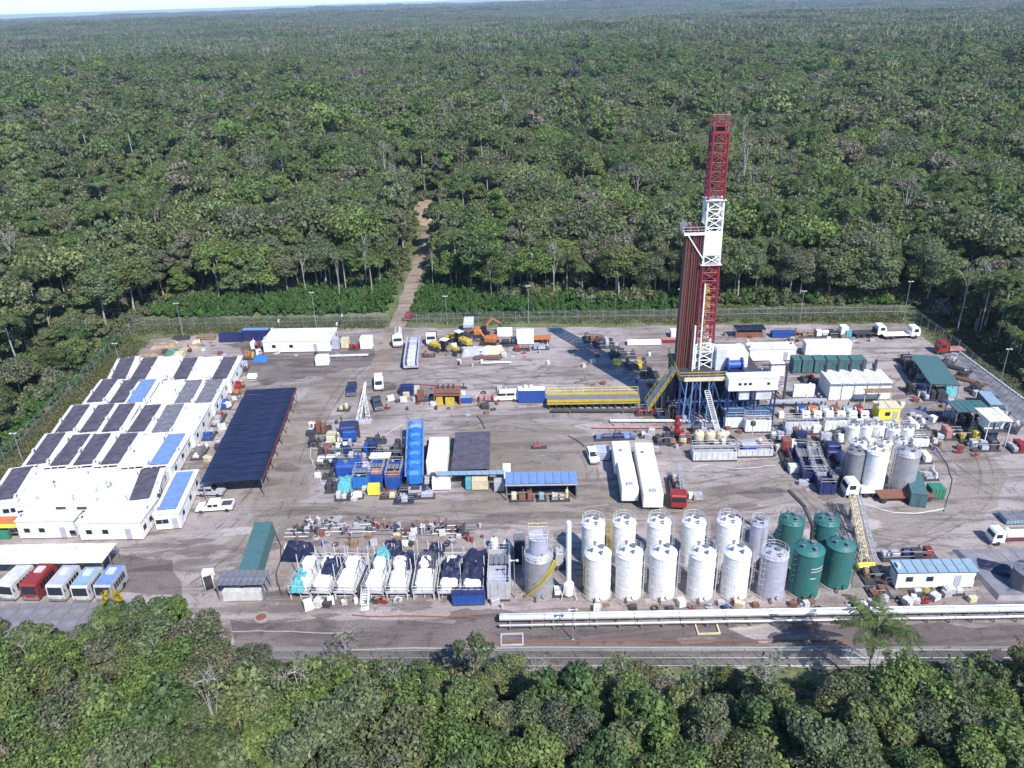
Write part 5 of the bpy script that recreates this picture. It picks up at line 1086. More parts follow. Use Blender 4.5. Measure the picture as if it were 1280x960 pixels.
# ------------------------------------------------------------------ white mud tank systems
def pxtank(x0, x1, yf, yb, h, mt, lab, **k):
    c, w, d, rz = F(x0, x1, yf, yb, h); return rectank(c, w, max(d, 1.6), rz, h, mt, lab, **k)
pxtank(906, 931, 536, 516, 2.4, WHITE, 'white open tank left part behind the round shaker drums', inner=MGREY)
pxtank(931, 963, 541, 519, 2.6, WHITE, 'large white tank with small hatches, centre of the mud system', inner=OFFW)
pxtank(980, 1022, 541, 523, 2.4, OFFW, 'long white tank in front of the left mud pumps', inner=LGREY)
pxtank(1030, 1062, 540, 521, 2.4, WHITE, 'white tank in front of the middle mud pumps', inner=LGREY)
pxtank(866, 921, 577, 556, 1.9, OFFW, 'long low grey white tank under the round shaker drums', inner=LGREY)
pxtank(922, 966, 572, 556, 1.6, OFFW, 'low white tank holding the blue box, right of the shaker drums', inner=LILAC)
q = P(935, 568); t = T('blue_bin', 'small bright blue bin on the low white tank', 'bin', (q.x, q.y, 0)); bevbox(MB(), 0, 0, .3, 2.6, 1.6, 1.9, .1).obj('bin_body', BLUE, t); MB().box(0, 0, 2.2, 2.7, 1.7, .08).obj('rim', LILAC, t)
for i, x in enumerate((873, 887, 901)):
    q = P(x, 553); t = T('shaker_drum', f'cream coloured round drum behind the long low tank, {["left", "middle", "right"][i]} of three', 'drum', (q.x, q.y, 0), 0, 'cream shaker drums')
    MB().lathe([(.85, .9), (.95, 1.0), (.95, 2.0), (.7, 2.35)], 18).obj('drum_body', CREAM, t); MB().lathe([(.7, .3), (1.0, .4), (1.0, .9), (.85, .91)], 16).obj('drum_base', MGREY, t); MB().box(0, 0, 2.3, .5, .5, .4).obj('motor', LGREY, t); m = MB(); [m.cyl((math.cos(a) * .8, math.sin(a) * .8, 0), (math.cos(a) * .8, math.sin(a) * .8, .5), .06, n=5) for a in (0, 2, 4)]; m.obj('leg', DGREY, t)
for i, x in enumerate((868, 880, 894)): sk(x, 540, 1.6, 1.8, f'violet grey motor behind the cream drums, {["left", "middle", "right"][i]} of three', 150 + i, [LILAC, DGREY], 2.0, 2)
# red blowout preventer stack and pink manifold
q = P(846, 545); t = T('valve_stack', 'bright red upright valve stack in front of the rig', 'valve stack', (q.x, q.y, 0)); m = MB().lathe([(.5, 0), (.5, .3), (.35, .35), (.35, .9), (.6, .95), (.6, 1.5), (.4, 1.55), (.4, 2.3), (.65, 2.35), (.65, 3.0), (.35, 3.1), (.35, 3.9), (.5, 3.95), (.5, 4.2)], 14); m.cyl((-1.0, 0, 1.2), (1.0, 0, 1.2), .28, n=10).cyl((-.9, 0, 2.7), (.9, 0, 2.7), .22, n=10); m.obj('stack_body', RED, t); MB().cyl((-1.3, 0, 1.2), (-1.0, 0, 1.2), .4, n=12).cyl((1.0, 0, 1.2), (1.3, 0, 1.2), .4, n=12).obj('handwheel', DRED, t)
sk(855, 551, 2.6, 2.4, 'dark red manifold skid right of the red valve stack', 155, [DRED, RED], 1.8, 3); sk(829, 552, 3.4, 3.0, 'dark red and grey pipe manifold left of the red valve stack', 156, [DRED, DGREY, LGREY], 1.5, 4)
sk(812, 516, 6.0, 3.0, 'pinkish primer coated manifold at the foot of the rig ramp', 157, [PINK, DRED, LGREY], 1.4, 6); sk(836, 516, 4.0, 2.6, 'pink and white valve skid left of the rig substructure', 158, [PINK, WHITE], 1.3, 4)
sk(925, 528, 2.6, 2.6, 'dark red pump on the white mud tanks side, right of the cream drums', 159, [DRED, PINK], 2.2, 3); sk(912, 523, 2.0, 1.6, 'small red motor behind the white open tank', 160, [DRED, RED], 2.0, 2)
sk(905, 558, 5.0, 1.4, 'grey pipe skid between the cream drums and the long low tank', 161, [OFFW, MGREY], 1.8, 4); sk(958, 560, 3.0, 2.0, 'pinkish and white pipe manifold at the right end of the low white tank', 162, [PINK, WHITE, DGREY], 1.4, 4)
q = P(938, 560); t = T('mixer_post', 'thin violet post with a round head above the blue bin', 'post', (q.x, q.y, 0)); MB().cyl((0, 0, 0), (0, 0, 4.6), .1, n=7).obj('post', LILAC, t); MB().lathe([(.2, 0), (.5, .2), (.5, .8), (.2, 1.0)], 12, 0, 0, 4.6).obj('head', DGREY, t)
# dark tanks between mud tanks and white silos
def slant(x0, y0, x1, y1, h, w, mt, lab, pal=None, seed=0, kind='skid'):
    c, ww, d, rz = F2(x0, y0, x1, y1, h, w)
    return skid(c, w, d, rz, lab, seed, pal, h, 6) if kind == 'skid' else rectank(c, w, d, rz, h, mt, lab, inner=DNAVY)
slant(995, 577, 982, 543, 1.9, 3.4, None, 'rust brown shale machinery on a long skid left of the navy tank', [RUST, DGREY, DRED], 170)
q = P(995, 590); container((q.x, q.y), 2.6, 1.4, 0, 1.4, 'small white box with vents at the near end of the rusty machinery', WHITE, name='vent_box', cat='box')
slant(1013, 590, 1000, 556, 2.2, 2.2, NAVY, 'dark navy narrow open tank right of the rusty machinery', kind='tank')
slant(1026, 590, 1016, 558, 2.2, 2.0, LGREY, 'grey blue narrow open tank right of the dark navy one', kind='tank')
slant(1036, 606, 1019, 576, 2.0, 2.6, NAVY, 'deep blue long bin beside the leaning grey silo', kind='tank')
slant(1052, 572, 1032, 538, 2.2, 3.0, None, 'violet blue pump skid behind the white silo cluster', [NAVY, LILAC, LGREY], 171)
slant(1010, 556, 992, 528, 2.0, 3.0, None, 'dark pump skid with a rusty engine between the white tanks', [DGREY, NAVY, WHITE, RUST], 172)
# white silo cluster
SIL = [(1064, 549, 1.25, 2.9, WHITE, 'back row, first from left'), (1080, 551, 1.05, 3.2, WHITE, 'back row, second from left'), (1095, 549, 1.2, 3.0, WHITE, 'back row, third from left'), (1114, 552, 1.2, 2.8, WHITE, 'back row, fourth from left'), (1131, 553, 1.1, 3.0, WHITE, 'back row, rightmost'),
       (1069, 578, 1.35, 4.0, WHITE, 'middle row, leftmost'), (1101, 576, 1.35, 3.8, WHITE, 'middle row, centre'), (1120, 572, 1.25, 3.6, OFFW, 'middle row, right')]
for i_, (x_, y_, w__, pal_, lab_) in enumerate([(975, 548, 4.5, [WHITE, LILAC, OFFW], 'white and violet machine skid left of the rusty machinery'), (1012, 540, 4.5, [WHITE, OFFW, LILAC], 'white pump skid in front of the long white tank'), (1040, 552, 4, [WHITE, DGREY, LILAC], 'white and dark pump skid left of the small white tanks'), (1052, 533, 4, [WHITE, OFFW], 'white pump skid behind the small white tanks, left'), (1085, 532, 5, [WHITE, OFFW, LGREY], 'white pump skid in front of the yellow cabin'), (1112, 536, 4, [WHITE, CREAM], 'cream and white pump skid right of the yellow cabin front'), (1146, 535, 4, [WHITE, OFFW, DGREY], 'white skid right of the yellow cabin beside the violet ground sheet'), (1090, 558, 3, [OFFW, WHITE], 'white pump skid between the small white tanks')]): sk(x_, y_, w__, 2.4, lab_, 720 + i_, pal_, 1.9, 5)
for i, (x, y, r, h, mt, w_) in enumerate(SIL):
    q = P(x, y); tank((q.x, q.y), r, h, mt, f'small white upright tank in the right hand tank cluster, {w_}', 'small white tanks of the right cluster', 'upright_tank', -.5 + i, True, .3, rings=2)
q = P(1089, 610); tank((q.x, q.y), 1.75, 7.2, WHITE, 'tall white silo at the front of the right hand tank cluster', None, 'silo', .2, True, .5, rings=3, railmat=YELLOW)
q = P(1125, 611); tank((q.x, q.y), 1.95, 7.0, SILO, 'tall grey silo right of the white silo in the tank cluster', None, 'silo', -3, True, .9, rings=2)
q = P(1063, 606); c = (q.x, q.y); tank(c, 1.5, 6.6, MGREY, 'dark grey silo left of the white silo in the tank cluster', None, 'silo', 2.5, False, .4, rings=2)
pxtank(1140, 1160, 560, 543, 1.8, WHITE, 'white platform tank at the right end of the tank cluster', inner=OFFW)
sk(1150, 575, 3, 3, 'small white pump skid right of the grey silo', 175, [WHITE, CREAM], 1.6, 3); sk(1156, 596, 3.4, 3, 'grey and white pump skid behind the green bin', 176, [LGREY, WHITE, DGREY], 1.4, 3)
c, w, d, rz = F(1161, 1178, 622, 606, 1.9); container(c, w, 2.0, rz, 1.9, 'small bright green bin at the right end of the brown flat trailer', TGREEN, name='green_bin', cat='bin')
c, w, d, rz = F2(1150, 618, 1141, 588, 2.4, 2.4); container(c, w, d, rz, 2.4, 'dark teal container behind the grey silo and green bin', TEAL)
q = P(1130, 624); t = T('flat_trailer', 'brown flat bed trailer in front of the grey silo', 'trailer', (q.x, q.y, 0), 0); MB().box(0, 0, 1.0, 9.0, 2.4, .2).obj('deck', RUST, t); MB().box(0, -.9, .7, 9, .15, .3).box(0, .9, .7, 9, .15, .3).obj('beam', DRED, t)
for k, x in enumerate((-3.8, 1.0, 2.2, 3.4)):
    for s in (-1, 1): o = wheel(t, x, s * 1.0, .48, .3); o.rotation_euler = (0, 0, PI / 2)
q = P(1074, 618); truck((q.x, q.y), -PI / 2, 5.6, 'white crane truck cab at the foot of the lattice boom', WHITE, 'flat', OFFW)
sk(1050, 604, 4.0, 2.6, 'white and yellow pump skid left of the crane truck', 177, [WHITE, CREAM, DGREY], 1.8, 4)
sk(1086, 598, 2.2, 1.6, 'white control box in front of the white silo', 178, [WHITE], 1.2, 2)
# lattice boom of the crane
A = P(1081, 704, 1.0); B = P(1066, 612, 4.5); t = T('crane_boom', 'yellowish lattice boom running from the crane truck down to a bright yellow foot', 'crane boom', (A.x, A.y, 0))
m = MB(); lattice(m, (0, 0, 1.4), (B.x - A.x, B.y - A.y, 3.6), .85, .75, 16, .075, .04); m.obj('lattice', CREAM, t); m = MB(); lattice(m, (1.5, 0, 1.2), (B.x - A.x + 1.2, B.y - A.y, 3.2), .5, .5, 14, .07, .04); m.obj('side_lattice', LGREY, t)
bevbox(MB(), 0.2, -.3, .1, 2.7, 1.1, 1.0, .15).obj('boom_foot', BYELLOW, t)
m = MB(); [m.box((B.x - A.x) * k, (B.y - A.y) * k, 0, .2, .9, 1.2 + 2.2 * k - .6) for k in (.3, .6, .9)]; m.obj('prop', MGREY, t)
# ------------------------------------------------------------------ right side sheds
c, w, d, rz = F2(1182, 481, 1155, 444, 3.6, 5.6); shed(c, w, d, rz, 3.6, 'teal roofed open shed near the back right fence', TEAL, n=12, posts=6, name='teal_shed')
for i, (x, y, w_, d_, pal, lab) in enumerate([(1133, 455, 3, 5, [DGREY, LILAC], 'dark pump skid at the back left of the teal shed'), (1143, 470, 3.4, 6, [DGREY, LILAC, NAVY], 'dark violet pump skid along the middle of the teal shed'), (1153, 487, 4, 5, [DGREY, LGREY, RUST], 'dark machinery at the near left corner of the teal shed'), (1168, 498, 5, 3, [DGREY, LILAC], 'grey machinery between the teal shed and the cyan roof'), (1140, 490, 3, 3, [DGREY, BLACK], 'black skid left of the near end of the teal shed')]): sk(x, y, w_, d_, lab, 180 + i, pal, 1.8, 5, rz=-.1)
q = P(1184, 492); heap((q.x, q.y), 3.5, 2.5, 1.6, 0, 'pale cyan tarp over a load at the near end of the teal shed', CYAN, 'tarp', 'tarp', 61)
c, w, d, rz = F3(1197, 1243, 515, 500, 3.8); shed(c, w, d, rz, 3.8, 'turquoise roofed shed left of the white roofed tower', TEAL, n=6, along='x', posts=3, name='turquoise_shed')
for i, (x, y, w_, d_, pal, lab) in enumerate([(1208, 530, 3.4, 3, [DGREY, NAVY], 'dark pump under the turquoise roofed shed, left'), (1224, 530, 3, 3, [LILAC, LGREY, DGREY], 'violet grey pump under the turquoise roofed shed, right'), (1192, 522, 5, 4, [DGREY, LILAC, RUST], 'dark brown machinery left of the turquoise roofed shed'), (1190, 546, 4, 3, [DGREY, PINK], 'dark and pink machinery in front of the turquoise roofed shed'), (1214, 550, 5, 3, [DRED, YELLOW, DGREY], 'dark machinery with a yellow cover in front of the sheds'), (1228, 560, 5, 3, [DGREY, NAVY, LILAC], 'dark blue skid at the foot of the white roofed tower')]): sk(x, y, w_, d_, lab, 190 + i, pal, 2.0, 5, rz=-.05)
c, w, d, rz = F3(1237, 1268, 527, 509, 5.4); t = shed(c, w, d, rz, 5.4, 'white roofed two storey steel tower near the right edge', WHITE, n=4, along='x', posts=2, name='roofed_tower', cat='tower', pmat=OFFW)
w_ = w; MB().box(-w * .22, 0, 3.0, 1.5, 2.0, 2.2).box(w * .22, 0, 3.0, 1.5, 2.0, 2.0).obj('white_unit', OFFW, t); MB().box(0, 0, 2.8, w - .3, 4, .15).obj('mid_floor', DGREY, t); MB().box(-.4, 0, .2, w * .6, 2.6, 2.2).obj('lower_machine', NAVY, t)
c, w, d, rz = F2(1246, 506, 1230, 489, 2.4, 2.3); container(c, w, d, rz, 2.4, 'long pale cyan roofed container beside the right fence', TEAL, PBLUE)
q = P(1186, 441); truck((q.x, q.y), -PI / 2, 6.0, 'small red truck at the back right corner beside the fence', RED, 'flat', PINK)
sk(1272, 562, 3.4, 3, 'red and grey skid at the right edge beside the white roofed tower', 198, [RED, LGREY], 1.4, 3)
# dark liner sheet
c = P(1146, 522); o = MB().box(0, 0, .02, 5.6, 6.5, .05).obj('liner_sheet', MATV); o.location = (c.x, c.y, 0); o.rotation_euler = (0, 0, -.25 + .5); tag(o, 'dark violet ground sheet right of the yellow cabin', 'ground sheet')
# embankment strip along the right fence: concrete slabs
ea = [P(1178, 444), P(1290, 541)]; eb = [P(1192, 438), P(1305, 522)]; t = T('drain_lining', 'grey lined drain running along the right fence', 'drain'); n_ = 24
for k in range(n_):
    p = [ea[0].lerp(ea[1], k / n_), ea[0].lerp(ea[1], (k + .94) / n_), eb[0].lerp(eb[1], (k + .94) / n_), eb[0].lerp(eb[1], k / n_)]
    vs = [(q.x, q.y, .03) for q in p] + [(q.x, q.y, .1 if i < 2 else .55) for i, q in enumerate(p)]; MB().add(vs, [(3, 2, 1, 0), (4, 5, 6, 7), (0, 1, 5, 4), (1, 2, 6, 5), (2, 3, 7, 6), (3, 0, 4, 7)]).obj('lining_slab', LINER, t)
A, B = eb; d_ = B - A; m = MB(); [m.box(A.x + d_.x * k / 30, A.y + d_.y * k / 30, .3, .35, .9, .5) for k in range(31)]; m.obj('sandbag', OFFW, t)
for k in range(9):
    q = ea[0].lerp(ea[1], .08 + k * .1); sk_ = skid((q.x - 1.5, q.y - 1.2), 1.8, 3.2, .35, f'dark crate and pipe pallet beside the lined drain, number {k}', 300 + k, [DGREY, MATV, LINER, DRED], .8, 3) if False else None
for k, (x, y) in enumerate([(1188, 452), (1203, 470), (1219, 486), (1252, 520), (1266, 536)]):
    q = P(x, y); skid((q.x, q.y), 2.2, 4.5, -.75, 'dark machinery pallet beside the lined drain, ' + ['farthest', 'second farthest', 'middle', 'second nearest', 'nearest'][k] + ' of five', 740 + k, [DGREY, MATV, LGREY, BLACK], 1.3, 4)
for k, (x, y) in enumerate([(1196, 462), (1212, 478), (1227, 494)]):
    q = P(x, y); pipe_bundle((q.x, q.y), 6, -.9, f'dark pipe stack beside the lined drain, {["farthest", "middle", "nearest"][k]} of three', DGREY if k != 1 else RUST, 6, .11, 2)
# ------------------------------------------------------------------ trailers and red truck in the centre right
for i, (xn, yn, xf, yf, w_, lab) in enumerate([(788, 612, 777, 551, 3.1, 'white box trailer, left of the two long white trailers'), (817, 620, 804, 553, 3.2, 'white box trailer, right of the two long white trailers')]):
    c, w, d, rz = F2(xn, yn - 2, xf, yf, 3.4, w_); t = T('box_trailer', lab, 'trailer', (c[0], c[1], 0), rz, 'long white trailers')
    h1 = d * .46
    bevbox(MB(), -.0, -d / 2 + (d - h1) / 2, .9, w - .35 if i == 0 else w, d - h1 - .1, 2.5, .08).obj('front_box', WHITE, t); bevbox(MB(), -.25 if i == 0 else .0, d / 2 - h1 / 2, .9, w - .0, h1, 2.5, .08).obj('rear_box', WHITE, t)
    MB().box(0, 0, .6, 1.4, d - .5, .3).obj('chassis', DGREY, t); MB().box(0, -d / 2 + 1.0, 3.4, 1.0, .8, .25).obj('roof_vent', LGREY, t); MB().box(-.5, d / 2 - 3.5, 3.4, .5, .5, .2).obj('roof_hatch', MGREY, t)
    for k in range(3):
        for s in (-1, 1): wheel(t, s * (w / 2 - .3), d / 2 - 1.5 - k * 1.2, .45, .3)
    MB().cyl((-.8, -d / 2 + .8, 0), (-.8, -d / 2 + .8, .9), .1, n=6).cyl((.8, -d / 2 + .8, 0), (.8, -d / 2 + .8, .9), .1, n=6).obj('landing_leg', DGREY, t)
sk(768, 548, 7.5, 2.0, 'flat blue beam skid behind the long white trailers', 200, [SBLUE, NAVY], .9, 5); c, w, d, rz = F(744, 762, 576, 556, 1.6); t = container(c, w, d, rz, 1.6, 'low violet grey ribbed container left of the long white trailers', LILAC)
q = P(741, 574); pickup((q.x, q.y), .1, WHITE, 'small white car parked left of the violet grey container', 4.3, 1.75, 'suv'); sk(805, 546, 1.8, 1.6, 'white upright box behind the right long trailer', 201, [WHITE], 2.2, 1)
c, w, d, rz = F2(849, 622, 844, 582, 2.6, 2.6); t = T('workover_truck', 'long truck with a bright red cab and grey machinery on its back', 'truck', (c[0], c[1], 0), rz)
bevbox(MB(), 0, -d / 2 + 1.0, .7, 2.6, 2.0, 2.2, .15).obj('cab', RED, t); MB().box(0, -d / 2 + .0, 1.7, 2.1, .06, .8).obj('windscreen', GLASS, t); MB().box(0, .6, .75, 2.2, d - 2, .25).obj('chassis', DGREY, t); MB().box(0, -d / 2 + 2.6, 1.0, 2.5, 1.0, 1.3).obj('tool_locker', DRED, t)
rs_ = random.Random(9)
for k in range(6): y = -d / 2 + 3.6 + k * (d - 4) / 6; bevbox(MB(), rs_.uniform(-.4, .4), y, 1.0, rs_.uniform(1, 2), .8, rs_.uniform(.6, 1.5), .1).obj('machine_block', [LGREY, MGREY, DGREY, PINK][k % 4], t)
m = MB(); lattice(m, (.7, -d / 2 + 2.5, 2.3), (.7, d / 2, 2.6), .5, .5, 8, .05, .03); m.obj('stowed_mast', LGREY, t)
for k in range(4):
    for s in (-1, 1): wheel(t, s * 1.05, [-d / 2 + 1.2, d / 2 - 3.6, d / 2 - 2.4, d / 2 - 1.2][k], .5, .32)
q = P(872, 624); container((q.x, q.y), 1.4, 1.2, 0, 1.1, 'small grey box right of the red cab truck', LGREY, name='small_box', cat='box', doors=False); q = P(863, 623); container((q.x, q.y), .7, .9, 0, 1.0, 'narrow white box beside the red cab truck', WHITE, name='small_box', cat='box', doors=False)
# ------------------------------------------------------------------ forest
RS = np.random.RandomState(11)
def quads(centres, normals, sizes, elong=1.0, rs=RS):
    n = len(centres)
    a = rs.normal(size=(n, 3)); u = np.cross(normals, a); u /= np.linalg.norm(u, axis=1)[:, None] + 1e-9
    v = np.cross(normals, u); s = sizes[:, None] * .5
    u = u * s * elong; v = v * s
    k = np.stack([centres - u, centres - v * .8, centres + u, centres + v * .8], 1)
    k[:, 1] += normals * (-sizes[:, None] * .12); k[:, 3] += normals * (-sizes[:, None] * .12)
    return k.reshape(-1, 3)
def leaf_mesh(name, pts, mats, trunk=None):
    """pts: (4n,3) leaf corner points; trunk: MB in second material"""
    nq = len(pts) // 4; tv = np.array(trunk.v) if trunk and trunk.v else np.zeros((0, 3)); tf = trunk.f if trunk else []
    me = bpy.data.meshes.new(name); me.vertices.add(len(pts) + len(tv))
    me.vertices.foreach_set('co', np.concatenate([pts, tv]).astype(np.float32).ravel())
    ls = list(range(nq * 4)); st = list(range(0, nq * 4, 4)); mi = [0] * nq; c = nq * 4
    for f in tf:
        st.append(c); ls += [i + len(pts) for i in f]; c += len(f); mi.append(1)
    me.loops.add(len(ls)); me.loops.foreach_set('vertex_index', ls)
    me.polygons.add(len(st)); me.polygons.foreach_set('loop_start', st); 
    for m in mats: me.materials.append(m)
    me.polygons.foreach_set('material_index', mi)
    me.update(calc_edges=True); me.validate(); return me
def crown_pts(rs, R, H, z0, nl, ncard, size, flat=.78, low=0.0):
    """leaf cards on several lobes of an uneven, ragged dome"""
    lobes = []
    for i in range(nl):
        t = rs.uniform(0, 2 * PI); q = math.sqrt(rs.uniform(0, 1)); rr = R * (.15 + .85 * q) * .78
        zz = z0 + H * (1 - q ** 1.7 * .55) * rs.uniform(.50 - low, 1.0)
        lr = R * rs.uniform(.20, .40); lobes.append((rr * math.cos(t), rr * math.sin(t), zz - lr * .5, lr))
    lobes = np.array(lobes); w = lobes[:, 3] ** 2; w /= w.sum()
    idx = rs.choice(nl, ncard, p=w); d = rs.normal(size=(ncard, 3)); d[:, 2] = np.abs(d[:, 2]) * 1.0 - .45
    d /= np.linalg.norm(d, axis=1)[:, None]
    rad = lobes[idx, 3] * (rs.uniform(0, 1, ncard) ** .4 * .75 + .42)
    c = lobes[idx, :3] + d * rad[:, None] * np.array([1, 1, flat])
    nrm = d + rs.normal(size=(ncard, 3)) * .6; nrm[:, 2] += .35; nrm /= np.linalg.norm(nrm, axis=1)[:, None]
    sz = size * rs.uniform(.5, 1.4, ncard)
    return quads(c, nrm, sz, 1.25, rs), lobes
def trunk_mb(rs, h, r, lobes=None, n=7, bare=0):
    m = MB(); p = Vector((0, 0, -.4)); k = 4; pts = [p.copy()]
    for i in range(k):
        p = Vector((p.x + rs.uniform(-.25, .25), p.y + rs.uniform(-.25, .25), -.4 + (h + .4) * (i + 1) / k)); pts.append(p.copy())
    for i in range(k): m.cyl(pts[i], pts[i + 1], r * (1 - .16 * i), r * (1 - .16 * (i + 1)), n, cap=False)
    if lobes is not None:
        for L_ in lobes[:7 if not bare else 10]:
            b = pts[rs.randint(2, k + 1)]; e = Vector(L_[:3]); e.z -= 0 if bare else 1.0; e.x *= .8; e.y *= .8; mid = b.lerp(e, .5) + Vector((0, 0, .3))
            m.cyl(b, mid, r * .42, r * .26, 5, cap=False); m.cyl(mid, e, r * .26, r * .08, 5, cap=False)
            for j in range(bare):
                d = Vector((rs.uniform(-1, 1), rs.uniform(-1, 1), rs.uniform(.1, 1.2))).normalized() * rs.uniform(.9, 2.2)
                q = mid.lerp(e, rs.uniform(.1, 1)); m.cyl(q, q + d, r * .12, r * .03, 4, cap=False)
    return m
def palm_frond(rs, L_, n=14, droop=1.0, wid=.9):
    """one arched frond along +x: leaflets as quads; returns (4k,3)"""
    out = []
    up = rs.uniform(.35, .8) * L_ * .5
    def at(t): return np.array([L_ * t * (1 - .12 * t), 0, up * math.sin(min(t * 1.9, PI)) * .9 - droop * L_ * .42 * t * t])
    for i in range(n):
        t0 = .08 + .92 * i / n; t1 = t0 + .75 / n; a = at(t0); b = at(min(t1, 1)); ll = wid * math.sin(PI * (.12 + .84 * t0)) * rs.uniform(.85, 1.1)
        for s in (-1, 1):
            tip = np.array([.35 * ll, s * ll, -.38 * ll * rs.uniform(.6, 1.4)])
            out += [a, b, b + tip * .98, a + tip]
        out += [a + [0, -.04, 0], b + [0, -.04, 0], b + [0, .04, 0], a + [0, .04, 0]]
    return np.array(out)
def rotz(p, a):
    c, s = math.cos(a), math.sin(a); q = p.copy(); q[:, 0] = p[:, 0] * c - p[:, 1] * s; q[:, 1] = p[:, 0] * s + p[:, 1] * c; return q
def palm_crown(rs, L_, nf, z, n=10, wid=.9):
    out = []
    for i in range(nf):
        f = palm_frond(rs, L_ * rs.uniform(.8, 1.1), n, rs.uniform(.5, 1.5), wid); f = rotz(f, 2 * PI * i / nf * 1.0 + rs.uniform(-.2, .2) + (i % 2) * .3); f[:, 2] += z; out.append(f)
    return np.concatenate(out)

# kinds: (crown radius, crown height, trunk height, lobes)
KIND = [(4.2, 5.5, 10.5, 11, 'broad'), (3.6, 6.5, 12.0, 10, 'broad'), (5.2, 4.6, 12.5, 13, 'broad'), (3.0, 4.8, 9.0, 8, 'broad'), (4.6, 6.2, 9.0, 12, 'broad'), (7.6, 4.2, 14.0, 26, 'wide'), (2.2, 3.4, 8.0, 6, 'small')]
def proto(kind, dens, size, seed, mats):
    rs = np.random.RandomState(seed); R, H, th, nl, _ = kind
    p, lob = crown_pts(rs, R, H * 1.15, th - 2.6, nl + 5, int(dens), size, low=.35)
    return p, trunk_mb(rs, th, .24, lob), lob
def proto_mesh(name, kind, dens, size, seed, mats):
    p, t, _ = proto(kind, dens, size, seed, mats); return leaf_mesh(name, p, mats, t)

# where trees may stand --------------------------------------------------
def inside(px, py, poly):
    r = np.zeros(np.shape(px), bool); j = len(poly) - 1
    for i in range(len(poly)):
        xi, yi = poly[i]; xj, yj = poly[j]
        c = ((yi > py) != (yj > py)) & (px < (xj - xi) * (py - yi) / (yj - yi + 1e-12) + xi); r ^= c; j = i
    return r
CLEARPX = [(-190, 800), (-90, 632), (0, 548), (80, 478), (152, 412), (168, 398), (215, 380), (330, 376), (500, 352), (540, 352), (620, 378), (860, 380), (1130, 376), (1185, 400), (1225, 412), (1262, 455), (1330, 520), (1450, 610), (1480, 846), (1000, 846), (600, 850), (300, 846), (255, 812), (180, 770), (100, 768), (0, 775), (-120, 800), (-190, 850)]
CLEAR = [tuple(P(*p)[:2]) for p in CLEARPX]
ROADP = [P(495, 400), P(513, 360), P(523, 330), P(532, 300), P(538, 270)]
GAP = [tuple(P(*p)[:2]) for p in [(514, 288), (556, 288), (556, 251), (512, 251)]]
def clear_mask(x, y, mar=0.0):
    c = inside(x, y, CLEAR) | inside(x, y, GAP)
    for a, b in zip(ROADP[:-1], ROADP[1:]):
        ax, ay, bx, by = a.x, a.y, b.x, b.y; t = np.clip(((x - ax) * (bx - ax) + (y - ay) * (by - ay)) / ((bx - ax) ** 2 + (by - ay) ** 2), 0, 1)
        c |= np.hypot(x - ax - t * (bx - ax), y - ay - t * (by - ay)) < 5.5 + mar
    return c
HF = math.radians(33.5)
def to_px(X, Y, Z):
    vx, vy, vz = X, Y, Z - CAMH; f = vy * _f0.y + vz * _f0.z; return 640 + FPX * (vx * CR.x + vy * CR.y + vz * CR.z) / f, 480 - FPX * (vx * CU.x + vy * CU.y + vz * CU.z) / f
def fan_pts(rmin, rmax, sp, rs, extra=25.0):
    R = rmax; xs = np.arange(-R * math.sin(HF) - extra - 20, R * math.sin(HF) + extra + 20, sp); ys = np.arange(20, R, sp)
    X, Y = np.meshgrid(xs, ys); X = X.ravel() + rs.uniform(-.48, .48, X.size) * sp; Y = Y.ravel() + rs.uniform(-.48, .48, Y.size) * sp
    r = np.hypot(X, Y); k = (r >= rmin) & (r < rmax) & (np.abs(X) < Y * math.tan(HF) + extra) & ~clear_mask(X, Y)
    pxx, pyy = to_px(X, Y, 0.0)
    k &= ~((Y < 100) & (pyy > 700)) & ~((pxx > 512) & (pxx < 556) & (pyy > 285) & (pyy < 352) & (rs.uniform(0, 1, X.size) < .45))
    return X[k], Y[k]

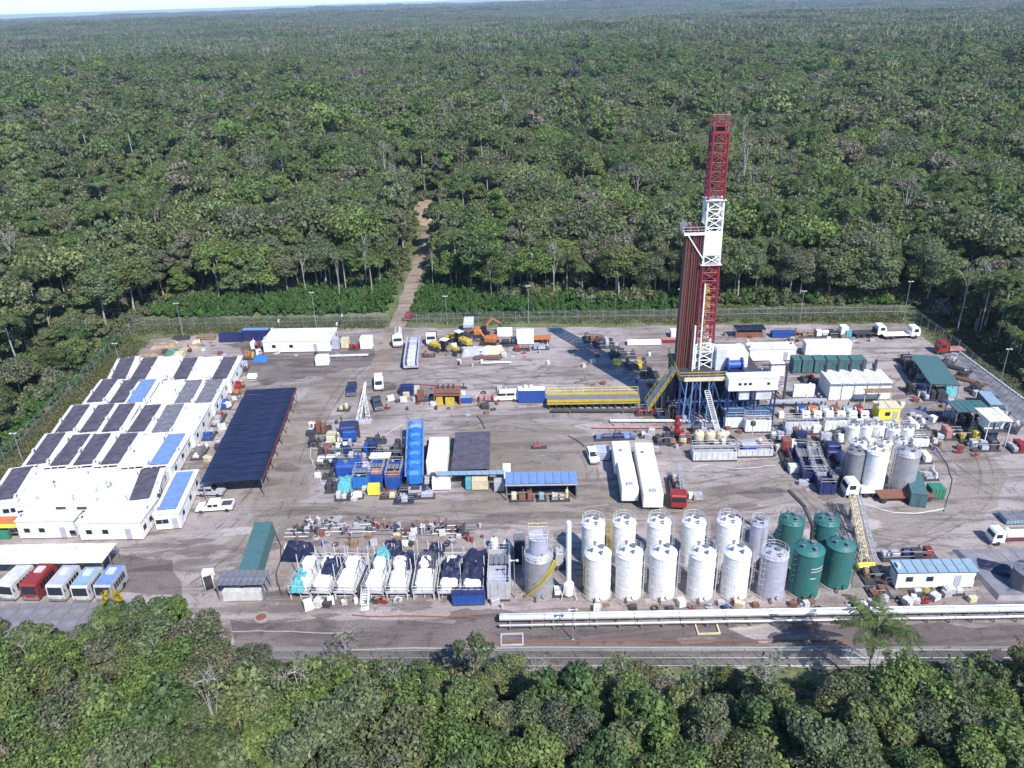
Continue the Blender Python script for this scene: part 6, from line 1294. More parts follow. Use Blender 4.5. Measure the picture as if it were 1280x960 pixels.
# ---- nearest trees: individuals ------------------------------------------
def tree_things():
    rs = np.random.RandomState(5)
    near = []
    for kd in range(5):
        for v in range(2):
            R, H, th, nl, _ = KIND[kd]; s_ = np.random.RandomState(100 + kd * 7 + v)
            p, lob = crown_pts(s_, R * .98, H * 1.35, th - 3.9, nl + 22, 8200, (.27, .34, .40, .30, .46)[kd], low=.45)
            near.append((leaf_mesh('crown', p, [FOL if v else FOLN]), trunk_mb(s_, th, .22, lob).mesh('trunk', BARK), p[:, 2].max()))
    def place(x, y, sc, kd, label, group, wide=1.0):
        cm, tm, top = near[kd]; t = T('broadleaf_tree', label, 'tree', (x, y, float(terr(x, y))), rs.uniform(0, 6.28), group)
        t.scale = (sc * wide * rs.uniform(.92, 1.08), sc * wide * rs.uniform(.92, 1.08), sc); link('crown', cm, t); link('trunk', tm, t)
    # foreground belt: heights follow the ragged skyline the belt has in front of the yard
    X, Y = np.meshgrid(np.arange(-84, 92, 4.5), np.arange(38, 84, 4.5)); X = X.ravel() + rs.uniform(-1.9, 1.9, X.size); Y = Y.ravel() + rs.uniform(-1.9, 1.9, Y.size)
    k = ~clear_mask(X, Y) & (np.abs(X) < Y * .66 + 18); X, Y = X[k], Y[k]
    SKX = [-200, 0, 50, 100, 125, 160, 200, 255, 285, 305, 340, 440, 560, 640, 760, 900, 1060, 1120, 1200, 1280, 1500]
    SKY_ = [792, 786, 778, 780, 752, 744, 742, 748, 762, 800, 820, 826, 832, 826, 830, 836, 828, 826, 818, 812, 812]
    n = 0
    for x, y in zip(X, Y):
        d = Vector((x, y, 6.0)) - Vector((0, 0, CAMH)); px = 640 + FPX * d.dot(CR) / d.dot(_f0); row = float(np.interp(px, SKX, SKY_)) + (rs.uniform(0, 22) if rs.uniform() > .25 else rs.uniform(20, 60))
        hh = 2.0
        for it in range(60):
            v = Vector((x, y, hh)) - Vector((0, 0, CAMH)); py = 480 - FPX * v.dot(CU) / v.dot(_f0)
            if py <= row or hh > 13.5: break
            hh += .2
        hh = min(hh, rs.uniform(9.5, 13.0))
        if hh < 3.2: continue
        kd = rs.randint(0, 10); sc = hh / near[kd][2]
        place(x, y, sc, kd, 'dense green broadleaf tree in the forest belt below the near edge of the gravel pad', 'broadleaf trees of the near forest belt', wide=max(1.0, min(1.75, .62 / sc))); n += 1
    # back and side edges
    X, Y = fan_pts(74, 260, 5.6, np.random.RandomState(6), 14)
    cx = np.array([c[0] for c in CLEAR]); cy = np.array([c[1] for c in CLEAR])
    d = np.min(np.hypot(X[:, None] - cx[None, :], Y[:, None] - cy[None, :]), 1)
    d2 = np.full(X.shape, 1e9)
    for i in range(len(CLEAR)):
        a = CLEAR[i]; b = CLEAR[(i + 1) % len(CLEAR)]; t = np.clip(((X - a[0]) * (b[0] - a[0]) + (Y - a[1]) * (b[1] - a[1])) / ((b[0] - a[0]) ** 2 + (b[1] - a[1]) ** 2), 0, 1)
        d2 = np.minimum(d2, np.hypot(X - a[0] - t * (b[0] - a[0]), Y - a[1] - t * (b[1] - a[1])))
    order = np.argsort(d2); m = max(0, 298 - n); sel = order[:m]; rest = order[m:]
    for i in sel:
        x, y = X[i], Y[i]; side = 'left' if x < -60 and y < 190 else ('right' if x > 75 and y < 190 else 'back')
        lab = {'left': ('dense green broadleaf tree of the forest wall along the left fence', 'broadleaf trees along the left fence'),
               'right': ('green broadleaf tree of the forest edge beyond the right fence', 'broadleaf trees beyond the right fence'),
               'back': ('tall broadleaf tree with pale trunk in the front row of forest behind the back fence', 'broadleaf trees behind the back fence')}[side]
        sc = {'left': rs.uniform(.55, .75), 'right': rs.uniform(.7, 1.0), 'back': rs.uniform(.85, 1.4)}[side]
        place(x, y, sc, rs.randint(0, 10), *lab, wide={'left': 1.35, 'right': 1.15, 'back': 1.1}[side])
    return X[rest], Y[rest]
REST = tree_things()

def edge_things():
    rs = np.random.RandomState(55)
    pal = []
    for i in range(4): pal.append((leaf_mesh('crown', palm_crown(rs, 5.0, 17, 0.0, 12, 1.0), [FOLP]), 9.5 + 2.2 * i))
    tm = MB().cyl((0, 0, 0), (0, 0, 1), .17, .14, 7).mesh('trunk', BARK)
    pts = [(x, rs.uniform(352, 374)) for x in np.linspace(195, 1150, 44)] + [(1195 + 12 * i, 395 + 9 * i) for i in range(8)]
    for i, (px, py) in enumerate(pts):
        px += rs.uniform(-9, 9)
        if 492 < px < 545: continue
        q = P(px, py); cm, h = pal[rs.randint(4)]; h *= rs.uniform(.75, 1.1); wh = 'left of the forest road' if px < 500 else ('between the road and the mast' if px < 860 else 'to the right of the mast')
        t = T('palm_tree', f'tall palm at the forest edge behind the back fence, {wh}', 'palm', (q.x, q.y, -.1), rs.uniform(0, 6.28), f'edge palms {wh}'); link('crown', cm, t, (0, 0, h)); o = link('trunk', tm, t); o.scale = (1, 1, h)
    sn = []
    for i in range(4):
        lob = np.array([[rs.uniform(-3, 3), rs.uniform(-3, 3), 13 + i + rs.uniform(-1, 3), 1] for _ in range(9)]); sn.append(trunk_mb(rs, 13 + i, .24, lob, 7, 5).mesh('trunk', BARK))
    tw = [leaf_mesh('crown', crown_pts(rs, 3, 2.4, 12 + i, 7, 160, .5)[0], [FOL]) for i in range(4)]
    for i, px in enumerate(list(np.linspace(200, 1160, 34)) + [1200, 1212, 1240]):
        px += rs.uniform(-12, 12)
        if 500 < px < 540: continue
        q = P(px, rs.uniform(358, 378) if px < 1170 else 415); k = rs.randint(4); wh = 'left of the forest road' if px < 500 else ('between the road and the mast' if px < 860 else 'to the right of the mast')
        t = T('pale_trunk_tree', f'slim pale trunked sparse tree behind the back fence, {wh}', 'tree', (q.x, q.y, -.1), rs.uniform(0, 6.28), f'pale trunked trees {wh}'); s_ = rs.uniform(.75, 1.1); t.scale = (s_ * .8, s_ * .8, s_); link('trunk', sn[k], t); link('crown', tw[k], t)
edge_things()
# ---- beyond: instanced forest, one object per band --------------------------
def gn_scatter(name, protos, x, y, z, idx, scl, rot, hgt, label, category, group=None):
    hid = bpy.data.collections.new(name + '_sources')
    for i, me in enumerate(protos):
        hid.objects.link(bpy.data.objects.new(name + '_source', me))
    me = bpy.data.meshes.new(name); n = len(x); me.vertices.add(n)
    me.vertices.foreach_set('co', np.stack([x, y, z], 1).astype(np.float32).ravel())
    for nm, ty, dat in (('idx', 'INT', idx), ('scl', 'FLOAT', scl), ('rot', 'FLOAT', rot), ('hgt', 'FLOAT', hgt)):
        at = me.attributes.new(nm, ty, 'POINT'); at.data.foreach_set('value', dat.astype(np.int32 if ty == 'INT' else np.float32))
    o = link(name, me, kind='stuff'); tag(o, label, category)
    ng = bpy.data.node_groups.new(name, 'GeometryNodeTree')
    ng.interface.new_socket('Geometry', in_out='INPUT', socket_type='NodeSocketGeometry'); ng.interface.new_socket('Geometry', in_out='OUTPUT', socket_type='NodeSocketGeometry')
    N = ng.nodes; L = ng.links; gi = N.new('NodeGroupInput'); go = N.new('NodeGroupOutput')
    ip = N.new('GeometryNodeInstanceOnPoints'); ci = N.new('GeometryNodeCollectionInfo'); ci.inputs['Collection'].default_value = hid
    ci.inputs['Separate Children'].default_value = True; ci.inputs['Reset Children'].default_value = True
    def na(nm, ty):
        a = N.new('GeometryNodeInputNamedAttribute'); a.data_type = ty; a.inputs[0].default_value = nm; return a.outputs[0]
    cx = N.new('ShaderNodeCombineXYZ'); L.new(na('rot', 'FLOAT'), cx.inputs[2])
    sx = N.new('ShaderNodeCombineXYZ'); s_ = na('scl', 'FLOAT'); L.new(s_, sx.inputs[0]); L.new(s_, sx.inputs[1]); L.new(na('hgt', 'FLOAT'), sx.inputs[2])
    L.new(gi.outputs[0], ip.inputs['Points']); L.new(ci.outputs[0], ip.inputs['Instance']); ip.inputs['Pick Instance'].default_value = True
    L.new(na('idx', 'INT'), ip.inputs['Instance Index']); L.new(cx.outputs[0], ip.inputs['Rotation']); L.new(sx.outputs[0], ip.inputs['Scale'])
    L.new(ip.outputs[0], go.inputs[0])
    md = o.modifiers.new('scatter', 'NODES'); md.node_group = ng
    return o
def palm_mesh(name, seed, h, L_, nf, n, wid, r=.16):
    rs = np.random.RandomState(seed); p = palm_crown(rs, L_, nf, h, n, wid); t = MB(); q = Vector((0, 0, -.4)); 
    for i in range(3):
        w = Vector((rs.uniform(-.3, .3), rs.uniform(-.3, .3), -.4 + (h + .4) * (i + 1) / 3)) if i < 2 else Vector((0, 0, h)); t.cyl(q, w, r * 1.1, r, 6, cap=False); q = w
    return leaf_mesh(name, p, [FOLP, BARK], t)
def bare_mesh(name, seed, h):
    rs = np.random.RandomState(seed); lob = np.array([[rs.uniform(-3, 3), rs.uniform(-3, 3), h + rs.uniform(-1, 3), 1] for _ in range(9)])
    t = trunk_mb(rs, h, .22, lob, 7, 5); p, _ = crown_pts(rs, 3, 2, h, 6, 60, .5); return leaf_mesh(name, p, [FOL, BARK], t)
mid = [proto_mesh('tree', KIND[k], 2600, .62, 200 + k * 3 + v, [FOLN if v else FOL, BARK]) for k in range(7) for v in range(2)]
mid += [palm_mesh('palm', 300 + i, 12 + 2 * i, 4.6, 15, 9, 1.0) for i in range(3)] + [bare_mesh('bare', 320 + i, 13 + i) for i in range(2)]
far = [proto_mesh('tree', KIND[k], 620 if k != 5 else 1300, 1.0, 400 + k + 9 * v, [FOLN if v else FOL, BARK]) for k in range(7) for v in range(2)]
far += [palm_mesh('palm', 350 + i, 13, 4.8, 11, 5, 1.5, .2) for i in range(2)]
far += [bare_mesh('bare', 360, 14)]
def batch(protos, x, y, rs, nb, palms, smin, smax, name, label):
    n = len(x); cl = np.array([noise.noise(Vector((a * .012, b * .012, 3.3))) for a, b in zip(x, y)])
    r = rs.uniform(0, 1, n); idx = rs.randint(0, nb, n)
    pm = r < (.09 + .35 * np.clip(cl, 0, 1)); idx[pm] = nb + rs.randint(0, palms, pm.sum())
    bm_ = r > .972; idx[bm_] = rs.randint(nb + palms, len(protos), bm_.sum())
    s = rs.uniform(smin, smax, n) * (1 + .25 * cl); em = rs.uniform(0, 1, n) > .95; s[em & ~pm] *= 1.35
    h = s * rs.uniform(.85, 1.15, n); h[pm] *= rs.uniform(.75, 1.3, pm.sum())
    gn_scatter(name, protos, x, y, terr(x, y), idx, s, rs.uniform(0, 6.28, n), h, label, 'forest')
rs = np.random.RandomState(21)
x1, y1 = REST; xa, ya = fan_pts(260, 420, 5.8, rs, 16); x1 = np.concatenate([x1, xa]); y1 = np.concatenate([y1, ya])
batch(mid, x1, y1, rs, 14, 3, .85, 1.3, 'rainforest_behind_pad', 'rainforest of broadleaf trees and palms stretching behind the back fence')
x2, y2 = fan_pts(420, 1150, 6.0, rs, 16)
batch(far, x2, y2, rs, 14, 2, .85, 1.35, 'middle_distance_rainforest', 'mottled green rainforest canopy in the middle distance')
# far patches of canopy
def patch_mesh(seed, size=64., n=88, cards=46, cs=2.3):
    rs = np.random.RandomState(seed); out = []
    for _ in range(n):
        x, y = rs.uniform(-size / 2, size / 2, 2); R = rs.uniform(2.6, 5.2) * (1.7 if rs.uniform() > .88 else 1); H = rs.uniform(3, 6); z = rs.uniform(8, 15)
        p, _l = crown_pts(rs, R, H, z - 3, 5, cards, cs); p[:, 0] += x; p[:, 1] += y; out.append(p)
    tr = MB()
    for _ in range(7):
        x, y = rs.uniform(-size / 2, size / 2, 2); tr.cyl((x, y, 4), (x + rs.uniform(-1, 1), y, rs.uniform(14, 21)), .3, .12, 3, cap=False)
        for j in range(2): tr.cyl((x, y, 13), (x + rs.uniform(-3, 3), y + rs.uniform(-3, 3), 18), .2, .05, 3, cap=False)
    return leaf_mesh('patch', np.concatenate(out), [FOLN if seed % 2 else FOL, BARK], tr)
pat = [patch_mesh(500 + i) for i in range(8)]
x3, y3 = fan_pts(1120, 5200, 52, rs, 60); n3 = len(x3)
gn_scatter('distant_rainforest', pat, x3, y3, terr(x3, y3), rs.randint(0, 8, n3), rs.uniform(.9, 1.15, n3), rs.uniform(0, 6.28, n3), rs.uniform(.8, 1.3, n3), 'hazy rainforest canopy running to the horizon', 'forest')
x4, y4 = fan_pts(5200, 13500, 150, rs, 100); n4 = len(x4)
gn_scatter('horizon_rainforest', pat, x4, y4, terr(x4, y4), rs.randint(0, 8, n4), rs.uniform(2.4, 3.2, n4), rs.uniform(0, 6.28, n4), rs.uniform(1.0, 2.2, n4), 'bluish forest along the horizon below the pale sky', 'forest')

# low growth under the trees of the near belt and along the forest edges
und = []
for i in range(4):
    rs_ = np.random.RandomState(560 + i); p, _ = crown_pts(rs_, 2.6, 3.0, .2, 14, 1500, .45, low=.3); und.append(leaf_mesh('understory', p, [FOL]))
X, Y = np.meshgrid(np.arange(-84, 92, 2.9), np.arange(30, 84, 2.9)); X = X.ravel() + rs.uniform(-1.4, 1.4, X.size); Y = Y.ravel() + rs.uniform(-1.4, 1.4, Y.size)
k = ~clear_mask(X, Y, 0) & (np.abs(X) < Y * .68 + 22); ux, uy = X[k], Y[k]; us = rs.uniform(.5, 1.0, len(ux))
uq = np.minimum(us, 99); hq = 3.2
for _ in range(1):
    a_, b_ = to_px(ux, uy, 3.0 * us); kk = b_ > np.interp(a_, [0, 125, 285, 305, 440, 1280], [775, 760, 760, 805, 820, 812]); ux, uy, us = ux[kk], uy[kk], us[kk]
X, Y = fan_pts(76, 420, 3.7, rs, 14); ux = np.concatenate([ux, X]); uy = np.concatenate([uy, Y]); us = np.concatenate([us, rs.uniform(.9, 1.7, len(X))]); nu = len(ux)
gn_scatter('forest_understory', und, ux, uy, terr(ux, uy), rs.randint(0, 4, nu), us, rs.uniform(0, 6.28, nu), us * rs.uniform(.7, 1.3, nu), 'leafy low growth filling the gaps between the tree trunks', 'undergrowth')
# shrubs and undergrowth along the fences
bush = []
for i in range(4):
    rs_ = np.random.RandomState(600 + i); p, _ = crown_pts(rs_, 1.7, 1.9, .2, 8, 520, .42); bush.append(leaf_mesh('bush', p, [FOLB]))
tuft = []
for i in range(3):
    rs_ = np.random.RandomState(640 + i); n_ = 90; c = np.stack([rs_.normal(0, .8, n_), rs_.normal(0, .8, n_), rs_.uniform(0, .25, n_)], 1)
    nn = rs_.normal(size=(n_, 3)); nn[:, 2] *= .5; nn /= np.linalg.norm(nn, axis=1)[:, None]; tuft.append(leaf_mesh('tuft', quads(c, nn, rs_.uniform(.2, .5, n_), 1.3, rs_), [FOLG]))
def px_poly_pts(poly, sp, rs):
    w = [P(*p) for p in poly]; xs = [q.x for q in w]; ys = [q.y for q in w]
    X, Y = np.meshgrid(np.arange(min(xs), max(xs), sp), np.arange(min(ys), max(ys), sp)); X = X.ravel() + rs.uniform(-.5, .5, X.size) * sp; Y = Y.ravel() + rs.uniform(-.5, .5, Y.size) * sp
    k = inside(X, Y, [(q.x, q.y) for q in w]); return X[k], Y[k]
bx, by = [], []
for poly, sp in (([(200, 397), (480, 391), (506, 340), (335, 345), (190, 352)], 1.5), ([(514, 394), (700, 394), (858, 386), (905, 370), (905, 345), (540, 338)], 1.5), ([(905, 380), (1125, 380), (1118, 350), (905, 350)], 1.7),
                 ([(1150, 392), (1250, 412), (1290, 470), (1320, 400), (1180, 372)], 2.4), ([(-60, 640), (0, 572), (150, 432), (150, 405), (0, 545), (-80, 620)], 2.6)):
    a, b = px_poly_pts(poly, sp, rs); rd = np.full(a.shape, 1e9)
    for p, q in zip(ROADP[:-1], ROADP[1:]):
        t = np.clip(((a - p.x) * (q.x - p.x) + (b - p.y) * (q.y - p.y)) / ((q.x - p.x) ** 2 + (q.y - p.y) ** 2), 0, 1); rd = np.minimum(rd, np.hypot(a - p.x - t * (q.x - p.x), b - p.y - t * (q.y - p.y)))
    k = rd > 4.2; bx.append(a[k]); by.append(b[k])
bx = np.concatenate(bx); by = np.concatenate(by); nb_ = len(bx)
gn_scatter('shrub_undergrowth', bush, bx, by, terr(bx, by), rs.randint(0, 4, nb_), rs.uniform(.5, 1.15, nb_), rs.uniform(0, 6.28, nb_), rs.uniform(.5, 2.1, nb_), 'bright green shrubs filling the strip outside the fences', 'undergrowth')
tx, ty = [], []
for poly, sp in (([(165, 418), (480, 412), (485, 398), (215, 398), (168, 402)], 1.6), ([(510, 404), (1128, 402), (1120, 380), (520, 388)], 1.7), ([(-60, 690), (0, 622), (180, 432), (160, 412), (0, 572), (-80, 650)], 1.5), ([(1195, 440), (1290, 520), (1300, 470), (1250, 430), (1190, 400), (1140, 392)], 1.5)):
    a, b = px_poly_pts(poly, sp, rs); tx.append(a); ty.append(b)
tx = np.concatenate(tx); ty = np.concatenate(ty); nt_ = len(tx)
gn_scatter('rough_grass', tuft, tx, ty, terr(tx, ty), rs.randint(0, 3, nt_), rs.uniform(.6, 1.3, nt_), rs.uniform(0, 6.28, nt_), rs.uniform(.5, 1.1, nt_), 'rough yellowish grass along the fence lines', 'grass')
# ------------------------------------------------------------------ storage tanks in the front rows
FR = [(748, 751, 'first'), (787, 750, 'second'), (829, 750, 'third'), (877, 751, 'fourth'), (920, 750, 'fifth')]
BK = [(742, 709, 'first'), (780, 708, 'second'), (823, 708, 'third'), (866, 708, 'fourth'), (909, 707, 'fifth')]
for i, (x, y, o_) in enumerate(BK):
    q = P(x, y); tank((q.x, q.y + 1.2), 1.66, 7.0, WHITE, f'white storage tank in the back row of white tanks, {o_} from the left', 'tall white storage tanks', ladder=-.2 if i != 1 else -2.9, lad=YELLOW if i < 2 else None, rail=True, dome=.45)
for i, (x, y, o_) in enumerate(FR):
    q = P(x, y); tank((q.x, q.y + 1.5), 1.80, 7.0, WHITE, f'white storage tank in the front row of white tanks, {o_} from the left', 'tall white storage tanks', ladder=-2.6 if i == 0 else -.4, lad=YELLOW if i == 0 else None, rail=i % 2 == 1, dome=.7)
q = P(946, 707); tank((q.x, q.y + 1), 1.2, 6.8, LILAC, 'slim violet grey tank at the right end of the back tank row', None, ladder=-1.2)
q = P(966, 750); tank((q.x, q.y + 1.4), 1.8, 6.8, LILAC, 'violet grey tank at the right end of the front tank row', None, ladder=-2.6)
for i, (x, y, r, h, lab) in enumerate([(987, 709, 1.75, 7.2, 'green tank at the back left of the four green tanks'), (1030, 708, 1.75, 7.0, 'green tank at the back right of the four green tanks'), (1009, 749, 2.0, 7.2, 'green tank at the front left of the four green tanks, with a white striped patch'), (1049, 738, 1.9, 6.6, 'green tank at the front right of the four green tanks')]):
    q = P(x, y); t = tank((q.x, q.y + r * .9), r, h, GREEN, lab, 'green storage tanks', ladder=-2.8 if i != 3 else -.3, rail=i < 2, railmat=GREEN, lad=GREEN, dome=.6)
    if i == 2:
        for k, zz in enumerate((5.2, 4.7, 3.6)): MB().add([(r * 1.03 * math.sin(a), -r * 1.03 * math.cos(a), z_) for a in np.linspace(-.1, .9 if k < 2 else .3, 8) for z_ in (zz, zz + .15)], [(2 * j, 2 * j + 2, 2 * j + 3, 2 * j + 1) for j in range(7)]).obj('white_stripe', OFFW, t)
# dark leaning hose between the back green tanks
A, B = P(1012, 706), P(997, 634, 4); o = MB().path([(0, 0, 0), (-.2, .6, 6.5), (-1.2, 2.0, 8.8), (-2.6, 5, 9.6)], .28, 9).obj('hose', DGREY); o.location = A; tag(o, 'thick dark hose arching up between the two back green tanks', 'hose')
# grey silo with diagonal stair
q = P(675, 752); c = (q.x, q.y + 2.2); t = tank(c, 1.98, 6.2, SILO, 'tall grey silo with a diagonal yellow stair left of the white tanks', None, 'silo', 2.6, True, .9, rings=3)
MB().lathe([(1.9, 6.25), (1.35, 7.0), (1.35, 9.4), (1.45, 9.42), (1.45, 9.5)], 22).obj('upper_section', LILAC, t); m = MB(); railing(m, [(-1.3, -1.3), (1.3, -1.3), (1.3, 1.3), (-1.3, 1.3), (-1.3, -1.3)], 9.5, 1.1, 1.2, .04); m.obj('railing', CREAM, t)
m = MB()
for k in range(30):
    a = -2.5 + k * .07; z_ = .4 + k * .19; m.box(2.35 * math.cos(a), 2.35 * math.sin(a), z_, .55, .3, .06, rz=a)
pts = [(2.7 * math.cos(-2.5 + k * .07), 2.7 * math.sin(-2.5 + k * .07), 0.6 + k * .19) for k in range(30)]; m.path(pts, .06, 4); m.path([(p[0], p[1], p[2] + 1) for p in pts], .04, 4); m.obj('spiral_stair', YELLOW, t)
# slim white column
q = P(711, 748); t = T('vent_column', 'slim white vertical column between the grey silo and the white tanks', 'column', (q.x, q.y + .5, 0)); MB().lathe([(.42, 2.6), (.42, 2.7), (.36, 2.9), (.36, 12.3), (.3, 12.5)], 14).obj('column_pipe', WHITE, t); MB().lathe([(.62, .3), (.75, .6), (.75, 2.2), (.42, 2.6)], 14).obj('column_drum', WHITE, t); m = MB(); [m.cyl((sx * 1.1, sy * .9, 0), (sx * .5, sy * .4, 2.2), .07, n=5) for sx in (-1, 1) for sy in (-1, 1)]; m.obj('leg', OFFW, t)
q = P(700, 700); sk(702, 706, 2.4, 2.4, 'pale cyan pump behind the slim white column', 210, [CYAN, LGREY], 2.6, 2); sk(702, 742, 2.6, 1.8, 'small grey valve skid at the foot of the slim white column', 211, [LGREY, DGREY, WHITE], 1.2, 3)
q = P(650, 702); bb = T('dark_column', 'black narrow tower with a slatted top left of the grey silo', 'tower', (q.x, q.y, 0)); MB().box(0, 0, 0, 1.6, 1.4, 4.4).obj('tower_body', DNAVY, bb); MB().box(0, 0, 4.4, 1.8, 1.6, .15).obj('tower_cap', MGREY, bb)
# ------------------------------------------------------------------ row of covered modules
MX_ = [(382, 'first'), (407, 'second'), (437, 'third'), (472, 'fourth'), (499, 'fifth'), (532, 'sixth'), (563, 'seventh'), (592, 'eighth')]
COV = {0: None, 1: None, 2: DNAVY, 3: None, 4: CYAN, 5: MATD, 6: MATD, 7: DNAVY}
def module(px, py, lab, seed, top=None):
    rs = random.Random(seed); q = P(px, py); t = T('treatment_module', lab, 'module', (q.x, q.y + 2.6, 0), -.12 if px < 480 else -.03, 'white modules in a row on a low platform'); w, d = 3.1, 7.4
    MB().box(0, 0, 1.2, w, d, .18).obj('deck', LGREY, t); me = MB().box(0, 0, 0, .16, .16, 1.2).mesh('leg', OFFW)
    for sx in (-1, 1):
        for y in (-d / 2 + .2, 0, d / 2 - .2): link('leg', me, t, (sx * (w / 2 - .15), y, 0))
    m = MB(); bevbox(m, 0, -1.5, 1.38, w * .78, 3.4, 1.1 + rs.uniform(0, .3), .3); m.obj('white_housing', WHITE, t); m = MB(); bevbox(m, rs.uniform(-.2, .2), 1.3, 1.38, w * .6, 2.0, 2.0, .35); m.obj('upper_housing', WHITE, t)
    MB().lathe([(.5, 0), (.62, .15), (.62, .8), (.35, 1.1)], 14, rs.uniform(-.3, .3), 2.9, 1.4).obj('vessel', OFFW, t)
    m = MB(); railing(m, [(-w / 2, -d / 2), (w / 2, -d / 2), (w / 2, d / 2), (-w / 2, d / 2), (-w / 2, -d / 2)], 1.38, 1.1, 1.3, .04); m.obj('railing', OFFW, t)
    MB().box(w / 2 + .42, -.6, .1, .5, d * .7, 1.7).obj('gap_shade_box', DGREY, t)  # dark box added to paint the shaded gap beside each module
    m = MB(); [m.cyl((sx * (w / 2), y, 0), (sx * (w / 2), y, rs.uniform(3.4, 5.0)), .075, n=5) for sx, y in ((-1, d / 2), (1, d / 2), (1, .3), (-1, .6), (0, d / 2), (1, -1.4))]; m.obj('rail_post', OFFW, t)
    MB().path([(-w * .4, -d / 2 + .5, 1.4), (-w * .4, -d / 2 + .5, 2.3), (w * .4, -d / 2 + 1.2, 1.6)], .07, 6).path([(w * .35, -2, 2.6), (w * .35, 1.2, 3.2)], .06, 6).obj('pipework', MGREY, t)
    return t, q
for i, (x, o_) in enumerate(MX_):
    desc = {2: 'half covered with dark sheets', 4: 'with a cyan cover', 5: 'under a dark cover', 6: 'under a grey dark cover', 7: 'mostly under a navy cover'}.get(i, 'left uncovered' if i != 0 else 'with cyan sheets beside it')
    t, q = module(x, 744, f'white treatment module {desc}, {o_} from the left in the row', 220 + i)
CV = [(372, 684, DNAVY, 4.4, 2.6, 1.7, 2.0, 'navy sheet over gear behind the first module'), (376, 722, CYAN, 1.8, 4.4, 1.5, 1.6, 'cyan sheet on the first module, long one at the left end'), (415, 706, DNAVY, 2.6, 4.4, 1.4, 1.9, 'navy sheet draped over the second module'), (479, 690, CYAN, 2.0, 2.8, 1.2, 2.6, 'cyan sheet on top of the fifth module'), (490, 683, DNAVY, 3.0, 2.4, 1.6, 2.4, 'pointed navy sheet behind the fifth module'),
      (506, 697, DNAVY, 2.6, 3.2, 1.4, 2.0, 'dark sheet on the back half of the sixth module'), (533, 698, MATD, 2.6, 3.4, 1.4, 2.1, 'grey dark sheet on the back half of the seventh module'), (545, 685, DNAVY, 2.4, 2.2, 1.2, 2.2, 'small navy sheet behind the seventh module'), (566, 707, DNAVY, 3.0, 5.0, 1.6, 2.0, 'navy sheet covering most of the eighth module'), (593, 703, DNAVY, 3.4, 6.6, 1.8, 2.0, 'large navy sheet at the right end of the module row')]
for i, (x, y, mt, w, d, h, z, lab) in enumerate(CV): q = P(x, y, z + h * .6); heap((q.x, q.y), w, d, h, -.1, lab, mt, 'cover_sheet', 'sheet', 70 + i, .5, z=z)
c, w, d, rz = F(611, 637, 742, 692, 3.6); t = rectank(c, 3.1, 7.4, rz, 3.2, LGREY, 'grey tank platform at the right end of the module row', inner=LILAC)
# low frame in front of the modules (pale beams)
A, B = P(376, 748), P(632, 745); L_ = (B - A).length; t = T('platform_frame', 'long pale steel frame with short posts under the front of the module row', 'frame', ((A.x + B.x) / 2, (A.y + B.y) / 2, 0), math.atan2(B.y - A.y, B.x - A.x)); MB().box(0, 0, 1.05, L_, .16, .2).box(0, 0, .3, L_, .1, .12).obj('beam', OFFW, t); me = MB().box(0, 0, 0, .14, .14, 1.05).mesh('post', OFFW)
for k in range(24): link('post', me, t, (-L_ / 2 + .1 + k * (L_ - .2) / 23, -.1, 0))
q = P(456, 762); t = T('access_stair', 'short white stair leading up to the module platform', 'stair', (q.x, q.y + .8, 0)); m = MB(); [m.box(0, -.8 + k * .28, k * .2, .9, .28, .06) for k in range(7)]; [m.cyl((s * .5, -.9, 0), (s * .5, 1.0, 1.4), .05, n=5) for s in (-1, 1)]; [m.cyl((s * .5, -.9, 1), (s * .5, 1.0, 2.4), .04, n=5) for s in (-1, 1)]; m.obj('steps', WHITE, t)
q = P(586, 758); t = container((q.x, q.y + 1), 4.4, 1.8, 0, 1.9, 'blue container in front of the right end of the module row', BLUE, NAVY)
# manifolds behind the module row
for i, (x, y, lab) in enumerate([(372, 668, 'dark valve rack at the back left of the module row'), (395, 660, 'white and dark valve rack second along the back of the module row'), (416, 662, 'grey pipe manifold behind the second and third modules'), (438, 668, 'violet grey pipe manifold behind the third module'), (456, 662, 'dark pipe rack behind the fourth module'), (480, 664, 'pinkish pipe rack behind the fifth module'), (505, 668, 'dark valve rack behind the sixth module'), (530, 666, 'pale valve rack behind the seventh module'), (556, 664, 'brown valve rack behind the eighth module'), (578, 668, 'short dark valve rack at the right end of the module row')]):
    rs = random.Random(400 + i); q = P(x, y); t = T('valve_rack', lab, 'valve rack', (q.x, q.y, 0), 0); m = MB()
    for k in range(rs.randint(4, 6)):
        xx = rs.uniform(-1.6, 1.6); yy = rs.uniform(-1, 1); hh = rs.uniform(1.0, 2.6); m.cyl((xx, yy, 0), (xx, yy, hh), .07, n=6); m.cyl((xx - .2, yy, hh * .8), (xx + .2, yy, hh * .8), .12, n=7)
    m.obj('standpipe', [DGREY, OFFW, LGREY, LILAC, DGREY, PINK, DGREY, OFFW, RUST, DGREY][i], t); m = MB()
    for k in range(3): yy = -1 + k; m.cyl((-1.9, yy, .3), (1.9, yy, .3), .09, n=6)
    m.obj('header_pipe', MGREY if i % 2 else OFFW, t); m = MB(); [m.lathe([(.02, 0), (.3, .01), (.3, .05), (.02, .06)], 10, rs.uniform(-1.6, 1.6), rs.uniform(-1, 1), rs.uniform(1, 2)) for _ in range(3)]; m.obj('handwheel', RUST if i % 2 else DGREY, t)
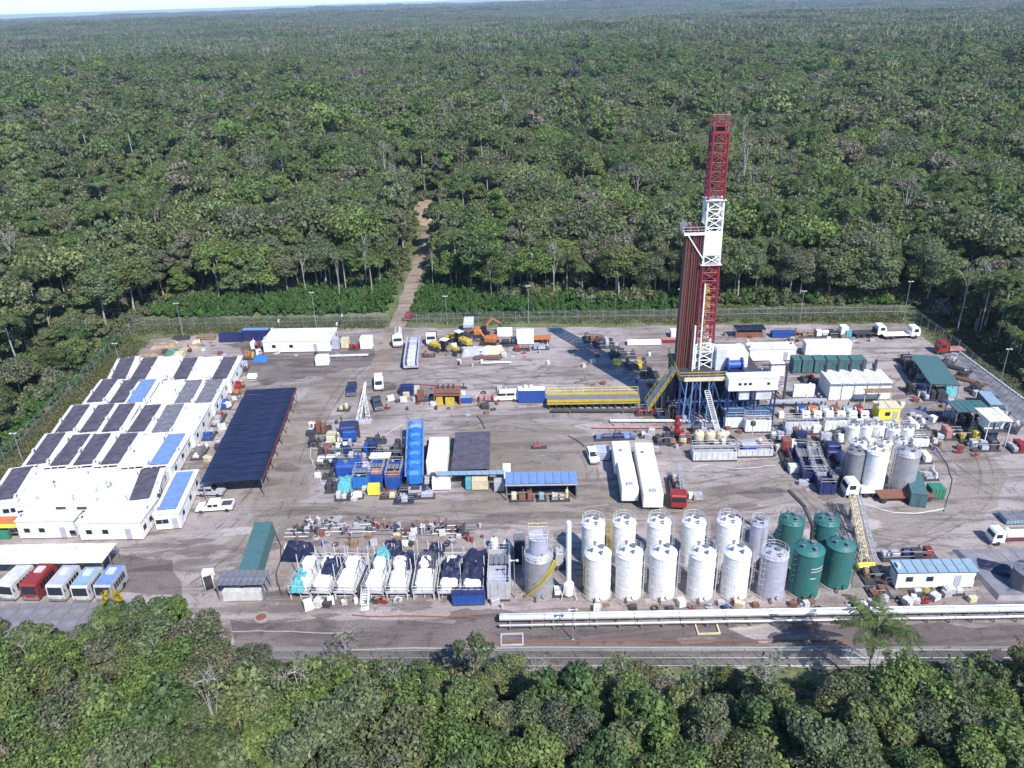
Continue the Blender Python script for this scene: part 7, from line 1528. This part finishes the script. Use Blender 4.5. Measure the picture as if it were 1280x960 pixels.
for i, (x, y, lab) in enumerate([(618, 686, 'left'), (634, 690, 'right')]): q = P(x, y); t = T('white_drum', f'small white drum behind the grey tank platform, the {lab} one', 'drum', (q.x, q.y, 0)); MB().lathe([(.5, 0), (.6, .1), (.6, 1.8), (.3, 2.1)], 14).obj('drum_body', WHITE, t); MB().cyl((0, 0, 2.1), (0, 0, 2.4), .12, n=7).obj('cap', DGREY, t)
# ------------------------------------------------------------------ long clad pipe rack along the front
A, B = P(624, 771, 1.4), P(1420, 757, 1.4); d_ = B - A; L_ = d_.length; ang = math.atan2(d_.y, d_.x); t = T('pipe_rack', 'long silver clad pipes on low posts along the near side of the pad', 'pipe rack', ((A.x + B.x) / 2, (A.y + B.y) / 2, 0), ang)
nseg = 14
seg = MB().cyl((-L_ / nseg / 2 + .04, 0, 0), (L_ / nseg / 2 - .04, 0, 0), .42, n=14).cyl((L_ / nseg / 2 - .3, 0, 0), (L_ / nseg / 2 - .15, 0, 0), .46, n=14).mesh('clad_pipe', CLAD)
for k in range(nseg): link('clad_pipe', seg, t, (-L_ / 2 + (k + .5) * L_ / nseg, 0, 1.25))
seg = MB().cyl((-L_ / nseg / 2 + .04, 0, 0), (L_ / nseg / 2 - .04, 0, 0), .2, n=10).mesh('thin_pipe', GALV)
for k in range(nseg): link('thin_pipe', seg, t, (-L_ / 2 + (k + .5) * L_ / nseg, .9, 1.0)); link('thin_pipe', seg, t, (-L_ / 2 + (k + .5) * L_ / nseg, -1.0, .8))
me = MB().box(0, 0, 0, .16, 2.6, .12).box(0, -1.1, -.62, .14, .14, .62).box(0, 1.1, -.62, .14, .14, .62).mesh('support', MGREY)
for k in range(29): link('support', me, t, (-L_ / 2 + (k + .5) * L_ / 29, 0, .62))
# thin ground pipe lines in the front strip
for i, (y0, y1, x0, x1, mt, lab) in enumerate([(803, 801, 600, 1100, RUST, 'thin rusty pipe on the ground along the near edge of the pad'), (812, 809, 440, 1060, CONC, 'thin grey pipe on the ground nearest the trees'), (770, 772, 440, 600, RUST, 'thin rusty pipe on the ground in front of the module row'), (790, 792, 285, 440, CONC, 'thin pale pipe on the ground at the left of the front strip')]):
    A, B = P(x0, y0), P(x1, y1); m = MB(); n = 8; pts = [(A.x + (B.x - A.x) * k / n, A.y + (B.y - A.y) * k / n + rnd.uniform(-.2, .2), .12) for k in range(n + 1)]; m.path(pts, .09, 6); o = m.obj('ground_pipe', mt); tag(o, lab, 'pipe')
for i, (x, y, lab) in enumerate([(884, 786, 'wooden frame lying in front of the clad pipes'), (640, 800, 'small grey frame lying at the left end of the clad pipes')]):
    q = P(x, y); m = MB().box(0, -1, 0, 3, .2, .2).box(0, 1, 0, 3, .2, .2).box(-1.4, 0, 0, .2, 1.8, .2).box(1.4, 0, 0, .2, 1.8, .2); o = m.obj('ground_frame', CREAM if i == 0 else LGREY); o.location = q; tag(o, lab, 'frame')
# manhole boxes in the strip at the lower left
for i, (x, y, lab) in enumerate([(327, 773, 'round concrete manhole in front of the dark roofed shelter')]):
    q = P(x, y); t = T('manhole', lab, 'manhole', (q.x, q.y, 0)); MB().lathe([(1.0, 0), (1.0, .25), (.8, .26)], 18).obj('ring', CONC, t); MB().lathe([(.75, .2), (.7, .3)], 16).obj('lid', RUST, t)
# ------------------------------------------------------------------ lower right: long cabin, liner, tanker
c, w, d, rz = F(1118, 1216, 736, 702, 2.9); cabin(c, w, d, rz, 2.8, 'white cabin with eight slanted roof panels behind the clad pipes at the lower right', PBLUE, name='long_cabin', group=None, acs=1, wins=3, panels=8)
q = P(1160, 743); sk(1150, 743, 2.6, 1.2, 'small white and yellow gas bottles in front of the long panel roofed cabin', 230, [WHITE, YELLOW, OFFW], 1.0, 3); sk(1190, 742, 3, 1.2, 'small white boxes in front of the right end of the panel roofed cabin', 231, [WHITE, OFFW], .9, 3)
sk(1125, 697, 6, 2.0, 'dark violet pump skid behind the panel roofed cabin', 232, [DGREY, LILAC, NAVY], 1.4, 5); sk(1152, 696, 4, 1.8, 'dark red pump skid behind the right half of the panel roofed cabin', 233, [DRED, DGREY], 1.4, 3)
sk(1092, 720, 4, 4, 'brown crates and scrap left of the panel roofed cabin', 234, [RUST, PINK, DGREY, WOOD], 1.3, 5); sk(1098, 742, 3, 2.5, 'rusty scrap behind the palm tree', 235, [RUST, WOOD, PINK], 1.0, 4)
# lined pond right
pl = [P(1196, 690), P(1330, 690), P(1400, 748), P(1248, 748)]; cx = sum(p.x for p in pl) / 4; cy = sum(p.y for p in pl) / 4
t = T('lined_pond', 'grey lined containment pond with a dark far bank at the lower right', 'pond', (cx, cy, 0)); 
def q4(m, a, b, c_, d_, mi=0): m.add([tuple(a), tuple(b), tuple(c_), tuple(d_)], [(0, 1, 2, 3)], mi)
top = [Vector((p.x - cx, p.y - cy, .55)) for p in pl]; inn = [Vector((v.x * .82, v.y * .82, .55)) for v in top]; bot = [Vector((v.x * .62, v.y * .55, .12)) for v in top]; out = [Vector((v.x * 1.06, v.y * 1.1, .02)) for v in top]
for k in range(4):
    k2 = (k + 1) % 4; m = MB(); q4(m, out[k], out[k2], top[k2], top[k]); q4(m, top[k], top[k2], inn[k2], inn[k]); m.obj('bank', LINER, t); m = MB(); n = 6
    for j in range(n):
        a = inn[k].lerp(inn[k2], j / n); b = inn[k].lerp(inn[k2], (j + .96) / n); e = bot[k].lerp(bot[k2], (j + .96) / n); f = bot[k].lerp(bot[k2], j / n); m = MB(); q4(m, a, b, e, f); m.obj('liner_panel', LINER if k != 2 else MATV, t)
m = MB(); q4(m, *bot); m.obj('pond_floor', MATV, t)
q = P(1266, 742); tank((q.x + 2.5, q.y + 1), 2.2, 3.2, MGREY, 'short dark grey tank at the right edge above the clad pipes', None, 'short_tank', None, False, .3, rings=1)
q = P(1262, 677); truck((q.x + 1.2, q.y), -PI / 2, 10.5, 'white fuel tanker truck with a red chassis entering from the right edge', WHITE, 'tank', WHITE, 1.9, chassis=RED, name='tanker_truck').scale = (.85, .85, .82)
q = P(1272, 650); container((q.x, q.y), 5, 2.4, 0, .9, 'low blue grey covered pallet behind the fuel tanker', PBLUE, MATV, doors=False)
q = P(1232, 712); o = heap((q.x + 1, q.y), 5, 3, .8, -.4, 'dark navy sheet lying at the left end of the lined pond', DNAVY, 'ground_sheet', 'sheet', 81)
# red soil and fallen branches on the slope lower right are part of the forest
# ------------------------------------------------------------------ leaning lamp posts and fence
LP = [(230, 424, 9.5, 'at the back left corner'), (396, 412, 10, 'behind the long white building'), (559, 405, 7.5, 'behind the yellow grader'), (661, 404, 10, 'behind the white container at the back fence'), (1129, 400, 10, 'at the back right corner'), (154, 470, 8, 'at the left fence beside the backmost cabins'), (33, 590, 8, 'at the left fence beside the fourth cabin row'), (1251, 475, 7, 'beyond the right fence'), (1000, 402, 8, 'at the back fence behind the teal containers'), (848, 404, 9, 'at the back fence left of the mast'), (644, 748, 6.5, 'left of the grey silo'), (716, 800, 5.0, 'in front of the clad pipes')]
for x, y, h, lab in LP: q = P(x, y); lightpole((q.x, q.y), h, f'slender grey lamp post {lab}')
FENCE = [('back', [P(168, 412), P(486, 405)], 'green grey wire fence along the back of the pad, left of the forest road'), ('back2', [P(506, 405), P(1134, 395)], 'green grey wire fence along the back of the pad, right of the forest road'),
         ('left', [P(168, 412), P(-40, 626)], 'wire fence along the left side of the pad beside the camp'), ('right', [P(1134, 395), P(1196, 441), P(1330, 560)], 'wire fence along the right side of the pad'), ('front', [P(282, 832), P(1400, 832)], 'wire fence along the near side of the pad')]
FW = M('fence_wire', (.30, .36, .34), .5, .4, dirt=0)
FPM = MB().cyl((0, 0, 0), (0, 0, 2.9), .05, n=6).cyl((0, 0, 2.85), (.25, .1, 3.2), .03, n=4).mesh('fence_post', GALV)
def fpanel(L_):
    m = MB(); n = int(L_ / .22)
    for k in range(-12, n + 1):
        for s in (1, -1):
            x0 = k * .22; x1 = x0 + 2.5; a = max(0, x0); b = min(L_, x1)
            if b <= a: continue
            za = .1 + (a - x0); zb = .1 + (b - x0)
            if s < 0: za, zb = 2.7 - za, 2.7 - zb
            m.add([(a, s * .006, za - .007), (b, s * .006, zb - .007), (b, s * .006, zb + .007), (a, s * .006, za + .007)], [(0, 1, 2, 3)])
    for z_ in (.1, 1.4, 2.65): m.cyl((0, 0, z_), (L_, 0, z_), .022, n=4)
    for z_ in (2.85, 3.0, 3.15): m.cyl((0, 0, z_), (L_, 0, z_), .012, n=3)
    return m
for nm, pts, lab in FENCE:
    t = T('wire_fence', lab, 'fence')
    for a, b in zip(pts[:-1], pts[1:]):
        L_ = (b - a).length; n = max(1, round(L_ / 3.2)); ang = math.atan2(b.y - a.y, b.x - a.x); sp = L_ / n; me = fpanel(sp).mesh('wire_mesh', FW)
        for k in range(n):
            q = a.lerp(b, k / n); link('fence_post', FPM, t, (q.x, q.y, -.1), (0, 0, ang)); link('wire_mesh', me, t, (q.x, q.y, -.1), (0, 0, ang), kind='stuff')
        link('fence_post', FPM, t, (b.x, b.y, -.1))
# ------------------------------------------------------------------ palm in the foreground and the special trees of the near belt
rsp = np.random.RandomState(77)
q = P(1080, 862); t = T('palm_tree', 'feathery palm tree rising in front of the clad pipes at the lower right', 'palm', (q.x, q.y, -.1), 0); hp = 8.6
m = MB(); p0 = Vector((0, 0, -.3))
for k in range(6): p1 = Vector((.25 * math.sin(k * .4) , .1 * k, hp * (k + 1) / 6)); m.cyl(p0, p1, .2 - .01 * k, .19 - .01 * k, 8, cap=False); p0 = p1
m.obj('trunk', BARK, t); cr = MB().lathe([(.14, -.6), (.24, -.2), (.16, .4), (.05, .9)], 10, p0.x, p0.y, hp).obj('crown', FOLP, t)
for k in range(17):
    L_ = 5.4 * rsp.uniform(.8, 1.1); fr = palm_frond(rsp, L_, 30, rsp.uniform(.6, 1.7), .85); up = rsp.uniform(.1, .9); me = leaf_mesh('frond', fr, [FOLP]); o = link('frond', me, cr, (p0.x, p0.y, hp + .3), (0, -up * (.9 if k % 2 else .3), k * 2 * PI / 17 + rsp.uniform(-.2, .2)))
def small_tree(px, py, h, label, seed, leaf=FOLB, n=420, R=2.2, bare=2, cat='tree', name='thin_tree', size=.4, barkm=BARK):
    rs = np.random.RandomState(seed); q = P(px, py); t = T(name, label, cat, (q.x, q.y, -.1)); p, lob = crown_pts(rs, R, 2.8, h - 2.4, 8, n, size); link('crown', leaf_mesh('crown', p, [leaf]), t); link('trunk', trunk_mb(rs, h - 1, .13, lob, 6, bare).mesh('trunk', barkm), t)
small_tree(592, 872, 9.5, 'thin sparse tree with a pale trunk in front of the blue container', 801, FOL, 700, 2.6, 2)
small_tree(152, 790, 7.4, 'small tree with yellow orange blossom beside the rightmost bus', 802, FOLY, 420, 1.2, 1, size=.35)
small_tree(250, 830, 6.5, 'light green young tree below the hose reel', 803, FOLB, 1500, 2.6, 1)
small_tree(436, 840, 7.0, 'dark dead looking tree in front of the module row', 804, FOL, 60, 1.8, 8)
small_tree(680, 905, 9.5, 'bare white limbed dead tree in the near forest belt', 805, FOL, 40, 2.6, 9)
small_tree(945, 930, 12.5, 'grey bare twigged tree among green crowns at the bottom centre right', 806, FOL, 70, 3.0, 9)
small_tree(283, 960, 14.0, 'pale bare twigged tree at the bottom left', 807, FOL, 60, 2.8, 9)
small_tree(1258, 890, 10.5, 'reddish brown dead tree at the lower right edge', 808, FOL, 30, 2.6, 10, barkm=RUST)

for i, (x, y, h, kind, lab) in enumerate([(60, 880, 10.5, 3, 'tree with pale bare limbs above the bottom left crowns, nearest the left edge'), (215, 900, 11.5, 4, 'tree with pale forked limbs left of centre in the near belt'), (385, 930, 12.0, 5, 'slim tree with a pale trunk and thin crown, below the module row'), (775, 920, 11.0, 4, 'grey limbed thin tree below the white tanks'), (500, 905, 9.5, 3, 'pale limbed thin tree below the blue container'), (1180, 930, 11.5, 5, 'thin crowned pale tree right of the palm'), (860, 890, 8.5, 3, 'thin crowned tree below the violet grey tanks'), (140, 850, 9.5, 3, 'feathery light tree rising in front of the buses'), (215, 830, 9.5, 3, 'tall feathery light tree below the small dirt yard at the lower left')]):
    small_tree(x, y, h, lab, 830 + i, FOLN, 260 if i < 7 else 2600, 2.8, 7, size=.36)
# ------------------------------------------------------------------ small loose things
CK = {}
def clutter_mesh(kind, mt):
    k = (kind, mt.name)
    if k in CK: return CK[k]
    m = MB()
    if kind == 'crate':
        m.box(0, 0, .1, 1.1, .9, .75)
        for s in (-1, 1):
            for z in (.15, .4, .65): m.box(0, s * .46, z, 1.14, .04, .14)
            m.box(s * .4, 0, 0, .12, .9, .1)
    elif kind == 'pallet':
        for i in range(6): m.box(-.55 + i * .22, 0, .12, .16, 1.1, .03)
        for s in (-1, 0, 1): m.box(0, s * .48, 0, 1.25, .1, .12)
    elif kind == 'steel_drum': m.lathe([(.29, 0), (.3, .02), (.3, .3), (.32, .31), (.3, .33), (.3, .6), (.32, .61), (.3, .63), (.3, .88), (.27, .9)], 12)
    elif kind == 'bulk_container':
        m.box(0, 0, .15, 1.0, .95, .95)
        for x in (-.52, 0, .52):
            for s in (-1, 1): m.box(x, s * .5, .1, .04, .04, 1.05)
        for z in (.15, .6, 1.1):
            for s in (-1, 1): m.box(0, s * .5, z, 1.1, .03, .03)
        m.box(0, 0, 0, 1.1, 1.0, .1).cyl((0, 0, 1.1), (0, 0, 1.18), .12, n=8)
    elif kind == 'hose_coil':
        for j in range(3):
            pts = [(.55 * math.cos(a) * (1 - j * .12), .55 * math.sin(a) * (1 - j * .12), .07 + j * .08) for a in np.linspace(0, 2 * PI, 13)]; m.path(pts, .06, 5)
    elif kind == 'valve_block':
        m.box(0, 0, .0, .9, .5, .35).cyl((0, 0, .35), (0, 0, 1.0), .1, n=7).cyl((-.8, 0, .25), (.8, 0, .25), .14, n=8).lathe([(.05, 0), (.26, .01), (.26, .05), (.05, .06)], 10, 0, 0, 1.0)
    elif kind == 'small_generator':
        bevbox(m, 0, 0, .12, 1.5, .9, 1.0, .08); m.box(0, 0, 0, 1.6, .8, .12).cyl((.5, .2, 1.1), (.5, .2, 1.4), .06, n=6).box(-.3, -.46, .4, .5, .03, .4)
    CK[k] = m.mesh(kind, mt); return CK[k]
ZN = [  # px quad, count, kinds, mats, where
    ([(480, 520), (640, 520), (640, 488), (490, 480)], 34, 'around the orange pump house'), ([(385, 600), (425, 600), (425, 520), (385, 530)], 20, 'at the left edge of the blue equipment cluster'),
    ([(425, 632), (540, 632), (540, 560), (430, 560)], 26, 'between the blue skids'), ([(350, 690), (620, 680), (610, 655), (360, 655)], 46, 'behind the row of covered modules'),
    ([(375, 762), (630, 760), (630, 752), (375, 754)], 18, 'in front of the covered modules'), ([(800, 575), (1000, 575), (1000, 520), (810, 520)], 52, 'between the rig and the mud tanks'),
    ([(985, 610), (1170, 620), (1165, 530), (990, 530)], 70, 'around the white silo cluster'), ([(1120, 560), (1240, 575), (1240, 500), (1130, 470)], 44, 'around the turquoise roofed sheds'),
    ([(545, 460), (690, 455), (690, 428), (530, 428)], 30, 'among the machines parked at the back'), ([(720, 480), (830, 490), (830, 440), (735, 420)], 22, 'in the shadow of the mast'),
    ([(900, 430), (1120, 430), (1120, 419), (900, 419)], 20, 'along the back fence right of the rig'), ([(940, 505), (1030, 505), (1030, 470), (945, 460)], 26, 'right of the rig substructure'),
    ([(700, 765), (1090, 762), (1090, 754), (700, 756)], 26, 'at the foot of the tall tanks'), ([(240, 590), (300, 480), (312, 480), (262, 590)], 20, 'in the lane between the camp and the navy shed'),
    ([(1090, 760), (1215, 755), (1215, 742), (1090, 742)], 14, 'in front of the panel roofed cabin'), ([(270, 446), (440, 446), (440, 440), (280, 440)], 12, 'in front of the long white building'), ([(180, 450), (270, 440), (270, 424), (200, 424)], 12, 'on the sandy back left corner')]
KS = ['crate', 'pallet', 'steel_drum', 'bulk_container', 'hose_coil', 'valve_block', 'small_generator', 'crate', 'valve_block']
MS = {'crate': [WOOD, OFFW, LGREY, DGREY, RUST], 'pallet': [WOOD], 'steel_drum': [BLUE, DGREY, RUST, WHITE, LGREY], 'bulk_container': [WHITE, OFFW], 'hose_coil': [BLACK, LGREY], 'valve_block': [DRED, DGREY, MGREY, MGREY, LILAC], 'small_generator': [WHITE, DGREY, CREAM, OFFW, LGREY]}
WN = {DRED.name: 'dark red', LILAC.name: 'violet grey', WOOD.name: 'wooden', OFFW.name: 'pale', LGREY.name: 'light grey', DGREY.name: 'dark', RUST.name: 'rusty', BLUE.name: 'blue', WHITE.name: 'white', BLACK.name: 'black', YELLOW.name: 'yellow', RED.name: 'red', MGREY.name: 'grey', CREAM.name: 'cream', ORANGE.name: 'orange'}
crs = random.Random(99)
for quad, cnt, where in ZN:
    w = [P(*p) for p in quad]
    for _ in range(cnt):
        u, v = crs.random(), crs.random(); q = w[0].lerp(w[1], u).lerp(w[3].lerp(w[2], u), v); kd = crs.choice(KS); mt = crs.choice(MS[kd])
        o = link(kd, clutter_mesh(kd, mt), None, (q.x, q.y, 0.02), (0, 0, crs.uniform(-.5, .5))); o.scale = (crs.uniform(.65, 1.1),) * 3
        kk = kd.replace('_', ' '); tag(o, f'small {WN[mt.name]} {kk.replace("small ", "")} lying {where}', kk, f'{kk}s {where}')
# hoses snaking over the yard
HZ = [([(385, 545), (398, 560), (405, 575), (420, 580)], DGREY, 'black hose at the left end of the blue cluster'), ([(430, 600), (405, 606), (398, 590), (388, 570), (392, 548)], OFFW, 'pale hose looping round the left end of the blue cluster'), ([(505, 530), (480, 545), (470, 560), (455, 566)], LGREY, 'pale hose behind the blue cluster'),
      ([(640, 530), (700, 531), (760, 529), (770, 540)], MGREY, 'thin grey hose crossing the yard in front of the catwalk'), ([(660, 575), (680, 580), (700, 576), (690, 570), (668, 571)], LINER, 'grey hose loop on the open yard'), ([(1080, 630), (1110, 640), (1150, 642), (1180, 636)], OFFW, 'pale hose on the ground below the brown flat trailer'),
      ([(700, 640), (760, 632), (830, 640), (900, 634)], MGREY, 'grey hose lying behind the white storage tanks'), ([(860, 590), (880, 582), (920, 586), (970, 582)], LGREY, 'pale hose in front of the long low mud tank'), ([(500, 470), (560, 466), (620, 470), (680, 462)], LINER, 'grey hose across the back yard behind the orange pump house'),
      ([(1130, 520), (1170, 560), (1190, 600), (1180, 640)], LINER, 'grey hose running down the right hand track'), ([(340, 655), (352, 690), (346, 720), (352, 745)], DGREY, 'dark hose between the teal container and the modules')]
for pts, mt, lab in HZ:
    w = [P(*p) for p in pts]; fine = []
    for i in range(len(w) - 1):
        p0 = w[max(i - 1, 0)]; p1 = w[i]; p2 = w[i + 1]; p3 = w[min(i + 2, len(w) - 1)]
        for k in range(6):
            t_ = k / 6; fine.append(.5 * ((2 * p1) + (p2 - p0) * t_ + (2 * p0 - 5 * p1 + 4 * p2 - p3) * t_ ** 2 + (-p0 + 3 * p1 - 3 * p2 + p3) * t_ ** 3) + Vector((crs.uniform(-.15, .15), crs.uniform(-.15, .15), .1)))
    fine.append(w[-1] + Vector((0, 0, .1))); tag(MB().path(fine, .09, 6).obj('ground_hose', mt), lab, 'hose')
# ------------------------------------------------------------------ haze
hz = MB(); hz.box(0, 6500, -45, 30000, 15500, 123); ho = hz.obj('haze', [], kind='stuff')
tag(ho, 'thin pale air that turns the far forest bluish', 'haze')
hm = bpy.data.materials.new('haze_air'); hm.use_nodes = True; hn = hm.node_tree.nodes; hn.clear()
pv = hn.new('ShaderNodeVolumePrincipled'); pv.inputs['Color'].default_value = (0.72, 0.84, 1.0, 1); pv.inputs['Density'].default_value = 0.000085; pv.inputs['Anisotropy'].default_value = 0.2
ou = hn.new('ShaderNodeOutputMaterial'); hm.node_tree.links.new(pv.outputs[0], ou.inputs['Volume']); ho.data.materials.append(hm)
